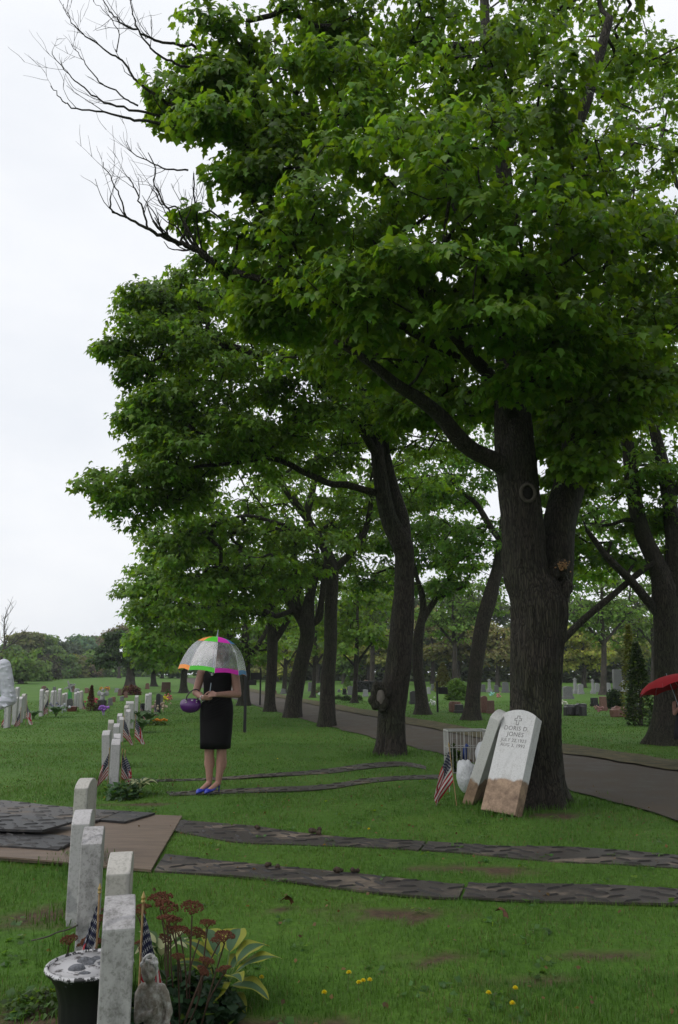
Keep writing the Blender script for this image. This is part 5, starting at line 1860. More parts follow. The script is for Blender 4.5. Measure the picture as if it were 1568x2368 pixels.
# ---- hostas
def hosta_mat(name, mid, edge, width):
    if name in MATS:
        return MATS[name]
    m, t, b = _new(name)
    uv = nd(t, 'ShaderNodeUVMap')
    sp = nd(t, 'ShaderNodeSeparateXYZ')
    t.links.new(uv.outputs[0], sp.inputs[0])
    n1 = nd(t, 'ShaderNodeTexNoise', Scale=9.0, Detail=4.0)
    mp_ = nd(t, 'ShaderNodeMapping', Scale=(1.2, .3, 1))
    t.links.new(uv.outputs[0], mp_.inputs['Vector'])
    t.links.new(mp_.outputs[0], n1.inputs['Vector'])
    ma = nd(t, 'ShaderNodeMath', operation='MULTIPLY_ADD')
    ma.inputs[1].default_value = .35
    t.links.new(n1.outputs['Fac'], ma.inputs[0])
    t.links.new(sp.outputs['X'], ma.inputs[2])
    r = nd(t, 'ShaderNodeValToRGB')
    r.color_ramp.elements[0].position = 1 - width + .14
    r.color_ramp.elements[0].color = (*mid, 1)
    r.color_ramp.elements[1].position = 1 - width + .20
    r.color_ramp.elements[1].color = (*edge, 1)
    t.links.new(ma.outputs[0], r.inputs['Fac'])
    t.links.new(r.outputs[0], b.inputs['Base Color'])
    b.inputs['Roughness'].default_value = .5
    wv = nd(t, 'ShaderNodeTexWave', Scale=3.2)
    t.links.new(uv.outputs[0], wv.inputs['Vector'])
    bp = nd(t, 'ShaderNodeBump', Strength=.35, Distance=.01)
    t.links.new(wv.outputs['Fac'], bp.inputs['Height'])
    t.links.new(bp.outputs[0], b.inputs['Normal'])
    tr = nd(t, 'ShaderNodeBsdfTranslucent')
    t.links.new(r.outputs[0], tr.inputs['Color'])
    ms = nd(t, 'ShaderNodeMixShader', Fac=.3)
    t.links.new(b.outputs[0], ms.inputs[1])
    t.links.new(tr.outputs[0], ms.inputs[2])
    t.links.new(ms.outputs[0], t.nodes['Material Output'].inputs['Surface'])
    MATS[name] = m
    return m


def broad_leaf_mesh(name, m, L=1.0, W=.3, arch=.4, cup=.12, wave=.02, stem=.35, seed=0):
    """petiole and arching blade along +x; uv.x = distance from midrib"""
    rn = random.Random(seed)
    nu, nv = 14, 6
    vs, uvs, fs = [], [], []
    ph = rn.uniform(0, 6)
    for i in range(nu + 1):
        u = i / nu
        wv = W * (math.sin(math.pi * min(1, u ** .75)) ** .85) * (1 - .12 * u) + .001
        ang = .85 - arch * 3.0 * u * u
        x = u * (1 - .25 * arch * u)
        z = stem * .0 + (.55 * u - arch * 1.25 * u * u)
        for j in range(-nv, nv + 1):
            v = j / nv
            zz = z + cup * wv * abs(v) * 2 + wave * math.sin(u * 11 + ph + (3 if v > 0 else 0)) * abs(v) ** 2
            vs.append((x * L, v * wv * L, zz * L))
            uvs.append((abs(v), u))
    k = 2 * nv + 1
    for i in range(nu):
        for j in range(k - 1):
            a = i * k + j
            fs.append((a, a + k, a + k + 1, a + 1))
    me = bpy.data.meshes.new(name)
    me.from_pydata(vs, [], fs)
    ul = me.uv_layers.new(name='UVMap')
    for lp in me.loops:
        ul.data[lp.index].uv = uvs[lp.vertex_index]
    me.polygons.foreach_set('use_smooth', [True] * len(fs))
    me.materials.append(m)
    return me


HM = hosta_mat('hosta_variegated', (.06, .135, .055), (.30, .32, .03), .52)
HM2 = hosta_mat('hosta_cream', (.40, .42, .22), (.05, .11, .03), .45)
HM3 = hosta_mat('hosta_green', (.05, .12, .025), (.06, .135, .028), .3)
HL = {m.name: [broad_leaf_mesh('leaf', m, 1, .27 + .04 * s_, .32 + .08 * s_, seed=s_) for s_ in range(3)] for m in (HM, HM2, HM3)}
PETI = mat('petiole', (.10, .16, .04), .5)


def hosta(label, base, leaves, m=HM, name='hosta_plant'):
    """leaves: (azimuth deg, length, rise of the stalk, pitch deg)"""
    root = thing(name, label, 'plant', base, 0)
    for k, (az, L, zs, pt) in enumerate(leaves):
        a = R(az)
        st = Vector((math.cos(a) * zs * .45, math.sin(a) * zs * .45, zs))
        MB().tube([(0, 0, -.02), st * .5 + Vector((0, 0, .02)), st], .0042 * L / .2, 5).build('stalk', PETI, root)
        o = obj('leaf', HL[m.name][k % 3], None, root, st, (0, -R(pt), a))
        o.rotation_mode = 'ZYX' if False else 'XYZ'
        o.scale = (L, L, L)
    return root


hb = G(515, 2318)
hosta('yellow-edged variegated hosta beside the brown sedum', Vector((hb.x, hb.y, 0)),
      [(5, .23, .12, 5), (-20, .22, .07, -12), (35, .20, .15, 15), (150, .19, .15, 12), (120, .20, .17, 20), (80, .19, .18, 22), (-60, .17, .12, 0), (-95, .20, .10, -15), (190, .21, .07, -10), (215, .17, .05, -12), (-40, .16, .03, -18), (60, .14, .12, 10), (170, .2, .11, 2)])
hb = G(321, 1838)
hosta('cream-striped hosta beside the row headstone plant', Vector((hb.x, hb.y, 0)), [(a, .19 + .03 * math.sin(a), .07 + .04 * (k % 3), 18 - 12 * (k % 3)) for k, a in enumerate(range(0, 360, 32))], HM2)
hb = G(395, 2180)
hosta('pale variegated hosta leaves behind the sedum stems', Vector((G(380, 2225).x, 4.3, 0)), [(a, .15, .06 + .04 * (k % 2), 20 - 15 * (k % 2)) for k, a in enumerate(range(10, 370, 45))], HM2)
for px, Y, s_, lb in [(475 / 3.5714, 26.8, 1.2, 'leafy hosta in front of the middle group of headstones'), (295 / 3.5714, 25.5, .9, 'pale low hosta left of the middle group of headstones'), (1185 / 3.5714, 20.0, 1.1, 'green hosta right of the pair of large flags'),
                      (1240 / 3.5714, 23.0, 1.2, 'green hosta between the large flags and the marigolds'), (1165 / 3.5714, 24.5, 1.1, 'dark green hosta behind the right large flag')]:
    b = FG(px, Y)
    hosta(lb, b, [(a + px, .26 * s_, (.10 + .07 * (k % 3)) * s_, 25 - 16 * (k % 3)) for k, a in enumerate(range(0, 360, 24))], HM3)


# ---- leafy clumps
def clump(name, label, base, rx, rz, n, leaf, col, seed, lm=None, cat='plant', yellow=.05, stems=10, lod=2, var=.25, shape=None):
    rng = np.random.default_rng(seed)
    root = thing(name, label, cat, base, 0)
    v = rng.normal(0, 1, (n, 3))
    v /= np.linalg.norm(v, axis=1)[:, None]
    v[:, 2] = np.abs(v[:, 2])
    rr = rng.uniform(.3, 1, (n, 1)) ** .5
    pos = v * rr * np.array([rx, rx, rz])
    if shape:
        pos = shape(rng, n)
        v = pos / (np.linalg.norm(pos, axis=1)[:, None] + 1e-9)
    fr = leaf_frames(rng, pos, v, 1, leaf * .3, leaf, (15, 30))
    me = leaf_mesh('foliage', fr, pal(rng, n, col, var, yellow), lod)
    o = obj('foliage', me, lm or LEAF, root)
    o['kind'] = 'stuff'
    if stems:
        mb = MB()
        rn = random.Random(seed)
        for k in range(stems):
            q = Vector(pos[rn.randrange(n)]) * .9
            mb.tube([(q.x * .1, q.y * .1, -.02), q * .5 + Vector((0, 0, .02 * rz)), q], [.012 * rz + .002, .008 * rz + .0015, .002], 5)
        mb.build('stems', BARK_FAR, root)['kind'] = 'stuff'
    return root


b = G(283, 1846)
clump('leafy_plant', 'round blue-green leafy plant at the foot of a row headstone', Vector((b.x, b.y, 0)), .20, .19, 420, .075, (.055, .12, .05), 3)
b = G(420, 2345)
clump('leafy_plant', 'dark bushy green herb at the cherub\'s feet', Vector((b.x + .03, b.y, 0)), .22, .17, 900, .055, (.022, .058, .024), 4)
b = G(85, 2325)
clump('leafy_plant', 'low feathery weed left of the black urn', Vector((b.x, b.y, 0)), .13, .06, 320, .035, (.06, .12, .025), 5, stems=4)
b = G(350, 2290)
clump('leafy_plant', 'dark leaf tuft between the cherub and the sedum', Vector((G(375, 2290).x, 3.5, 0)), .14, .16, 420, .06, (.025, .06, .026), 6)
b = G(362, 1676)
PETAL = leaf_mat('petal', .3, .6, tgain=(1, 1, 1))
clump('marigold_bed', 'orange marigold patch beside the near row', Vector((b.x, b.y, 0)), .34, .13, 260, .07, (.06, .11, .025), 7)
rng_ = np.random.default_rng(5)
for k in range(14):
    mb = MB()
    c = Vector((b.x + rng_.uniform(-.32, .32), b.y + rng_.uniform(-.25, .25), .10 + rng_.uniform(0, .06)))
    mb.lathe([(.001, -.03), (.03, -.01), (.045, .012), (.03, .026), (.012, .018), (.001, .03)], 9)
    tag(mb.build('marigold_flower', mat('marigold', (.55, .16, .01), .7, scale=40, col2=(.62, .27, .015)), loc=c, rot=(rng_.normal(0, .3), rng_.normal(0, .3), k)), 'orange marigold bloom in the patch beside the near row', 'flower', 'marigold blooms')

# ---- dandelions
DAN = mat('dandelion', (.74, .60, .01), .7, scale=60, col2=(.8, .68, .02))


def dandelion(px, py, h, lb):
    p = G(px, py, h)
    root = thing('dandelion', lb, 'flower', (p.x, p.y, 0), px * .3, 'dandelions in the lawn')
    MB().tube([(0.01, 0.01, -.02), (.004, 0, h * .5), (0, 0, h)], .0018, 5).build('stem', PETI, root)
    mb = MB()
    for k in range(40):
        a, e = k * 2.4, .15 + .032 * k
        d = Vector((math.cos(a) * math.cos(e), math.sin(a) * math.cos(e), math.sin(e)))
        sd = Vector((-math.sin(a), math.cos(a), 0)) * .0025
        t_ = d * .0135
        mb.add([sd, -sd, t_ - sd, t_ + sd], [(0, 1, 2, 3)])
    mb.build('bloom', DAN, root, loc=(0, 0, h))


for px, py, h, lb in [(853, 1918, .09, 'dandelion above the upper mat strip near the clods'), (807, 2251, .07, 'topmost dandelion of the group below the mats'), (830, 2274, .06, 'lower left dandelion of the close pair'), (840, 2270, .07, 'upper right dandelion of the close pair'),
                      (750, 2297, .05, 'dandelion right of the hosta tips'), (1192, 2287, .06, 'dandelion in the right foreground lawn'), (1185, 2322, .05, 'lowest dandelion in the right foreground'), (605, 2262, .08, 'dandelion touching the hosta leaf tip'), (1130, 2298, .05, 'faint dandelion in the right foreground'),
                      (642, 1755, .07, 'tiny dandelion right of the knees below the black dress'), (855, 2268, .05, 'dandelion at the right of the close pair')]:
    dandelion(px, py, h, lb)

# a thin fallen twig left of the stones
mb = MB()
pts = [P(x / 3.5714, 1756.1 + y / 3.5714, 4.6 - .1 * k) for k, (x, y) in enumerate([(260, 1500), (390, 1465), (470, 1430), (560, 1405), (640, 1370)])]
for p in pts:
    p.z = max(p.z, .03)
mb.tube(smooth_path([(p, 1) for p in pts], 4)[0], .004, 5)
tag(mb.build('twig', BARK_FAR), 'thin dark twig lying in the grass left of the urn', 'twig')
# ------------------------------------------------------------------ people
SKIN = mat('skin', (.37, .205, .165), .55, var=.06, scale=30, spec=.35)
BLACK_DRESS = mat('black_dress', (.006, .0055, .0065), .85, var=.2, scale=30, spec=.2)


def hand(mb, wrist, fwd, nrm, s=1.0, curl=55, mirror=1):
    """palm plus four fingers and a thumb; nrm points out of the back of the hand"""
    fwd, nrm = Vector(fwd).normalized(), Vector(nrm).normalized()
    lat = fwd.cross(nrm).normalized() * mirror
    nrm = (nrm - fwd * nrm.dot(fwd)).normalized()
    w_ = Vector(wrist)
    for k in range(4):
        o = (k - 1.5) * .019 * s
        mb.caps(w_ + lat * o * .7, .015 * s, w_ + fwd * .082 * s + lat * o, .011 * s, 8)
    for k, L in enumerate((.072, .082, .076, .06)):
        o = (k - 1.5) * .0205 * s
        p = w_ + fwd * .086 * s + lat * o
        d = fwd.copy()
        for j, f in enumerate((.46, .32, .25)):
            ax = lat
            d = (Matrix.Rotation(-R(curl) * mirror * (.75 if j == 0 else 1), 3, ax) @ d).normalized()
            q = p + d * L * f * s
            mb.caps(p, (.0088 - .0008 * j) * s, q, (.0082 - .0009 * j) * s, 8)
            p = q
    p = w_ + fwd * .025 * s - lat * .03 * s
    for j, (L, sp_) in enumerate(((.038, .75), (.03, .4), (.024, .1))):
        d = (fwd * .8 - lat * sp_ - nrm * (.35 + .25 * j)).normalized()
        q = p + d * L * s
        mb.caps(p, (.0115 - .001 * j) * s, q, (.0105 - .001 * j) * s, 8)
        p = q


def head(mb, c, fdir, s=1.0):
    """skull, jaw, nose, lips, brows, ears round head centre c facing fdir"""
    f = Vector(fdir).normalized()
    r = Vector((0, 0, 1)).cross(f).normalized()
    u = f.cross(r)
    M_ = Matrix((r, -f, u)).transposed() if False else Matrix((r, f, u)).transposed()

    def at(x, y, z): return c + (r * x + f * y + u * z) * s
    mb.ell(at(0, -.012, .025), (.074 * s, .092 * s, .092 * s), 16, 12, M_)
    mb.ell(at(0, .025, -.045), (.056 * s, .060 * s, .066 * s), 14, 10, M_)
    mb.ell(at(0, .060, -.092), (.022 * s, .018 * s, .018 * s), 10, 8, M_)
    mb.caps(at(0, .082, .012), .008 * s, at(0, .103, -.026), .0125 * s, 8)
    mb.ell(at(0, .082, -.058), (.023 * s, .010 * s, .009 * s), 10, 6, M_)
    for k in (-1, 1):
        mb.ell(at(.033 * k, .070, .024), (.022 * s, .012 * s, .008 * s), 8, 6, M_)
        mb.ell(at(.040 * k, .058, -.028), (.022 * s, .02 * s, .022 * s), 8, 6, M_)
        mb.ell(at(.077 * k, -.012, -.012), (.009 * s, .018 * s, .030 * s), 8, 6, M_)
    return at


def limb_chain(mb, pts, rad, n=14):
    for (a, ra), (b, rb) in zip(zip(pts, rad), list(zip(pts, rad))[1:]):
        mb.caps(a, ra, b, rb, n)


def eyes(at, root, s=1.0):
    wm, im = mat('eye_white', (.6, .58, .56), .3), mat('iris', (.03, .025, .02), .2)
    for k in (-1, 1):
        e = MB().ell(at(.032 * k, .066, .008), .0125 * s, 10, 8).build('eye', wm, root, smooth=True)
        MB().ell(at(.032 * k, .0765, .008), (.0055 * s, .0035 * s, .0055 * s), 8, 6).build('iris', im, e, smooth=True)


# ---- the woman in black
WB = G(494, 1834)
wy = WB.y
woman = thing('person', 'person in a sleeveless black dress and blue shoes holding a clear dome umbrella', 'person', (WB.x, wy, .018))
mb = MB()
HC = Vector((.035, -.03, 1.66))
AT = head(mb, HC, (-.15, -1, -.10), 1.0)
limb_chain(mb, [(.03, -.01, 1.57), (.012, .012, 1.47)], [.052, .058])
limb_chain(mb, [(-.165, .01, 1.435), (.185, .01, 1.435)], [.058, .058])
mb.ell((.01, 0, 1.34), (.165, .105, .14))
mb.ell((.01, .0, 1.18), (.14, .10, .13))
mb.ell((.005, .0, 1.00), (.178, .125, .14))
limb_chain(mb, [(-.085, 0, .95), (-.070, -.01, .50), (-.067, .012, .36), (-.06, .018, .125)], [.095, .060, .058, .036])
limb_chain(mb, [(.10, 0, .95), (.085, -.01, .50), (.084, .012, .36), (.052, .018, .125)], [.095, .062, .061, .037])
mb.ell((-.066, .022, .34), (.066, .064, .12))
mb.ell((.082, .022, .34), (.068, .066, .12))
# feet on heels, toes toward the lower left
for ax_, tx in ((-.06, -.155), (.052, -.055)):
    limb_chain(mb, [(ax_, .022, .10), (ax_ + (tx - ax_) * .45, -.055, .062), (tx, -.145, .022)], [.034, .030, .021])
# arms: hers right bent under the bag, left across to the shaft
A1, E1, W1 = Vector((-.195, .0, 1.43)), Vector((-.255, -.03, 1.185)), Vector((-.135, -.20, 1.125))
A2, E2, W2 = Vector((.215, .0, 1.43)), Vector((.268, -.03, 1.165)), Vector((.035, -.225, 1.165))
limb_chain(mb, [A1, E1], [.058, .045]); limb_chain(mb, [E1, E1.lerp(W1, .35), W1], [.044, .043, .029])
limb_chain(mb, [A2, E2], [.062, .049]); limb_chain(mb, [E2, E2.lerp(W2, .35), W2], [.047, .044, .029])
hand(mb, W1, (.86, -.30, .02), (-.3, -.8, -.5), .92, 48, 1)
hand(mb, W2, (-.95, -.12, -.02), (.05, -.8, .55), .92, 52, -1)
obj('body', remeshed(mb, 'body', .0048, 3, .22), SKIN, woman)
eyes(AT, woman)
mb = MB()
rn = random.Random(1)
for k in range(60):
    th = rn.uniform(0, 2 * math.pi)
    y0 = math.sin(th) * .5
    if math.cos(th) > .62:
        continue
    p0 = AT(.0 + .02 * math.sin(th), -.01, .115)
    p1 = AT(.088 * math.sin(th), -.02 + .088 * math.cos(th), .03)
    p2 = AT(.098 * math.sin(th), -.03 + .085 * math.cos(th), -.10 + rn.gauss(0, .01))
    mb.caps(p0, .022, p1, .022, 6); mb.caps(p1, .022, p2, .014, 6)
obj('hair', remeshed(mb, 'hair', .008, 2), mat('brown_hair', (.09, .05, .028), .5, scale=30, stretch=(1, 1, .1), var=.4), woman)


def ring(z, cx, cy, rx, ry, n=40, sq=2.3, fold=0.0, ph=0.0):
    o = []
    for k in range(n):
        th = 2 * math.pi * k / n
        c, s_ = math.cos(th), math.sin(th)
        q = 1 + fold * math.sin(th * 7 + ph)
        o.append(Vector((cx + rx * q * math.copysign(abs(c) ** (2 / sq), c), cy + ry * q * math.copysign(abs(s_) ** (2 / sq), s_), z)))
    return o


rings = [ring(.518, 0, .005, .176, .125, fold=.03), ring(.508, 0, .005, .187, .135, fold=.03), ring(.60, 0, .005, .192, .138, fold=.026, ph=.3), ring(.75, .003, .005, .200, .140, fold=.018, ph=.8), ring(.93, .005, .005, .208, .145, fold=.004),
         ring(1.02, .006, .004, .202, .142, fold=.004, ph=1), ring(1.10, .008, 0, .182, .130, fold=.008, ph=2), ring(1.17, .008, 0, .170, .122, fold=.008, ph=2.5), ring(1.24, .01, 0, .172, .128, fold=.006, ph=3), ring(1.33, .012, -.006, .182, .142),
         ring(1.40, .012, -.004, .180, .135), ring(1.455, .012, .004, .168, .105), ring(1.488, .012, .008, .135, .080), ring(1.50, .012, .01, .09, .066), ring(1.492, .012, .01, .078, .06)]
MB().loft(rings).build('dress', BLACK_DRESS, woman, smooth=True)
# pleat lines drawn to one hip
mb = MB()
for k in range(7):
    z0 = 1.06 - k * .03
    pts = []
    for j in range(9):
        u = j / 8
        th = R(-75 + 0) + R(-15) * 0
        x = -.13 + .30 * u
        z = z0 + .10 * u * (1 - .55 * k / 7) - .05 * (1 - u)
        y = -.142 * math.sqrt(max(0, 1 - (abs(x) / .212) ** 2.3)) - .002
        pts.append((x, y, z))
    mb.tube(pts, [.0015 + .004 * math.sin(math.pi * j / 8) for j in range(9)], 6)
mb.build('waist_pleats', BLACK_DRESS, woman, smooth=True)['kind'] = 'stuff'
BLUE = mat('blue_shoe', (.012, .028, .36), .38, var=.12, scale=20, spec=.5)
for ax_, tx in ((-.06, -.155), (.052, -.055)):
    a, t_ = Vector((ax_, .05, .085)), Vector((tx - .022, -.195, .010))
    d = (t_ - a)
    sd = Vector((d.y, -d.x, 0)).normalized()
    prof = [(0, .030, .070, .058), (.10, .034, .058, .066), (.28, .036, .040, .046), (.45, .040, .022, .034), (.62, .047, .010, .034), (.78, .044, .004, .050), (.90, .030, .002, .036), (1.0, .004, .004, .012)]
    rr = []
    for u, wv, zb, hh in prof:
        c = a + d * u
        rg = []
        for k in range(12):
            th = 2 * math.pi * k / 12
            yy = math.sin(th)
            rg.append(Vector((c.x, c.y, 0)) + sd * wv * math.cos(th) + Vector((0, 0, zb + (hh / 2) * (1 + yy) if u < .7 else zb + hh / 2 * (1 + yy))))
        rr.append(rg)
    sh = MB().loft(rr).build('shoe', BLUE, woman, smooth=True)
    MB().tube([(ax_ + .004, .052, .072), (ax_ + .004, .058, .03), (ax_ + .004, .060, -.016)], [.016, .008, .006], 8).build('heel', BLUE, sh, smooth=True)
# bracelet and ring
SILV = mat('silver', (.55, .55, .56), .25, var=.1, metal=.8)
mb = MB()
ax1 = (W1 - E1).normalized()
s1 = ax1.cross(Vector((0, 0, 1))).normalized()
s2 = s1.cross(ax1)
for k in range(14):
    th = 2 * math.pi * k / 14
    mb.ell(W1 + ax1 * -.005 + (s1 * math.cos(th) + s2 * math.sin(th)) * .036 + Vector((0, 0, -.008)), .0085, 8, 6)
mb.build('bracelet', SILV, woman, smooth=True)

# ---- clear dome umbrella
UC = Vector((WB.x - .04, wy - .13, .0))
umb = thing('umbrella', 'clear plastic dome umbrella with orange, green, magenta and blue trim', 'umbrella', UC + Vector((0, 0, 1.445)))
umb.rotation_euler = (R(-2), R(5.5), R(-10))
film, t, b = _new('clear_film')
tp = nd(t, 'ShaderNodeBsdfTransparent')
tp.inputs['Color'].default_value = (.90, .91, .93, 1)
gl = nd(t, 'ShaderNodeBsdfGlossy', Roughness=.16)
gl.inputs['Color'].default_value = (.9, .9, .93, 1)
df = nd(t, 'ShaderNodeBsdfDiffuse')
df.inputs['Color'].default_value = (.72, .72, .76, 1)
tcn = nd(t, 'ShaderNodeTexCoord')
mpn = nd(t, 'ShaderNodeMapping', Scale=(1, 1, .25))
t.links.new(tcn.outputs['Object'], mpn.inputs['Vector'])
n1 = nd(t, 'ShaderNodeTexNoise', Scale=24.0, Detail=5.0, Roughness=.7)
t.links.new(mpn.outputs[0], n1.inputs['Vector'])
r1 = nd(t, 'ShaderNodeMapRange')
r1.inputs['From Min'].default_value = .38
r1.inputs['From Max'].default_value = .68
r1.inputs['To Min'].default_value = .10
r1.inputs['To Max'].default_value = .32
t.links.new(n1.outputs['Fac'], r1.inputs['Value'])
m1 = nd(t, 'ShaderNodeMixShader')
t.links.new(r1.outputs[0], m1.inputs['Fac'])
t.links.new(tp.outputs[0], m1.inputs[1])
t.links.new(df.outputs[0], m1.inputs[2])
fr_ = nd(t, 'ShaderNodeLayerWeight', Blend=.45)
r2 = nd(t, 'ShaderNodeMapRange')
r2.inputs['To Min'].default_value = .14
r2.inputs['To Max'].default_value = .55
t.links.new(fr_.outputs['Fresnel'], r2.inputs['Value'])
m2 = nd(t, 'ShaderNodeMixShader')
t.links.new(r2.outputs[0], m2.inputs['Fac'])
t.links.new(m1.outputs[0], m2.inputs[1])
t.links.new(gl.outputs[0], m2.inputs[2])
bpf = nd(t, 'ShaderNodeBump', Strength=.25, Distance=.01)
t.links.new(n1.outputs['Fac'], bpf.inputs['Height'])
t.links.new(bpf.outputs[0], gl.inputs['Normal'])
t.links.new(m2.outputs[0], t.nodes['Material Output'].inputs['Surface'])
UCOL = [mat('trim_orange', (.80, .25, .015), .45, var=.06), mat('trim_green', (.07, .55, .02), .45, var=.06), mat('trim_magenta', (.66, .02, .45), .45, var=.06), mat('trim_blue', (.01, .20, .45), .45, var=.06)]
UP = [(0.004, .448), (.09, .438), (.17, .412), (.235, .372), (.29, .318), (.335, .255), (.37, .185), (.395, .115), (.413, .055), (.425, .0)]


def gore(a0, a1, i0, i1, off=0.0, n=8, bow=.018):
    vs, fs = [], []
    for i in range(i0, i1 + 1):
        r, z = UP[i]
        for k in range(n + 1):
            v = k / n
            th = a0 + (a1 - a0) * v
            q = math.sin(math.pi * v)
            rr = (r + off) * (1 - (1 - math.cos((a1 - a0) / 2)) * q * .8) - 0
            zz = z + (bow * q * (i / 9) ** 3)
            vs.append((rr * math.cos(th), rr * math.sin(th), zz + off * .5))
    for i in range(i1 - i0):
        for k in range(n):
            q = i * (n + 1) + k
            fs.append((q, q + n + 1, q + n + 2, q + 1))
    return MB().add(vs, fs)


RIBM = mat('rib_white', (.55, .55, .56), .4, var=.05)
STEEL = mat('shaft_steel', (.32, .36, .42), .3, metal=.7, var=.1)
for k in range(8):
    a0 = R(-90 - 33 + 10 + 45 * k)
    a1 = a0 + R(45)
    cm = UCOL[(1 + k) % 4]
    pn = gore(a0, a1, 3, 8).build('clear_panel', film, umb, smooth=True)
    gore(a0, a1, 0, 3, .001).build('cap_segment', cm, pn, smooth=True)
    gore(a0, a1, 8, 9, .001).build('rim_band', cm, pn, smooth=True)
    MB().tube([(r * math.cos(a0), r * math.sin(a0), z - .002) for r, z in UP], .0028, 5).build('rib', RIBM, umb)
    MB().tube([(.018 * math.cos(a0), .018 * math.sin(a0), -.02), (.335 * math.cos(a0), .335 * math.sin(a0), .245)], .0022, 4).build('stretcher', STEEL, umb)
MB().tube([(0, 0, -.33), (0, 0, .45)], .0055, 8).build('shaft', STEEL, umb)
MB().tube([(0, 0, .445), (0, 0, .475), (0, 0, .535)], [.012, .007, .005], 8).build('ferrule', STEEL, umb)
MB().tube([(0, 0, -.035), (0, 0, -.005)], .016, 10).build('runner', RIBM, umb)
hp = [(0, 0, -.27), (0, 0, -.33), (0, 0, -.365)]
MB().tube(hp, .010, 8).build('handle', mat('handle_black', (.02, .02, .022), .4), umb, smooth=True)

# ---- purple bag on her forearm
PUR = mat('purple_satin', (.075, .012, .13), .32, var=.25, scale=8, spec=.6)
BC = Vector((WB.x - .305, wy - .10, 1.075))
bag = thing('handbag', 'purple satin handbag hanging from the forearm of the person in black', 'handbag', BC, R(8))
rings = []
for k, (x, h_, z_, d_) in enumerate([(-.128, .012, -.01, .012), (-.120, .045, -.015, .035), (-.09, .075, -.02, .05), (-.04, .088, -.025, .058), (.0, .092, -.026, .060), (.04, .088, -.025, .058), (.09, .075, -.02, .05), (.120, .045, -.015, .035), (.128, .012, -.01, .012)]):
    rg = []
    for j in range(24):
        th = 2 * math.pi * j / 24
        c, s_ = math.cos(th), math.sin(th)
        pl = 1 + .05 * math.sin(k * 2.2 + th * 2)
        zz = s_ * h_ * (1 if s_ < 0 else .92)
        dd = c * d_ * (1 - .55 * max(0, s_) ** 1.5) * pl
        rg.append(Vector((x, dd, z_ + zz)))
    rings.append(rg)
MB().loft(rings).build('pouch', PUR, bag, smooth=True)
for sy in (-1, 1):
    pts = [(-.05 + .025 * 0, sy * .035, .03), (-.05, sy * .03, .075), (-.01, sy * .022, .135), (.055, sy * .016, .168), (.105, sy * .022, .135), (.085, sy * .03, .06), (.075, sy * .035, .02)]
    MB().tube(smooth_path([(Vector(p), 1) for p in pts], 4)[0], .007, 8).build('strap', mat('strap_leather', (.035, .015, .03), .4), bag, smooth=True)
mb = MB()
for x in (-.056, -.046, .07, .08):
    for z in (.012, .03):
        mb.ell((x, -.052 + z * .3, z), .005, 8, 6)
mb.build('studs', SILV, bag)['kind'] = 'stuff'
MB().box((.02, -.052, .038), (.026, .004, .012)).build('name_plate', SILV, bag, bevel=.001)


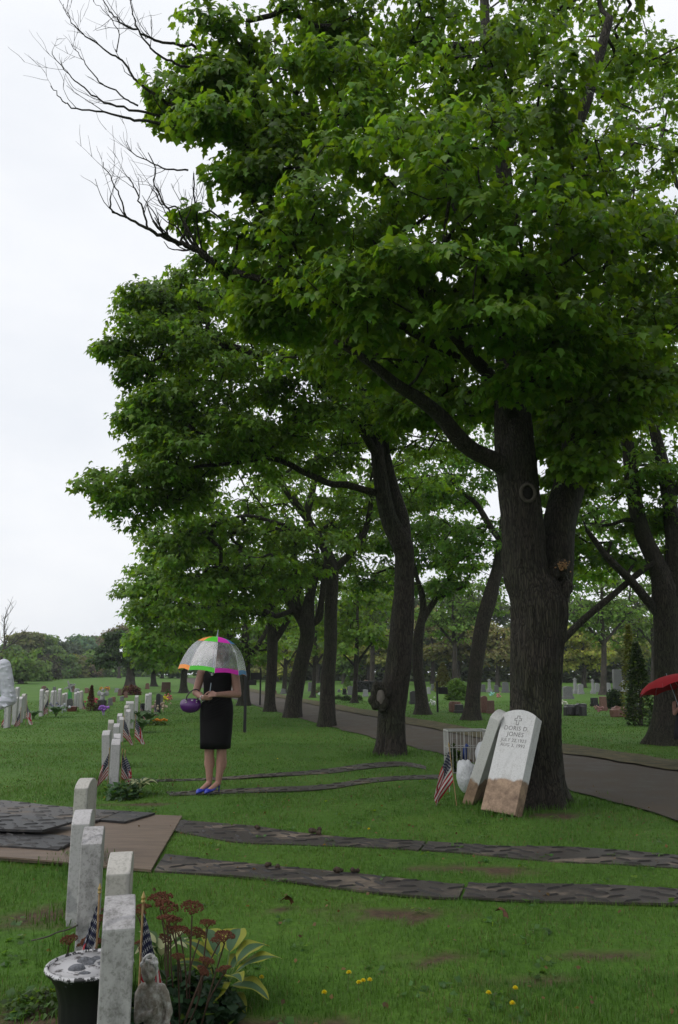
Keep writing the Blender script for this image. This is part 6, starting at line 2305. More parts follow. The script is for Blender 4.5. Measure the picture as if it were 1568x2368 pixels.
# ---- the man at the left edge
def man():
    Y = 7.5
    x = P(-44, 1560, Y).x
    root = thing('person', 'person in a white shirt and dark trousers cut off by the left edge', 'person', (x, Y, 0))
    J = dict(shR=Vector((.20, 0, 1.50)), shL=Vector((-.20, 0, 1.50)), elR=Vector((.275, .03, 1.20)), wrR=Vector((.12, -.17, 1.10)), elL=Vector((-.275, .03, 1.20)), wrL=Vector((-.08, -.19, 1.10)))
    mb = MB()
    at = head(mb, Vector((0, -.04, 1.735)), (.25, -1, -.1), 1.04)
    limb_chain(mb, [(0, -.02, 1.65), (0, 0, 1.53)], [.058, .064])
    limb_chain(mb, [J['shL'], J['shR']], [.06, .06])
    mb.ell((0, 0, 1.38), (.18, .115, .17)); mb.ell((0, 0, 1.15), (.155, .11, .17)); mb.ell((0, 0, .98), (.165, .115, .13))
    for s_, sh, el, wr in ((1, 'shR', 'elR', 'wrR'), (-1, 'shL', 'elL', 'wrL')):
        limb_chain(mb, [J[sh], J[el], J[wr]], [.055, .043, .029])
        limb_chain(mb, [(s_ * .095, 0, .95), (s_ * .10, -.01, .52), (s_ * .105, .02, .10)], [.09, .062, .042])
        limb_chain(mb, [(s_ * .105, .03, .06), (s_ * .12, -.12, .035)], [.04, .034])
    hand(mb, J['wrR'], (-.9, -.3, -.1), (0, -.9, .4), 1.05, 40, -1)
    hand(mb, J['wrL'], (.9, -.3, -.1), (0, -.9, .4), 1.05, 40, 1)
    obj('body', remeshed(mb, 'body', .0065, 3, .15), SKIN, root)
    eyes(at, root)
    mb = MB()
    limb_chain(mb, [J['shL'] + Vector((0, 0, -.005)), J['shR'] + Vector((0, 0, -.005))], [.07, .07])
    mb.ell((0, 0, 1.38), (.20, .135, .185)); mb.ell((0, 0, 1.16), (.178, .128, .18)); mb.caps((-.05, 0, 1.02), .13, (.05, 0, 1.02), .13)
    limb_chain(mb, [(0, -.005, 1.56), (0, 0, 1.5)], [.066, .075])
    rn = random.Random(6)
    for s_, sh, el, wr in ((1, 'shR', 'elR', 'wrR'), (-1, 'shL', 'elL', 'wrL')):
        limb_chain(mb, [J[sh], J[el], J[el].lerp(J[wr], .9)], [.073, .062, .043])
        for k in range(14):                                                 # cloth bunching on the sleeves
            u = rn.random()
            p = J[sh].lerp(J[el], u) if k < 8 else J[el].lerp(J[wr], u * .8)
            mb.caps(p + Vector((-.055, -.03, .035)), .008, p + Vector((.06, -.045, -.03)), .006, 8)
    sm_ = remeshed(mb, 'shirt', .006, 1, .35)
    for v in sm_.vertices:                                                  # creases slanting round sleeves and waist
        c = v.co
        q = Vector((c.x * 9 + c.z * 14, c.y * 7, c.z * 22 - c.x * 10))
        v.co = c + v.normal * (.008 * (.45 - abs(mnoise.noise(q)) * 1.6) + .004 * mnoise.noise(c * 11))
    obj('shirt', sm_, mat('white_shirt', (.60, .61, .68), .8, var=.06, scale=5, bump=1.0, bscale=7, stretch=(1, 1, 2.2)), root)
    mb = MB()
    mb.caps((-.06, 0, .97), .135, (.06, 0, .97), .135)
    for s_ in (-1, 1):
        limb_chain(mb, [(s_ * .09, 0, .93), (s_ * .10, -.005, .52), (s_ * .105, .015, .06)], [.115, .085, .072])
    obj('trousers', remeshed(mb, 'trousers', .012, 2), BLACK_DRESS, root)
    for s_ in (-1, 1):
        MB().caps((s_ * .105, .05, .045), .048, (s_ * .125, -.15, .036), .042).build('shoe', mat('black_shoe', (.012, .012, .012), .3), root, smooth=True)
    mb = MB()
    mb.ell(at(0, -.025, .05), (.083, .098, .088), 16, 12)
    mb.build('hair', mat('dark_hair', (.03, .02, .014), .5), root, smooth=True)
    MB().tube([(math.cos(a) * .158, math.sin(a) * .138, 1.035) for a in np.linspace(0, 2 * math.pi, 30)], .016, 6, False).build('belt', mat('belt_leather', (.02, .015, .012), .4), root)


man()


# ---- the girl under the red umbrella, right edge
def girl():
    p = G(1580, 1778)
    Y = 13.0
    x = P(1585, 1700, Y).x
    root = thing('person', 'person in dark clothes holding a red umbrella, cut off by the right edge', 'person', (x, Y, 0), 0)
    s = .80
    mb = MB()
    at = head(mb, Vector((-.02, -.03, 1.13)), (-.6, -1, 0), .92)
    limb_chain(mb, [(0, -.01, 1.06), (0, 0, .99)], [.042, .046])
    limb_chain(mb, [(-.12, 0, .955), (.12, 0, .955)], [.042, .042])
    mb.ell((0, 0, .88), (.12, .08, .12)); mb.ell((0, 0, .72), (.115, .08, .13))
    limb_chain(mb, [(-.135, 0, .955), (-.165, -.05, .80), (-.13, -.16, .90)], [.036, .03, .022])
    limb_chain(mb, [(.135, 0, .955), (.165, -.05, .80), (.0, -.17, .84)], [.036, .03, .022])
    hand(mb, (-.13, -.16, .90), (.25, -.2, .9), (-.5, -.8, 0), .72, 60, 1)
    hand(mb, (.0, -.17, .84), (-.9, -.2, .2), (0, -.9, .3), .72, 50, -1)
    for sx in (-1, 1):
        limb_chain(mb, [(sx * .06, 0, .66), (sx * .06, -.01, .36), (sx * .06, .01, .08)], [.07, .046, .03])
        limb_chain(mb, [(sx * .06, .02, .04), (sx * .07, -.10, .025)], [.03, .026])
    obj('body', remeshed(mb, 'body', .006, 3, .2), SKIN, root)
    eyes(at, root, .9)
    MB().loft([ring(.40, 0, 0, .17, .14, fold=.04), ring(.55, 0, 0, .155, .125, fold=.03), ring(.70, 0, 0, .128, .098), ring(.80, 0, 0, .125, .095), ring(.92, 0, 0, .135, .098), ring(.985, 0, 0, .125, .075), ring(1.0, 0, 0, .06, .05)]).build('dress', mat('navy_dress', (.012, .012, .02), .8), root, smooth=True)
    mb = MB()
    rn = random.Random(3)
    for k in range(40):
        th = rn.uniform(.9, 2 * math.pi - .9)
        p0, p1, p2 = at(0, -.01, .12), at(.088 * math.sin(th), -.02 + .09 * math.cos(th), .03), at(.10 * math.sin(th), -.03 + .09 * math.cos(th), -.16 + rn.gauss(0, .02))
        mb.caps(p0, .022, p1, .022, 6); mb.caps(p1, .022, p2, .014, 6)
    obj('hair', remeshed(mb, 'hair', .009, 2), mat('auburn_hair', (.17, .07, .035), .5, var=.3, scale=30), root)
    for sx in (-1, 1):
        MB().caps((sx * .06, .03, .032), .034, (sx * .072, -.12, .026), .03).build('shoe', mat('black_shoe', (.012, .012, .012), .3), root, smooth=True)
    # umbrella
    ub = thing('umbrella', 'plain red umbrella at the right edge across the lane', 'umbrella', (x - .13, Y - .19, .86), R(11))
    ub.rotation_euler = (R(-14), R(-10), R(10))
    rm = mat('red_cloth', (.30, .003, .010), .85, var=.08, scale=10)
    n = 8
    prof = [(.004, .56), (.17, .545), (.34, .50), (.47, .42), (.53, .35)]
    for k in range(n):
        a0, a1 = 2 * math.pi * k / n, 2 * math.pi * (k + 1) / n
        vs, fs = [], []
        for r, z in prof:
            for j in range(5):
                th = a0 + (a1 - a0) * j / 4
                q = math.sin(math.pi * j / 4)
                rr = r * (1 - .06 * q)
                vs.append((rr * math.cos(th), rr * math.sin(th), z + .035 * q * (r / .53) ** 3))
        for i in range(4):
            for j in range(4):
                q = i * 5 + j
                fs.append((q, q + 5, q + 6, q + 1))
        MB().add(vs, fs).build('canopy_panel', rm, ub, smooth=True)
        MB().tube([(r * math.cos(a0), r * math.sin(a0), z - .003) for r, z in prof], .0025, 4).build('rib', STEEL, ub)
    MB().tube([(0, 0, -.12), (0, 0, .60)], .006, 6).build('shaft', STEEL, ub)
    MB().tube([(0, 0, -.12), (0, 0, -.01)], .012, 8).build('handle', MATS['handle_black'], ub)


girl()


# ---- white wire basket with bags, by the big maple
def basket():
    Yb = 10.2
    a, b = P(1036, 1690, Yb), P(1122, 1696, Yb + .35)
    root = thing('wire_basket', 'white wire basket standing behind the leaning headstones', 'basket', (a.x, Yb, 0))
    wm = mat('white_wire', (.42, .42, .41), .45, var=.1)
    W_, Dp = b.x - a.x, .34
    top = a.z
    zb = .22
    cor = [Vector((0, 0, 0)), Vector((W_, .10, 0)), Vector((W_ - .03, Dp, 0)), Vector((-.02, Dp - .08, 0))]
    for i in range(4):
        p, q = cor[i], cor[(i + 1) % 4]
        for z in (top, top - .008, (top + zb) / 2 + .05, zb):
            MB().tube([p + Vector((0, 0, z)), q + Vector((0, 0, z))], .006 if z > top - .02 else .0038, 6).build('rail', wm, root)
        n = 10 if i == 0 else 6
        for k in range(n):
            c = p.lerp(q, k / n)
            MB().tube([c + Vector((0, 0, -.02 if k == 0 else zb)), c + Vector((0, 0, top))], .006 if k == 0 else .0034, 5).build('wire', wm, root)
    o = Vector((a.x, Yb, 0))
    # things lying in it
    clump('wilted_plant', 'dark wilted plant in the left of the wire basket', o + Vector((.08, .14, zb)), .09, .36, 260, .06, (.03, .06, .02), 15)
    mb = MB().tube([(.22, .15, .33), (.23, .14, .50), (.25, .13, .545), (.28, .13, .52)], [.028, .026, .022, .016], 10)
    tag(mb.build('blue_bottle', mat('blue_plastic', (.015, .05, .26), .35), loc=o, smooth=True), 'blue plastic object sticking up in the wire basket', 'bottle')
    pot = MB().lathe([(.055, 0), (.08, .13), (.086, .14), (.075, .14), (.001, .12)], 14, (.24, .17, zb))
    tag(pot.build('flower_pot', mat('brown_pot', (.10, .05, .03), .7), loc=o), 'brown flower pot inside the wire basket', 'pot')
    pm, t, b_ = _new('white_plastic_bag')
    b_.inputs['Base Color'].default_value = (.55, .57, .60, 1)
    b_.inputs['Roughness'].default_value = .3
    n1 = nd(t, 'ShaderNodeTexNoise', Scale=16.0, Detail=5.0)
    bp = nd(t, 'ShaderNodeBump', Strength=.7, Distance=.03)
    t.links.new(n1.outputs['Fac'], bp.inputs['Height'])
    t.links.new(bp.outputs[0], b_.inputs['Normal'])

    def bag_(c, r, lb, seed):
        rn = random.Random(seed)
        m_ = MB().ell((0, 0, r[2]), r, 26, 18)
        m_.v = [tuple(Vector(v) * (1 + .14 * mnoise.noise(Vector(v) * 9 + Vector((seed, 0, 0))) + .10 * abs(mnoise.noise(Vector((v[0] * 22, v[1] * 22, v[2] * 7 + seed)))))) for v in m_.v]
        tag(m_.build('plastic_bag', pm, loc=c, smooth=True), lb, 'bag')
    g = P(1078, 1790, Yb - .15)
    bag_((g.x, Yb - .18, 0), (.12, .12, .20), 'crumpled white plastic bag on the ground before the wire basket', 1)
    bag_((o.x + .42, Yb + .02, .26), (.08, .10, .15), 'white plastic bag hanging at the basket\'s right side', 2)


basket()


# ---- black sign posts
def sign_post(px, Y, top, label, plate):
    b = FG(px, Y)
    p = P(px, top, Y)
    root = thing('sign_post', label, 'sign', b)
    bm_ = mat('black_paint', (.012, .012, .013), .5)
    h = p.z - b.z
    MB().box((0, 0, h / 2 - .1), (.07, .07, h + .2)).build('post', bm_, root, bevel=.006)
    w_, hh, z = plate
    MB().box((w_ / 2 + .045, -.0, h - z), (w_, .02, hh)).build('plate', bm_, root, bevel=.003)


sign_post(568, 20.0, 1558, 'black post with a small sign right of the clear umbrella', (.22, .12, .22))
sign_post(602, 36.0, 1545, 'black sign post between two row trunks behind the umbrella', (-.5, .3, .35))
sign_post(1011, 30.0, 1575, 'black sign post on the far lawn beside the bright green shrub', (.35, .25, .35))
# ------------------------------------------------------------------ far graves and planting
GRAN = {'grey': mat('grey_granite', (.15, .15, .155), .6, scale=40, var=.35), 'pale': mat('pale_granite', (.30, .30, .31), .65, scale=30, var=.25), 'dark': mat('dark_granite', (.035, .033, .036), .3, scale=40, var=.4),
        'red': mat('red_granite', (.19, .095, .075), .55, scale=50, var=.3), 'brown': mat('brown_granite', (.15, .085, .068), .6, scale=50, var=.3), 'black': mat('black_granite', (.012, .012, .013), .25)}


def monument(kind, px, base, wpx, hpx, stone, label, Y=None, group='far grave monuments', rz=0.0, cat='gravestone'):
    if Y is None:
        Y = G(px, base).y
    b = FG(px, Y)
    k = mpp(b)
    w_, h = wpx * k, hpx * k
    m = GRAN[stone]
    root = thing('gravestone', label, cat, b, AXR - R(90) + rz, group)
    d = max(.14, min(.35, w_ * .35))
    rn = random.Random(int(px * 3 + base))
    if kind == 'slab':
        MB().box((0, 0, h * .07), (w_, d * 1.5, h * .14 + .1)).build('plinth', m, root, bevel=.01)
        o = obj('tablet', slab_mesh('tablet', w_ * .84, d, h * .86, min(.06, h * .08), 0, .012), m, root, (0, 0, h * .14))
    elif kind == 'obelisk':
        MB().box((0, 0, h * .06), (w_, w_, h * .12 + .1)).build('plinth', m, root, bevel=.01)
        MB().box((0, 0, h * .19), (w_ * .74, w_ * .74, h * .14)).build('die', m, root, bevel=.01)
        MB().box((0, 0, h * .56), (w_ * .52, w_ * .52, h * .60), None, .82).build('shaft', m, root, bevel=.008)
        MB().box((0, 0, h * .885), (w_ * .62, w_ * .62, h * .05)).build('cap', m, root, bevel=.008)
        MB().lathe([(w_ * .2, h * .91), (w_ * .25, h * .94), (w_ * .12, h * .97), (.002, h)], 12).build('urn_finial', m, root, smooth=True)
    elif kind == 'rock':
        mb = MB()
        for q in range(7):
            mb.box((rn.gauss(0, w_ * .12), rn.gauss(0, d * .2), h * .42 + rn.gauss(0, h * .04)), (w_ * rn.uniform(.5, .8), d * rn.uniform(1, 1.5), h * rn.uniform(.75, 1)), Matrix.Rotation(rn.gauss(0, .16), 3, 'Y') @ Matrix.Rotation(rn.gauss(0, .2), 3, 'Z'))
        obj('boulder', remeshed(mb, 'boulder', max(w_, h) * .035, 2), m, root)
    elif kind == 'block':
        MB().box((0, 0, h * .06), (w_, d * 1.5, h * .12 + .1)).build('plinth', m, root, bevel=.01)
        MB().box((0, 0, h * .12 + h * .44), (w_ * .88, d, h * .88), None, .97).build('die', m, root, bevel=.02)
    return root


def z4(x, y): return 627.2 + x / 3.5714, 1473.9 + y / 3.5714
def z3(x, y): return 1254.4 + x / 5, 1473.9 + y / 5
def zd(x, y): return 972.2 + x / 3.5714, 1568 + y / 3.5714


def mz(fn, kind, x0, x1, y0, y1, stone, label, sc=1.0, **k):
    a, b = fn(x0, y0), fn(x1, y1)
    monument(kind, (a[0] + b[0]) / 2, b[1], b[0] - a[0], b[1] - a[1], stone, label, **k)


mz(zd, 'rock', 232, 330, 190, 280, 'red', 'slanted red granite boulder stone behind the wire basket')
mz(zd, 'block', 275, 355, 220, 288, 'dark', 'small dark stone planter right against the slanted red boulder')
mz(zd, 'slab', 490, 552, 150, 285, 'red', 'red granite stone left of the big maple trunk')
mz(zd, 'block', 545, 608, 188, 290, 'brown', 'brown granite block touching the big maple trunk')
mz(zd, 'obelisk', 550, 592, 15, 122, 'pale', 'pale columned monument with an urn top seen left of the big maple')
mz(zd, 'slab', 608, 650, 65, 122, 'grey', 'low grey stone right of the columned monument')
mz(zd, 'slab', 672, 735, 40, 125, 'grey', 'wide grey stone at the edge of the big maple trunk')
mz(zd, 'slab', 500, 540, 60, 120, 'grey', 'narrow grey stone left of the columned monument')
mz(z3, 'slab', 225, 355, 570, 712, 'grey', 'grey stone at the right edge of the big maple trunk')
mz(z3, 'obelisk', 352, 412, 475, 655, 'pale', 'first pale pillar monument right of the big maple')
mz(z3, 'slab', 405, 480, 545, 660, 'pale', 'pale tablet beside the first pale pillar')
mz(z3, 'obelisk', 562, 612, 490, 655, 'pale', 'second pale pillar monument right of the big maple')
mz(z3, 'slab', 605, 668, 540, 640, 'pale', 'pale tablet beside the second pale pillar')
mz(z3, 'slab', 742, 795, 535, 645, 'pale', 'pale tablet left of the tall grey shaft')
mz(z3, 'block', 815, 935, 385, 640, 'grey', 'tall plain grey shaft behind the round bush')
mz(z3, 'obelisk', 918, 968, 500, 655, 'pale', 'third pale pillar monument, right of the tall grey shaft')
mz(z3, 'slab', 950, 1000, 590, 660, 'pale', 'low pale tablet right of the third pillar')
mz(z3, 'rock', 222, 400, 770, 900, 'dark', 'dark brown rough stone at the right of the big maple')
mz(z3, 'rock', 365, 505, 758, 902, 'dark', 'dark stone with a vase on top, second right of the big maple')
mz(z3, 'block', 645, 735, 688, 845, 'red', 'upright red granite stone left of the round bush')
mz(z3, 'rock', 780, 985, 805, 918, 'red', 'pink rough granite stone in front of the round bush')
mz(z3, 'block', 545, 640, 700, 795, 'black', 'black granite block with white trim left of the red stone')
mz(z4, 'slab', 755, 802, 432, 488, 'pale', 'small pale pointed stone before the long black wall')
mz(z4, 'slab', 628, 676, 405, 478, 'grey', 'grey stone left of the young maple by the black wall')
mz(z4, 'slab', 1140, 1200, 445, 550, 'dark', 'dark upright stone right of the burl-footed maple')
mz(z4, 'block', 588, 622, 428, 475, 'black', 'small black stone with a white top near the cone shrub')
mz(z4, 'slab', 302, 338, 378, 452, 'grey', 'grey stone behind the thick leaning maple')
mz(z4, 'slab', 78, 122, 428, 472, 'grey', 'grey stone at the foot of a thin young maple')
mz(z4, 'slab', 768, 802, 335, 385, 'brown', 'dark stone standing behind the long black wall', Y=75)
mz(z4, 'slab', 1285, 1315, 415, 470, 'pale', 'pale stone left of the black sign post')
mz(z4, 'slab', 1320, 1352, 390, 440, 'grey', 'grey stone behind the black sign post', Y=62)
for k, (x, y, w_, h_) in enumerate([(150, 430, 34, 30), (30, 420, 30, 30), (250, 420, 26, 34), (560, 420, 24, 22), (470, 415, 30, 28), (850, 405, 26, 24), (1060, 420, 40, 40), (1120, 430, 28, 36)]):
    mz(z4, 'slab', x - w_ / 2, x + w_ / 2, y - h_, y, ('grey', 'brown', 'pale')[k % 3], 'small %s gravestone on the far lawn, %s of eight from the left' % (('grey', 'brown', 'pale')[k % 3], ('second', 'first', 'third', 'fifth', 'fourth', 'sixth', 'seventh', 'eighth')[k]), Y=52 + k * 2)
# long black memorial wall
a, b = FG(z4(705, 0)[0], 58), FG(z4(893, 0)[0], 60)
root = thing('memorial_wall', 'long low black wall on the far lawn', 'wall', a)
L = (b - a).length
hh = 80 / 3.5714 * mpp(a)
MB().box((L / 2, 0, hh / 2), (L, .4, hh)).build('wall_body', GRAN['black'], root, bevel=.02)
MB().box((L / 2, 0, hh + .04), (L + .1, .55, .08)).build('coping', GRAN['dark'], root, bevel=.01)
# little blooms and ornaments left on far graves
for k, (fn, x, y, c, lb) in enumerate([(z4, 375, 440, (.5, .12, .15), 'pink bunch of flowers left of a row trunk'), (z4, 400, 460, (.55, .6, .6), 'white bunch of flowers by the pink bunch'), (z4, 605, 420, (.65, .55, .02), 'yellow flowers on the small black stone'),
                                       (zd, 590, 125, (.3, .6, .55), 'pale green ornament by the columned monument'), (zd, 642, 140, (.5, .2, .2), 'pink flowers left of the big maple trunk'), (z3, 310, 860, (.35, .12, .12), 'pink ribbon on the dark rough stone'),
                                       (z3, 655, 830, (.4, .2, .2), 'pink flowers in front of the upright red stone'), (z3, 250, 755, (.6, .6, .5), 'white and yellow flowers on the dark rough stone'), (z4, 1335, 540, (.6, .62, .6), 'white ornament on the lawn beside the sign post'),
                                       (z3, 1030, 670, (.6, .62, .66), 'white bow on the black ornament at the shrub'), (z3, 1115, 665, (.6, .62, .66), 'white bow right of the black ornament')]):
    px, py = fn(x, y)
    if k in (9, 10):
        p = P(px, py, 27.5)
    else:
        p = G(px, py + 6)
    mb = MB()
    rn = random.Random(k)
    for q in range(16):
        mb.ell((rn.gauss(0, .07), rn.gauss(0, .07), .12 + rn.gauss(0, .06)), rn.uniform(.03, .05), 6, 5)
    for q in range(4):
        mb.tube([(rn.gauss(0, .02), rn.gauss(0, .02), -.02), (rn.gauss(0, .05), rn.gauss(0, .05), .14)], .006, 4)
    tag(mb.build('flower_bunch', mat('bloom_%d' % k, c, .7), loc=p), lb, 'flowers')
# black ornament pile at the shrub
p = FG(z3(1050, 0)[0], 27.8)
root = thing('ornament', 'black stacked ornament stand with white bows by the dark shrub', 'ornament', p)
for k in range(4):
    MB().lathe([(.26 - .03 * k, 0), (.28 - .03 * k, .05), (.12, .13)], 14, (0, 0, .15 * k)).build('tier', GRAN['black'], root, smooth=True)

# left side graves
monument('slab', 1022 / 6.25, 1442.5 + 1150 / 6.25, 96 / 6.25, 150 / 6.25, 'grey', 'grey granite stone inside the middle group of white headstones', Y=32.3, rz=0)
monument('block', 1187 / 3.5714, 1620, 36 / 3.5714, 120 / 3.5714, 'black', 'polished black stone between white headstones of the near row', Y=26.0)
monument('slab', 1310 / 3.5714, 1630, 44 / 3.5714, 150 / 3.5714, 'dark', 'tall dark monument with flowers at the end of the near row', Y=30)
monument('slab', 1335 / 3.5714, 1626, 30 / 3.5714, 110 / 3.5714, 'grey', 'grey stone behind the tall dark monument', Y=33)
monument('block', 1370 / 3.5714, 1580, 84 / 3.5714, 80 / 3.5714, 'brown', 'large brown granite monument under the row end trees', Y=58)
monument('slab', 915 / 3.5714, 1622, 44 / 3.5714, 60 / 3.5714, 'grey', 'grey stone right of the angel figure', Y=36)
FX = [885, 940, 965, 990, 1010, 1040, 1060, 360, 448, 1215, 630, 600, 1100, 715]
ORD = ['first', 'second', 'third', 'fourth', 'fifth', 'sixth', 'seventh', 'eighth', 'ninth', 'tenth', 'eleventh', 'twelfth', 'thirteenth', 'fourteenth']
for k in range(14):
    x = FX[k]
    y = [760, 820, 770, 790, 815, 800, 770, 765, 765, 745, 770, 768, 770, 775][k]
    monument(('slab', 'rock', 'slab')[k % 3], x / 3.5714, 1379.8 + y / 3.5714, (30, 36, 40, 34)[k % 4] / 3.5714, (38, 46, 34, 52)[k % 4] / 3.5714, ('grey', 'red', 'pale', 'brown')[k % 4], 'small %s gravestone in the far left plot, %s from the left' % (('grey', 'red', 'pale', 'brown')[k % 4], ORD[sorted(FX).index(x)]), Y=40 + (820 - y) * .35)
# brown planter box in the middle group
p = FG(1062 / 6.25, 30.8)
root = thing('planter_box', 'brown planter box among the middle headstones', 'planter', p, AXR)
MB().box((0, 0, .07), (.6, .30, .2), None, 1.08).build('box', mat('brown_plastic', (.10, .03, .02), .6), root, bevel=.01)
MB().box((0, 0, .155), (.46, .26, .02)).build('soil', CLOD, root)
# angel figure
p = FG(850 / 3.5714, 33)
root = thing('angel_figure', 'pale angel figure on a dark block in the far left plot', 'statue', p)
root.scale = (.75, .75, .75)
MB().box((0, 0, .2), (.42, .3, .5)).build('block', GRAN['dark'], root, bevel=.02)
mb = MB()
mb.caps((0, 0, .5), .14, (0, 0, .78), .09); mb.ell((0, 0, .98), (.075, .08, .09)); mb.caps((-.1, 0, .82), .04, (-.02, -.12, .72), .03); mb.caps((.1, 0, .82), .04, (.02, -.12, .72), .03)
for s_ in (-1, 1):
    mb.ell((s_ * .2, .06, .80), (.13, .03, .16))
obj('figure', remeshed(mb, 'figure', .02, 2), GRAN['pale'], root)
# striped little lighthouse
p = FG(675 / 6.25, 33)
root = thing('lighthouse_ornament', 'small black and white striped lighthouse ornament in the left plot', 'ornament', p)
for k in range(5):
    MB().lathe([(.15 - .014 * k, .12 * k), (.15 - .014 * (k + 1), .12 * (k + 1))], 14).build('band', GRAN['black'] if k % 2 else mat('white_paint', (.6, .6, .6), .5), root, smooth=True)
MB().lathe([(.11, .6), (.11, .63), (.06, .64), (.06, .74), (.085, .75), (.002, .84)], 12).build('lantern', GRAN['black'], root)
p = FG(1015 / 6.25, 34)
root = thing('garden_windmill', 'little green garden windmill in the far left plot', 'ornament', p)
MB().box((0, 0, .38), (.2, .2, .78), None, .5).build('tower', mat('green_paint', (.03, .24, .05), .5), root, bevel=.01)
MB().box((0, 0, .86), (.17, .17, .22)).build('head', GRAN['grey'], root, bevel=.02)
for k in range(4):
    MB().box((math.cos(k * 1.57 + .4) * .13, -.1, .86 + math.sin(k * 1.57 + .4) * .13), (.24, .012, .06), Matrix.Rotation(-k * 1.57 - .4, 3, 'Y')).build('blade', GRAN['pale'], root)
for k, (x, y, Y, c, lb) in enumerate([(862, 885, 28, (.30, .12, .5), 'purple and white flowers beside the red cone shrub'), (775, 755, 36, (.45, .03, .09), 'crimson flowers behind the red cone shrub'), (1358, 765, 40, (.65, .52, .02), 'yellow flowers near the brown monument'), (1345, 880, 30, (.5, .4, .3), 'pale flowers at the tall dark monument'),
                                      (520, 905, 29.5, (.45, .47, .52), 'pale artificial flowers in the middle group'), (845, 712, 60, (.55, .25, .02), 'orange flowers far out in the left plot'), (893, 712, 60, (.55, .25, .02), 'second orange flowers far out in the left plot'), (1392, 770, 40, (.45, .12, .12), 'red flowers right of the yellow ones near the brown monument'),
                                      (455, 850, 29, (.25, .25, .35), 'grey-blue flowers between flags of the middle group'), (1288, 810, 31, (.45, .3, .3), 'pink flowers left of the tall dark monument')]):
    p = P(x / 3.5714, 1379.8 + y / 3.5714, Y)
    p.z = max(ground_z(p.x, p.y), p.z - .15)
    p.z = ground_z(p.x, p.y) + min(p.z - ground_z(p.x, p.y), .12)
    mb = MB()
    rn = random.Random(k + 50)
    for q in range(18):
        mb.ell((rn.gauss(0, .10), rn.gauss(0, .08), .10 + rn.gauss(0, .06)), rn.uniform(.03, .055), 6, 5)
    for q in range(4):
        mb.tube([(rn.gauss(0, .02), rn.gauss(0, .02), -.14), (rn.gauss(0, .05), rn.gauss(0, .05), .12)], .006, 4)
    tag(mb.build('flower_bunch', mat('bloom_l%d' % k, c, .7), loc=p), lb, 'flowers')


# ---- shrubs
def cone(w_, h):
    def f(rng, n):
        z = rng.uniform(0, 1, n) ** .8
        r = np.power(np.clip(1 - z, 0, 1), .75) * rng.uniform(.75, 1.05, n)
        r = r * np.where(z < .12, .75 + z * 2, 1)
        a = rng.uniform(0, 6.283, n)
        return np.stack([np.cos(a) * r * w_, np.sin(a) * r * w_, z * h], 1)
    return f


def shrub(px, Y, wpx, hpx, col, label, kind='round', n=1400, leaf=None, seed=0, base=None):
    b = FG(px, Y)
    k = mpp(b)
    w_, h = wpx * k / 2, hpx * k
    clump('shrub', label, b, w_, h, n, leaf or max(.05, w_ * .22), col, seed, LEAF_FAR, 'shrub', stems=6, shape=cone(w_, h) if kind == 'cone' else None)


shrub(756 / 3.5714, 31, 20, 57, (.085, .028, .014), 'rust-red cone-shaped shrub in the left plot', 'cone', 1800, seed=1)
shrub(815 / 3.5714, 31, 18, 20, (.06, .03, .03), 'low dark red shrub beside the rust-red cone', seed=2, n=500)
shrub(1085 / 3.5714, 52, 44, 24, (.09, .028, .018), 'spreading red-leaved shrub below the dark left tree', seed=3, n=1400)
shrub(1025, 58, 43, 66, (.115, .12, .022), 'golden green cone conifer behind the black sign post', 'cone', 2600, seed=4)
shrub(1056, 43, 55, 52, (.10, .19, .03), 'bright lime green round shrub by the sign post', seed=5, n=2200)
shrub(1420, 33, 46, 46, (.022, .045, .015), 'dark clipped round bush behind the pink rough stone', seed=6, n=2600)
shrub(1478, 22.5, 70, 190, (.03, .055, .014), 'tall dark evergreen shrub beside the red umbrella tree', 'cone', 3600, seed=7)
shrub(1463, 25.5, 62, 215, (.11, .125, .016), 'yellow-green shrub top behind the dark evergreen', 'cone', 1800, seed=17)
shrub(z4(630, 0)[0], 62, 24, 32, (.09, .17, .03), 'green cone shrub behind the small black stone', 'cone', 1200, seed=8)
shrub(z4(620, 0)[0], 42, 24, 14, (.025, .05, .015), 'clipped dark box bush left of the young maple', seed=9, n=900)
shrub(z4(725, 0)[0], 42, 16, 14, (.025, .05, .015), 'clipped dark box bush right of the young maple', seed=10, n=700)
shrub(z4(555, 0)[0], 44, 22, 10, (.025, .05, .015), 'low dark hedge piece left of the box bushes', seed=11, n=700)
shrub(z4(150, 0)[0], 62, 30, 44, (.028, .04, .016), 'dark shrub behind the thick leaning maple', seed=12, n=1200)
shrub(z4(395, 0)[0], 56, 18, 18, (.06, .10, .03), 'green shrub behind the pink flower bunch', seed=13, n=700)
shrub(1385 / 3.5714, 44, 14, 26, (.07, .11, .02), 'leafy shrub left of the brown granite monument', seed=14, n=700)


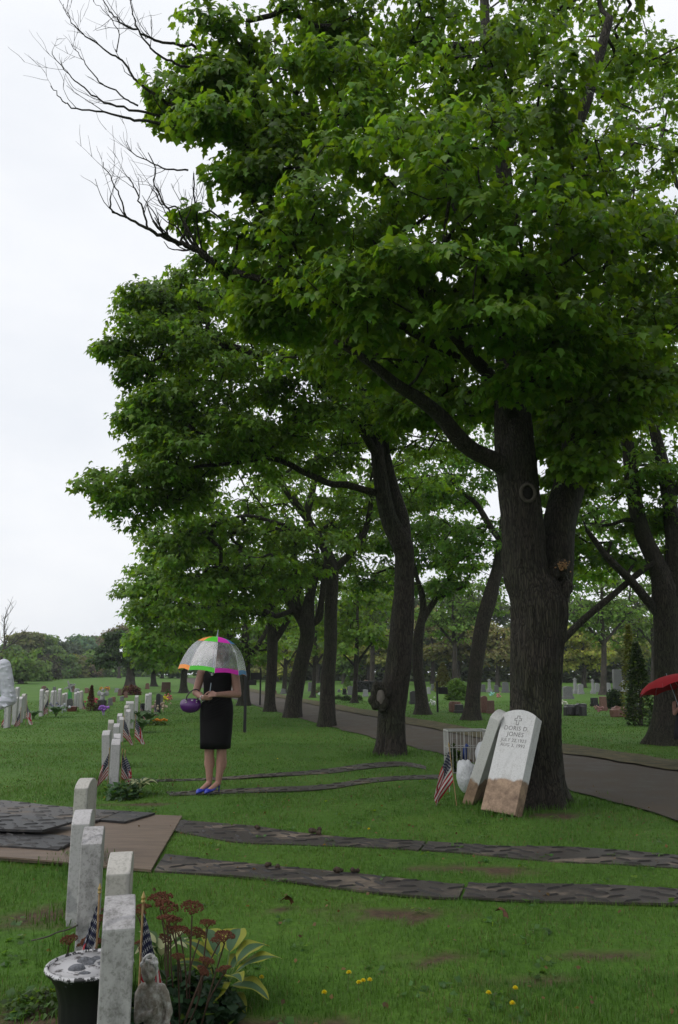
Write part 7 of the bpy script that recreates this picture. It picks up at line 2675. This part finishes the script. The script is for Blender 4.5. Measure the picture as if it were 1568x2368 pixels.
# ---- far trees
def far_tree(px, Y, blobs, col, label, tw=.25, name='far_tree', seed=0, leaf=.42, group='trees on the skyline', yellow=.08, lv=15, sub_n=13, cl_n=6, trunk_top=None, bark=None):
    b = FG(px, Y)
    s = 1 / mpp(b)
    py = 1184 + F * math.tan(math.atan2(H - b.z, Y) + PITCH)
    yt = trunk_top or min(q[1] for q in blobs)
    tr = [(px, py, Y, tw * s), (px + .05 * s, py + (yt - py) * .4, Y, tw * .75 * s), (px - .1 * s, py + (yt - py) * .7, Y, tw * .5 * s), (px, yt, Y, tw * .2 * s)]
    bl = [(q[0], q[1], Y + (q[3] if len(q) > 3 else 0), q[2] * 1.08, (1, .9, .85)) for q in blobs]
    m1 = py + (yt - py) * .45
    li = [[(px, m1 + 3, Y, tw * .5 * s), (px + k * 1.2 * s, m1 + (yt - py) * .18, Y, tw * .35 * s), (px + k * 2.2 * s, m1 + (yt - py) * .35, Y, tw * .15 * s)] for k in (-1, 1)]
    tree(name, label, tr, li, bl, lod=2, leaf=leaf, sub_n=sub_n, cl_n=cl_n, lv_n=lv, spread=leaf * 1.9, base=col, seed=seed + 200, group=group, nside=8, limb_sides=6, sub_r=(.35, .6), bark=bark or BARK_FAR, lmat=LEAF_FAR, r0=.02, step=.9, yellow=yellow, node_from=.3, hollow=.5)


g1, g2, ol, br, bl_, dk = (.115, .20, .04), (.09, .165, .04), (.14, .16, .05), (.14, .115, .06), (.09, .175, .09), (.065, .10, .055)  # skyline tones lifted, paleness of distant haze put into the leaf colour
LEFT = [(48, 84, [(45, 1528, 34), (30, 1548, 26), (65, 1555, 22)], g1, 'rounded green tree at the left end of the hedge line'), (80, 96, [(78, 1545, 24), (90, 1558, 18), (70, 1560, 18)], g1, 'lower green tree second in the hedge line'),
        (104, 106, [(104, 1532, 22), (112, 1550, 20), (96, 1553, 16)], (.045, .05, .024), 'dark brownish tree third in the hedge line'), (138, 116, [(136, 1535, 26), (150, 1552, 18), (124, 1553, 18)], g2, 'mid green tree in the centre of the hedge line'),
        (168, 126, [(166, 1532, 22), (160, 1550, 18), (176, 1550, 16)], ol, 'olive tree right of centre in the hedge line'), (196, 130, [(196, 1535, 22), (202, 1550, 16)], br, 'brown budding tree in the hedge line'),
        (226, 138, [(226, 1528, 26), (214, 1550, 18), (240, 1548, 18)], g1, 'green tree at the right end of the hedge line'), (262, 150, [(262, 1548, 20), (250, 1552, 16), (276, 1552, 16)], dk, 'dark low tree past the hedge line end'), (318, 150, [(318, 1540, 24), (335, 1550, 20), (300, 1552, 16)], g2, 'green tree far right of the hedge line'),
        (92, 140, [(92, 1492, 30), (75, 1500, 24), (112, 1502, 22), (96, 1476, 20)], g1, 'tall rounded green tree rising behind the hedge line'), (60, 135, [(58, 1484, 28), (40, 1500, 26), (70, 1472, 16)], ol, 'tall olive tree rising behind the left hedge'),
        (122, 150, [(120, 1494, 20), (126, 1510, 22)], dk, 'dark tree behind the hedge centre'), (150, 160, [(150, 1508, 22), (160, 1500, 14)], dk, 'dark pointed conifer clump on the skyline'), (188, 175, [(188, 1488, 26), (172, 1502, 20), (206, 1502, 22)], bl_, 'tall blue-green tree on the skyline'),
        (214, 190, [(216, 1482, 22), (204, 1494, 18)], br, 'bare budding tree on the skyline'), (25, 120, [(24, 1505, 26), (5, 1510, 26)], g2, 'green tree behind the person in white'), (-10, 100, [(-12, 1530, 36), (-40, 1525, 40)], g2, 'green tree left of the hedge line'),
        (375, 118, [(372, 1535, 28), (390, 1515, 24)], g1, 'green tree behind the furthest row maple'), (425, 122, [(425, 1530, 30), (410, 1550, 22)], g2, 'green tree left of the clear umbrella, far off'), (475, 126, [(475, 1530, 30), (490, 1550, 24)], g1, 'far green tree seen through the clear umbrella'), (530, 128, [(530, 1530, 30), (540, 1550, 22)], g2, 'far green tree right behind the umbrella rim')]
for k, (px, Y, bl, c, lb) in enumerate(LEFT):
    far_tree(px, Y, bl, c, lb, seed=k, leaf=.0044 * Y, lv=15)
far_tree(300, 66, [(255, 1505, 30), (290, 1490, 36), (325, 1500, 28), (270, 1475, 24), (300, 1520, 24), (240, 1525, 20), (320, 1530, 18)], (.038, .08, .022), 'dark spreading tree with a forked trunk on the left lawn', tw=.42, seed=30, leaf=.26, lv=14)
far_tree(275, 120, [(268, 1462, 20), (260, 1475, 18), (280, 1455, 14)], br, 'budding tree top behind the dark spreading tree', seed=31, leaf=.4, lv=6)
# bare tree at the left edge
mb = MB()
b = FG(-8, 84)
s = 1 / mpp(b)
root = thing('bare_tree', 'tall bare grey tree at the left edge of the skyline', 'tree', b, 0, 'trees on the skyline')
rn = random.Random(9)


def branch(mb, p, d, L, r, depth):
    pts = [p]
    for k in range(5):
        d = (d + Vector((rn.gauss(0, .12), rn.gauss(0, .12), rn.gauss(.06, .06)))).normalized()
        pts.append(pts[-1] + d * L / 5)
    mb.tube(pts, [r * (1 - .5 * k / 5) for k in range(6)], 5)
    if depth:
        for k in range(5):
            q = pts[1 + k % 5]
            dd = (d + Vector((rn.gauss(0, .7), rn.gauss(0, .7), rn.gauss(.2, .3)))).normalized()
            branch(mb, q, dd, L * rn.uniform(.4, .65), r * .45, depth - 1)


branch(mb, Vector((0, 0, -.1)), Vector((0, 0, 1)), 4.6, .2, 3)
mb.build('trunk', BARK_FAR, root)

yg, ylo, obr, mg = (.26, .28, .05), (.23, .25, .065), (.21, .20, .08), (.12, .215, .036)  # yellow and brown tones brightened and greyed, with haze mixed into the colour
RIGHT = [(1350, 70, [(1340, 1495, 42), (1310, 1525, 28), (1385, 1510, 36), (1340, 1465, 34)], yg, 'yellow-green tree just right of the big maple trunk'), (1440, 74, [(1440, 1490, 42), (1410, 1500, 36), (1470, 1500, 34)], ylo, 'yellowish tree left of the red umbrella tree'),
         (1400, 90, [(1400, 1430, 48), (1350, 1420, 44), (1450, 1420, 46)], mg, 'tall green tree behind the yellow-green pair'), (1150, 72, [(1140, 1490, 44), (1170, 1510, 34), (1120, 1460, 34)], obr, 'olive brown tree left of the big maple trunk'),
         (1060, 78, [(1060, 1475, 46), (1030, 1500, 34), (1090, 1505, 34), (1060, 1440, 34)], (.10, .10, .028), 'olive tree above the golden cone conifer'), (1000, 84, [(1000, 1450, 40), (1010, 1500, 30), (990, 1420, 30)], obr, 'brownish tree left of the golden cone conifer'),
         (905, 80, [(905, 1510, 36), (880, 1480, 30), (930, 1490, 34)], ylo, 'yellow-green tree right of the long black wall'), (850, 84, [(850, 1500, 38), (820, 1510, 32), (865, 1470, 34)], yg, 'yellow-green tree above the long black wall'),
         (880, 100, [(880, 1440, 26), (884, 1405, 16), (876, 1475, 32)], dk, 'dark pointed spruce behind the far lawn'), (795, 84, [(795, 1500, 34), (780, 1470, 32), (810, 1530, 24)], mg, 'green tree behind the V-forked maple'), (735, 88, [(735, 1510, 34), (720, 1480, 30)], ylo, 'yellowish tree behind the thick leaning maple'),
         (690, 90, [(690, 1510, 32), (700, 1480, 28), (670, 1540, 20)], yg, 'yellow-green tree behind the row trunks'), (640, 94, [(640, 1520, 30), (620, 1540, 24), (650, 1490, 26)], ylo, 'pale green tree seen past the two sign posts'), (580, 96, [(580, 1530, 28), (560, 1545, 22), (595, 1505, 24)], mg, 'green tree behind the clear umbrella rim'),
         (1520, 80, [(1520, 1480, 46), (1550, 1500, 40), (1500, 1520, 30)], mg, 'green tree behind the red umbrella'), (960, 110, [(950, 1400, 44), (910, 1380, 40), (1000, 1380, 40)], (.07, .11, .03), 'tall pale tree behind the far lawn centre'), (770, 112, [(770, 1410, 46), (720, 1420, 40), (820, 1400, 44)], (.07, .12, .03), 'tall pale green tree behind the V-forked maple'),
         (1240, 100, [(1260, 1440, 46), (1220, 1460, 40), (1290, 1480, 36)], mg, 'green tree hidden behind the big maple trunk'), (660, 112, [(650, 1440, 40), (610, 1460, 36), (690, 1420, 36)], mg, 'tall green tree behind the slender maple'), (1100, 112, [(1110, 1400, 44), (1060, 1390, 40), (1150, 1420, 38)], (.075, .105, .03), 'tall thin-leaved tree above the wire basket'),
         (1395, 52, [(1385, 1340, 78), (1330, 1400, 58), (1440, 1390, 66), (1400, 1440, 60)], mg, 'mid green tree filling the gap right of the big maple'), (1510, 56, [(1500, 1350, 78), (1550, 1400, 70), (1470, 1440, 56)], (.10, .165, .026), 'mid green tree behind the red umbrella maple'),
         (1050, 58, [(1040, 1350, 72), (1090, 1390, 62), (1000, 1420, 56), (1050, 1440, 56)], mg, 'mid green tree between the two leaning lane trees'), (860, 62, [(860, 1370, 66), (830, 1420, 56), (900, 1340, 56), (870, 1460, 46)], (.10, .165, .026), 'mid green tree right of the V-forked maple')]
for k, (px, Y, bl, c, lb) in enumerate(RIGHT):
    far_tree(px, Y, bl, c, lb, seed=60 + k, leaf=.0045 * Y, lv=13, group='trees beyond the far lawn', tw=.22)
# dark boundary hedge behind the far lawn
rng = np.random.default_rng(77)
a, b = FG(560, 104), FG(1640, 84)
n = 20000
u = rng.uniform(0, 1, n)
pos = np.array(a)[None] + (np.array(b) - np.array(a))[None] * u[:, None]
top = 6.0 + .7 * np.sin(u * 60) + .6 * np.sin(u * 23)
pos = pos + np.stack([rng.normal(0, .3, n), rng.uniform(-.8, .8, n), rng.uniform(0, 1, n) * top], 1)
hd_ = thing('boundary_hedge', 'dark hedge along the back of the far lawn', 'hedge', a)
fr = leaf_frames(rng, pos - np.array(a), np.tile(np.array([[0, -1.0, .3]]), (n, 1)), 1, .1, .8, (20, 30))
o = obj('foliage', leaf_mesh('foliage', fr, pal(rng, n, (.06, .085, .03), .25, .05), 2), LEAF_FAR, hd_)
o['kind'] = 'stuff'
mb = MB()
for k in range(60):
    p = (b - a) * ((k + .5) / 60)
    mb.tube([(p.x, p.y, -.1), (p.x + .1, p.y, .8), (p.x, p.y, 1.5)], [.08, .05, .02], 5)
mb.build('stems', BARK_FAR, hd_)['kind'] = 'stuff'
a2, b2 = FG(-60, 92), FG(330, 170)
n = 6000
u = rng.uniform(0, 1, n)
pos = (np.array(b2) - np.array(a2))[None] * u[:, None] + np.stack([rng.normal(0, .4, n), rng.uniform(-.8, .8, n), rng.uniform(0, 1, n) * 2.6], 1)
hd2 = thing('boundary_hedge', 'dark clipped hedge along the left skyline trees', 'hedge', a2)
fr = leaf_frames(rng, pos, np.tile(np.array([[0, -1.0, .3]]), (n, 1)), 1, .1, .6, (20, 30))
o = obj('foliage', leaf_mesh('foliage', fr, pal(rng, n, (.055, .095, .035), .25, .05), 2), LEAF_FAR, hd2)
o['kind'] = 'stuff'
mb = MB()
for k in range(50):
    p = (b2 - a2) * ((k + .5) / 50)
    mb.tube([(p.x, p.y, -.1), (p.x + .1, p.y, 1.2), (p.x, p.y, 2)], [.06, .04, .02], 5)
mb.build('stems', BARK_FAR, hd2)['kind'] = 'stuff'
# ------------------------------------------------------------------ grass
def make_grass():
    rng = np.random.default_rng(9)
    bands = [(1.9, 4.2, 10000, .046, .0028), (4.2, 7, 5200, .044, .0040), (7, 11, 2400, .042, .0065), (11, 17, 900, .04, .011), (17, 27, 260, .042, .020), (27, 42, 90, .04, .034)]
    keep_out = []
    for o in COL.objects:
        if o.name.split('.')[0] in ('ground_mat', 'plywood_board'):
            for c in CHILD.get(o.name, []):
                if c.name.startswith('panel'):
                    n = len(c.data.vertices) // 2
                    vs = [c.data.vertices[i].co + o.location for i in range(n)]
                    top = [(vs[i * 5].x, vs[i * 5].y) for i in range(26)]
                    bot = [(vs[i * 5 + 4].x, vs[i * 5 + 4].y) for i in range(26)]
                    keep_out.append(top + bot[::-1])
    Vs, Cs, Fs, off = [], [], [], 0
    for y0, y1, den, hgt, wid in bands:
        xw = .50 * y1 + .8
        n = int(den * 2 * xw * (y1 - y0))
        x = rng.uniform(-xw, xw, n)
        y = rng.uniform(y0, y1, n)
        ok = np.abs(x) < .47 * y + .7
        x, y = x[ok], y[ok]
        ok = ~poly_inside(x + rng.normal(0, .09, len(x)), y + rng.normal(0, .12, len(x)), ROAD_POLY)
        d = dirt_amount(x, y)
        ok &= rng.uniform(0, 1, len(x)) > d * 1.05
        # worn thin patches
        thin = vnoise(x, y, .8, 11) * .6 + vnoise(x, y, .27, 12) * .4
        ok &= rng.uniform(0, 1, len(x)) < .45 + .9 * thin
        for kp in keep_out:
            jx, jy = x + rng.normal(0, .012, len(x)), y + rng.normal(0, .02, len(x))
            ok &= ~poly_inside(jx, jy, kp)
        x, y, thin = x[ok], y[ok], thin[ok]
        n = len(x)
        z = np.zeros(n) - .008
        if y1 > 42:
            z = np.vectorize(ground_z)(x, y)
        big = vnoise(x, y, .45, 21)
        tuft = vnoise(x, y, .13, 22)
        h = hgt * rng.uniform(.45, 1.1, n) * (.55 + .6 * big + .45 * np.clip(tuft - .5, 0, 1) * 2)
        az = rng.uniform(0, 6.283, n) + 0
        bend = np.clip(rng.normal(.42, .22, n), .02, 1.1)
        lean = np.stack([np.cos(az), np.sin(az)], 1)
        sd = np.stack([-np.sin(az + rng.normal(0, .5, n)), np.cos(az)], 1)
        w_ = wid * rng.uniform(.6, 1.2, n)
        base = np.stack([x, y, z], 1)
        S3 = np.concatenate([sd, np.zeros((n, 1))], 1) * w_[:, None] * .5
        L3 = np.concatenate([lean, np.zeros((n, 1))], 1)
        up = np.array([0, 0, 1.0])
        mid = base + L3 * (h * bend * .28)[:, None] + up * (h * .6)[:, None]
        tip = base + L3 * (h * bend * 1.0)[:, None] + up * (h * (1.0 - .35 * bend))[:, None]
        V = np.stack([base - S3, base + S3, mid + S3 * .75, mid - S3 * .75, tip], 1)
        q = np.arange(n)[:, None] * 5 + off
        Fs.append(np.concatenate([q + np.array([[0, 1, 2]]), q + np.array([[0, 2, 3]]), q + np.array([[3, 2, 4]])] if y1 < 6 else [q + np.array([[0, 1, 4]])], 0))
        tone = np.clip((vnoise(x, y, 1.3, 31) * .5 + vnoise(x, y, .35, 32) * .5 - .5) * 1.7 + .5, 0, 1)
        c = np.array([.052, .136, .015])[None] * (1 - tone[:, None]) + np.array([.092, .182, .024])[None] * tone[:, None]
        c = c * rng.normal(1, .15, (n, 1)).clip(.6, 1.5)
        dry = rng.uniform(0, 1, n) < .04 + .22 * np.clip(.62 - thin, 0, 1) * 2
        c[dry] = np.array([.17, .145, .06]) * rng.uniform(.6, 1.1, (dry.sum(), 1))
        Vs.append(V.reshape(-1, 3))
        Cs.append(np.repeat(c, 5, 0))
        off += n * 5
    # longer uncut tufts hugging stones and trunks
    cen = [(o.location.x, o.location.y, .23, 260) for o in COL.objects if o.name.startswith('headstone') and o.parent is None and o.location.y < 13]
    cen += [(o.location.x, o.location.y, .52, 900) for o in COL.objects if o.name.startswith('maple_tree') and 5 < o.location.y < 16]
    cen += [(q.x, q.y, .2, 70) for q in (G(1130, 1872), G(1165, 1880), G(1200, 1882), G(1094, 1850))] + [(G(205, 2300).x, 3.42, .2, 300)]
    tx = np.concatenate([rng.normal(a, r * .62, n) for a, b, r, n in cen])
    ty = np.concatenate([rng.normal(b, r * .62, n) for a, b, r, n in cen])
    n = len(tx)
    az = rng.uniform(0, 6.283, n)
    h = rng.uniform(.035, .10, n)
    bend = np.clip(rng.normal(.4, .2, n), .02, 1)
    L3 = np.stack([np.cos(az), np.sin(az), np.zeros(n)], 1)
    S3 = np.stack([-np.sin(az), np.cos(az), np.zeros(n)], 1) * (rng.uniform(.0018, .003, n) * (1 + ty / 14))[:, None]
    base = np.stack([tx, ty, np.full(n, -.008)], 1)
    up = np.array([0, 0, 1.0])
    mid = base + L3 * (h * bend * .28)[:, None] + up * (h * .6)[:, None]
    tip = base + L3 * (h * bend)[:, None] + up * (h * (1 - .35 * bend))[:, None]
    Vs.append(np.stack([base - S3, base + S3, mid + S3 * .75, mid - S3 * .75, tip], 1).reshape(-1, 3))
    q = np.arange(n)[:, None] * 5 + off
    Fs.append(np.concatenate([q + np.array([[0, 1, 2]]), q + np.array([[0, 2, 3]]), q + np.array([[3, 2, 4]])], 0))
    Cs.append(np.repeat(np.array([.068, .155, .018])[None] * rng.normal(1, .2, (n, 1)).clip(.5, 1.6), 5, 0))
    me = np_mesh('grass', np.concatenate(Vs), np.concatenate(Fs), 3, np.concatenate(Cs))
    o = obj('grass', me, leaf_mat('grass_blade', .32, .5, tgain=(1.3, 1.3, .8)))
    tag(o, 'short green grass blades covering the lawn', 'grass', kind='stuff')
    print('grass tris', len(me.polygons))


index_children()
make_grass()


# broad-leaved weeds and bits of litter in the turf
rng = np.random.default_rng(41)
n = 170
y = 2.4 + 9 * rng.uniform(0, 1, n) ** 1.4
x = rng.uniform(-.46, .46, n) * y
ok = ~poly_inside(x, y, ROAD_POLY)
x, y = x[ok], y[ok]
c = np.stack([x, y, np.full(len(x), .022)], 1)
fr = leaf_frames(rng, c, np.tile(np.array([[0, 0, 1.0]]), (len(c), 1)), 7, .045, .042, (8, 18), .1)
o = obj('lawn_weeds', leaf_mesh('lawn_weeds', fr, pal(rng, len(fr[0]), (.075, .16, .045), .2, .1), 2), LEAF)
tag(o, 'small broad-leaved weeds scattered through the turf', 'weeds', kind='stuff')
n = 420
y = 2.4 + 9 * rng.uniform(0, 1, n) ** 1.2
x = rng.uniform(-.46, .46, n) * y
c = np.stack([x, y, np.full(n, .03)], 1)
fr = leaf_frames(rng, c, np.tile(np.array([[0, 0, 1.0]]), (n, 1)), 1, .02, .03, (5, 30), .1)
o = obj('leaf_litter', leaf_mesh('leaf_litter', fr, pal(rng, n, (.15, .09, .04), .4, .0), 2), LEAF_FAR)
tag(o, 'brown bits of dead leaf lying in the turf', 'leaf litter', kind='stuff')

# ------------------------------------------------------------------ damp air
hz = MB().box((0, 120, 9.5), (624, 372, 22.8)).build('haze', None)
hm = bpy.data.materials.new('damp_air')
hm.use_nodes = True
t = hm.node_tree
t.nodes.remove(t.nodes['Principled BSDF'])
pv = t.nodes.new('ShaderNodeVolumePrincipled')
pv.inputs['Color'].default_value = (.86, .90, .95, 1)
pv.inputs['Density'].default_value = 0.0005
t.links.new(pv.outputs[0], t.nodes['Material Output'].inputs['Volume'])
hz.data.materials.append(hm)
tag(hz, 'thin damp haze in the air over the cemetery', 'haze', kind='stuff')
SC.cycles.volume_bounces = 0
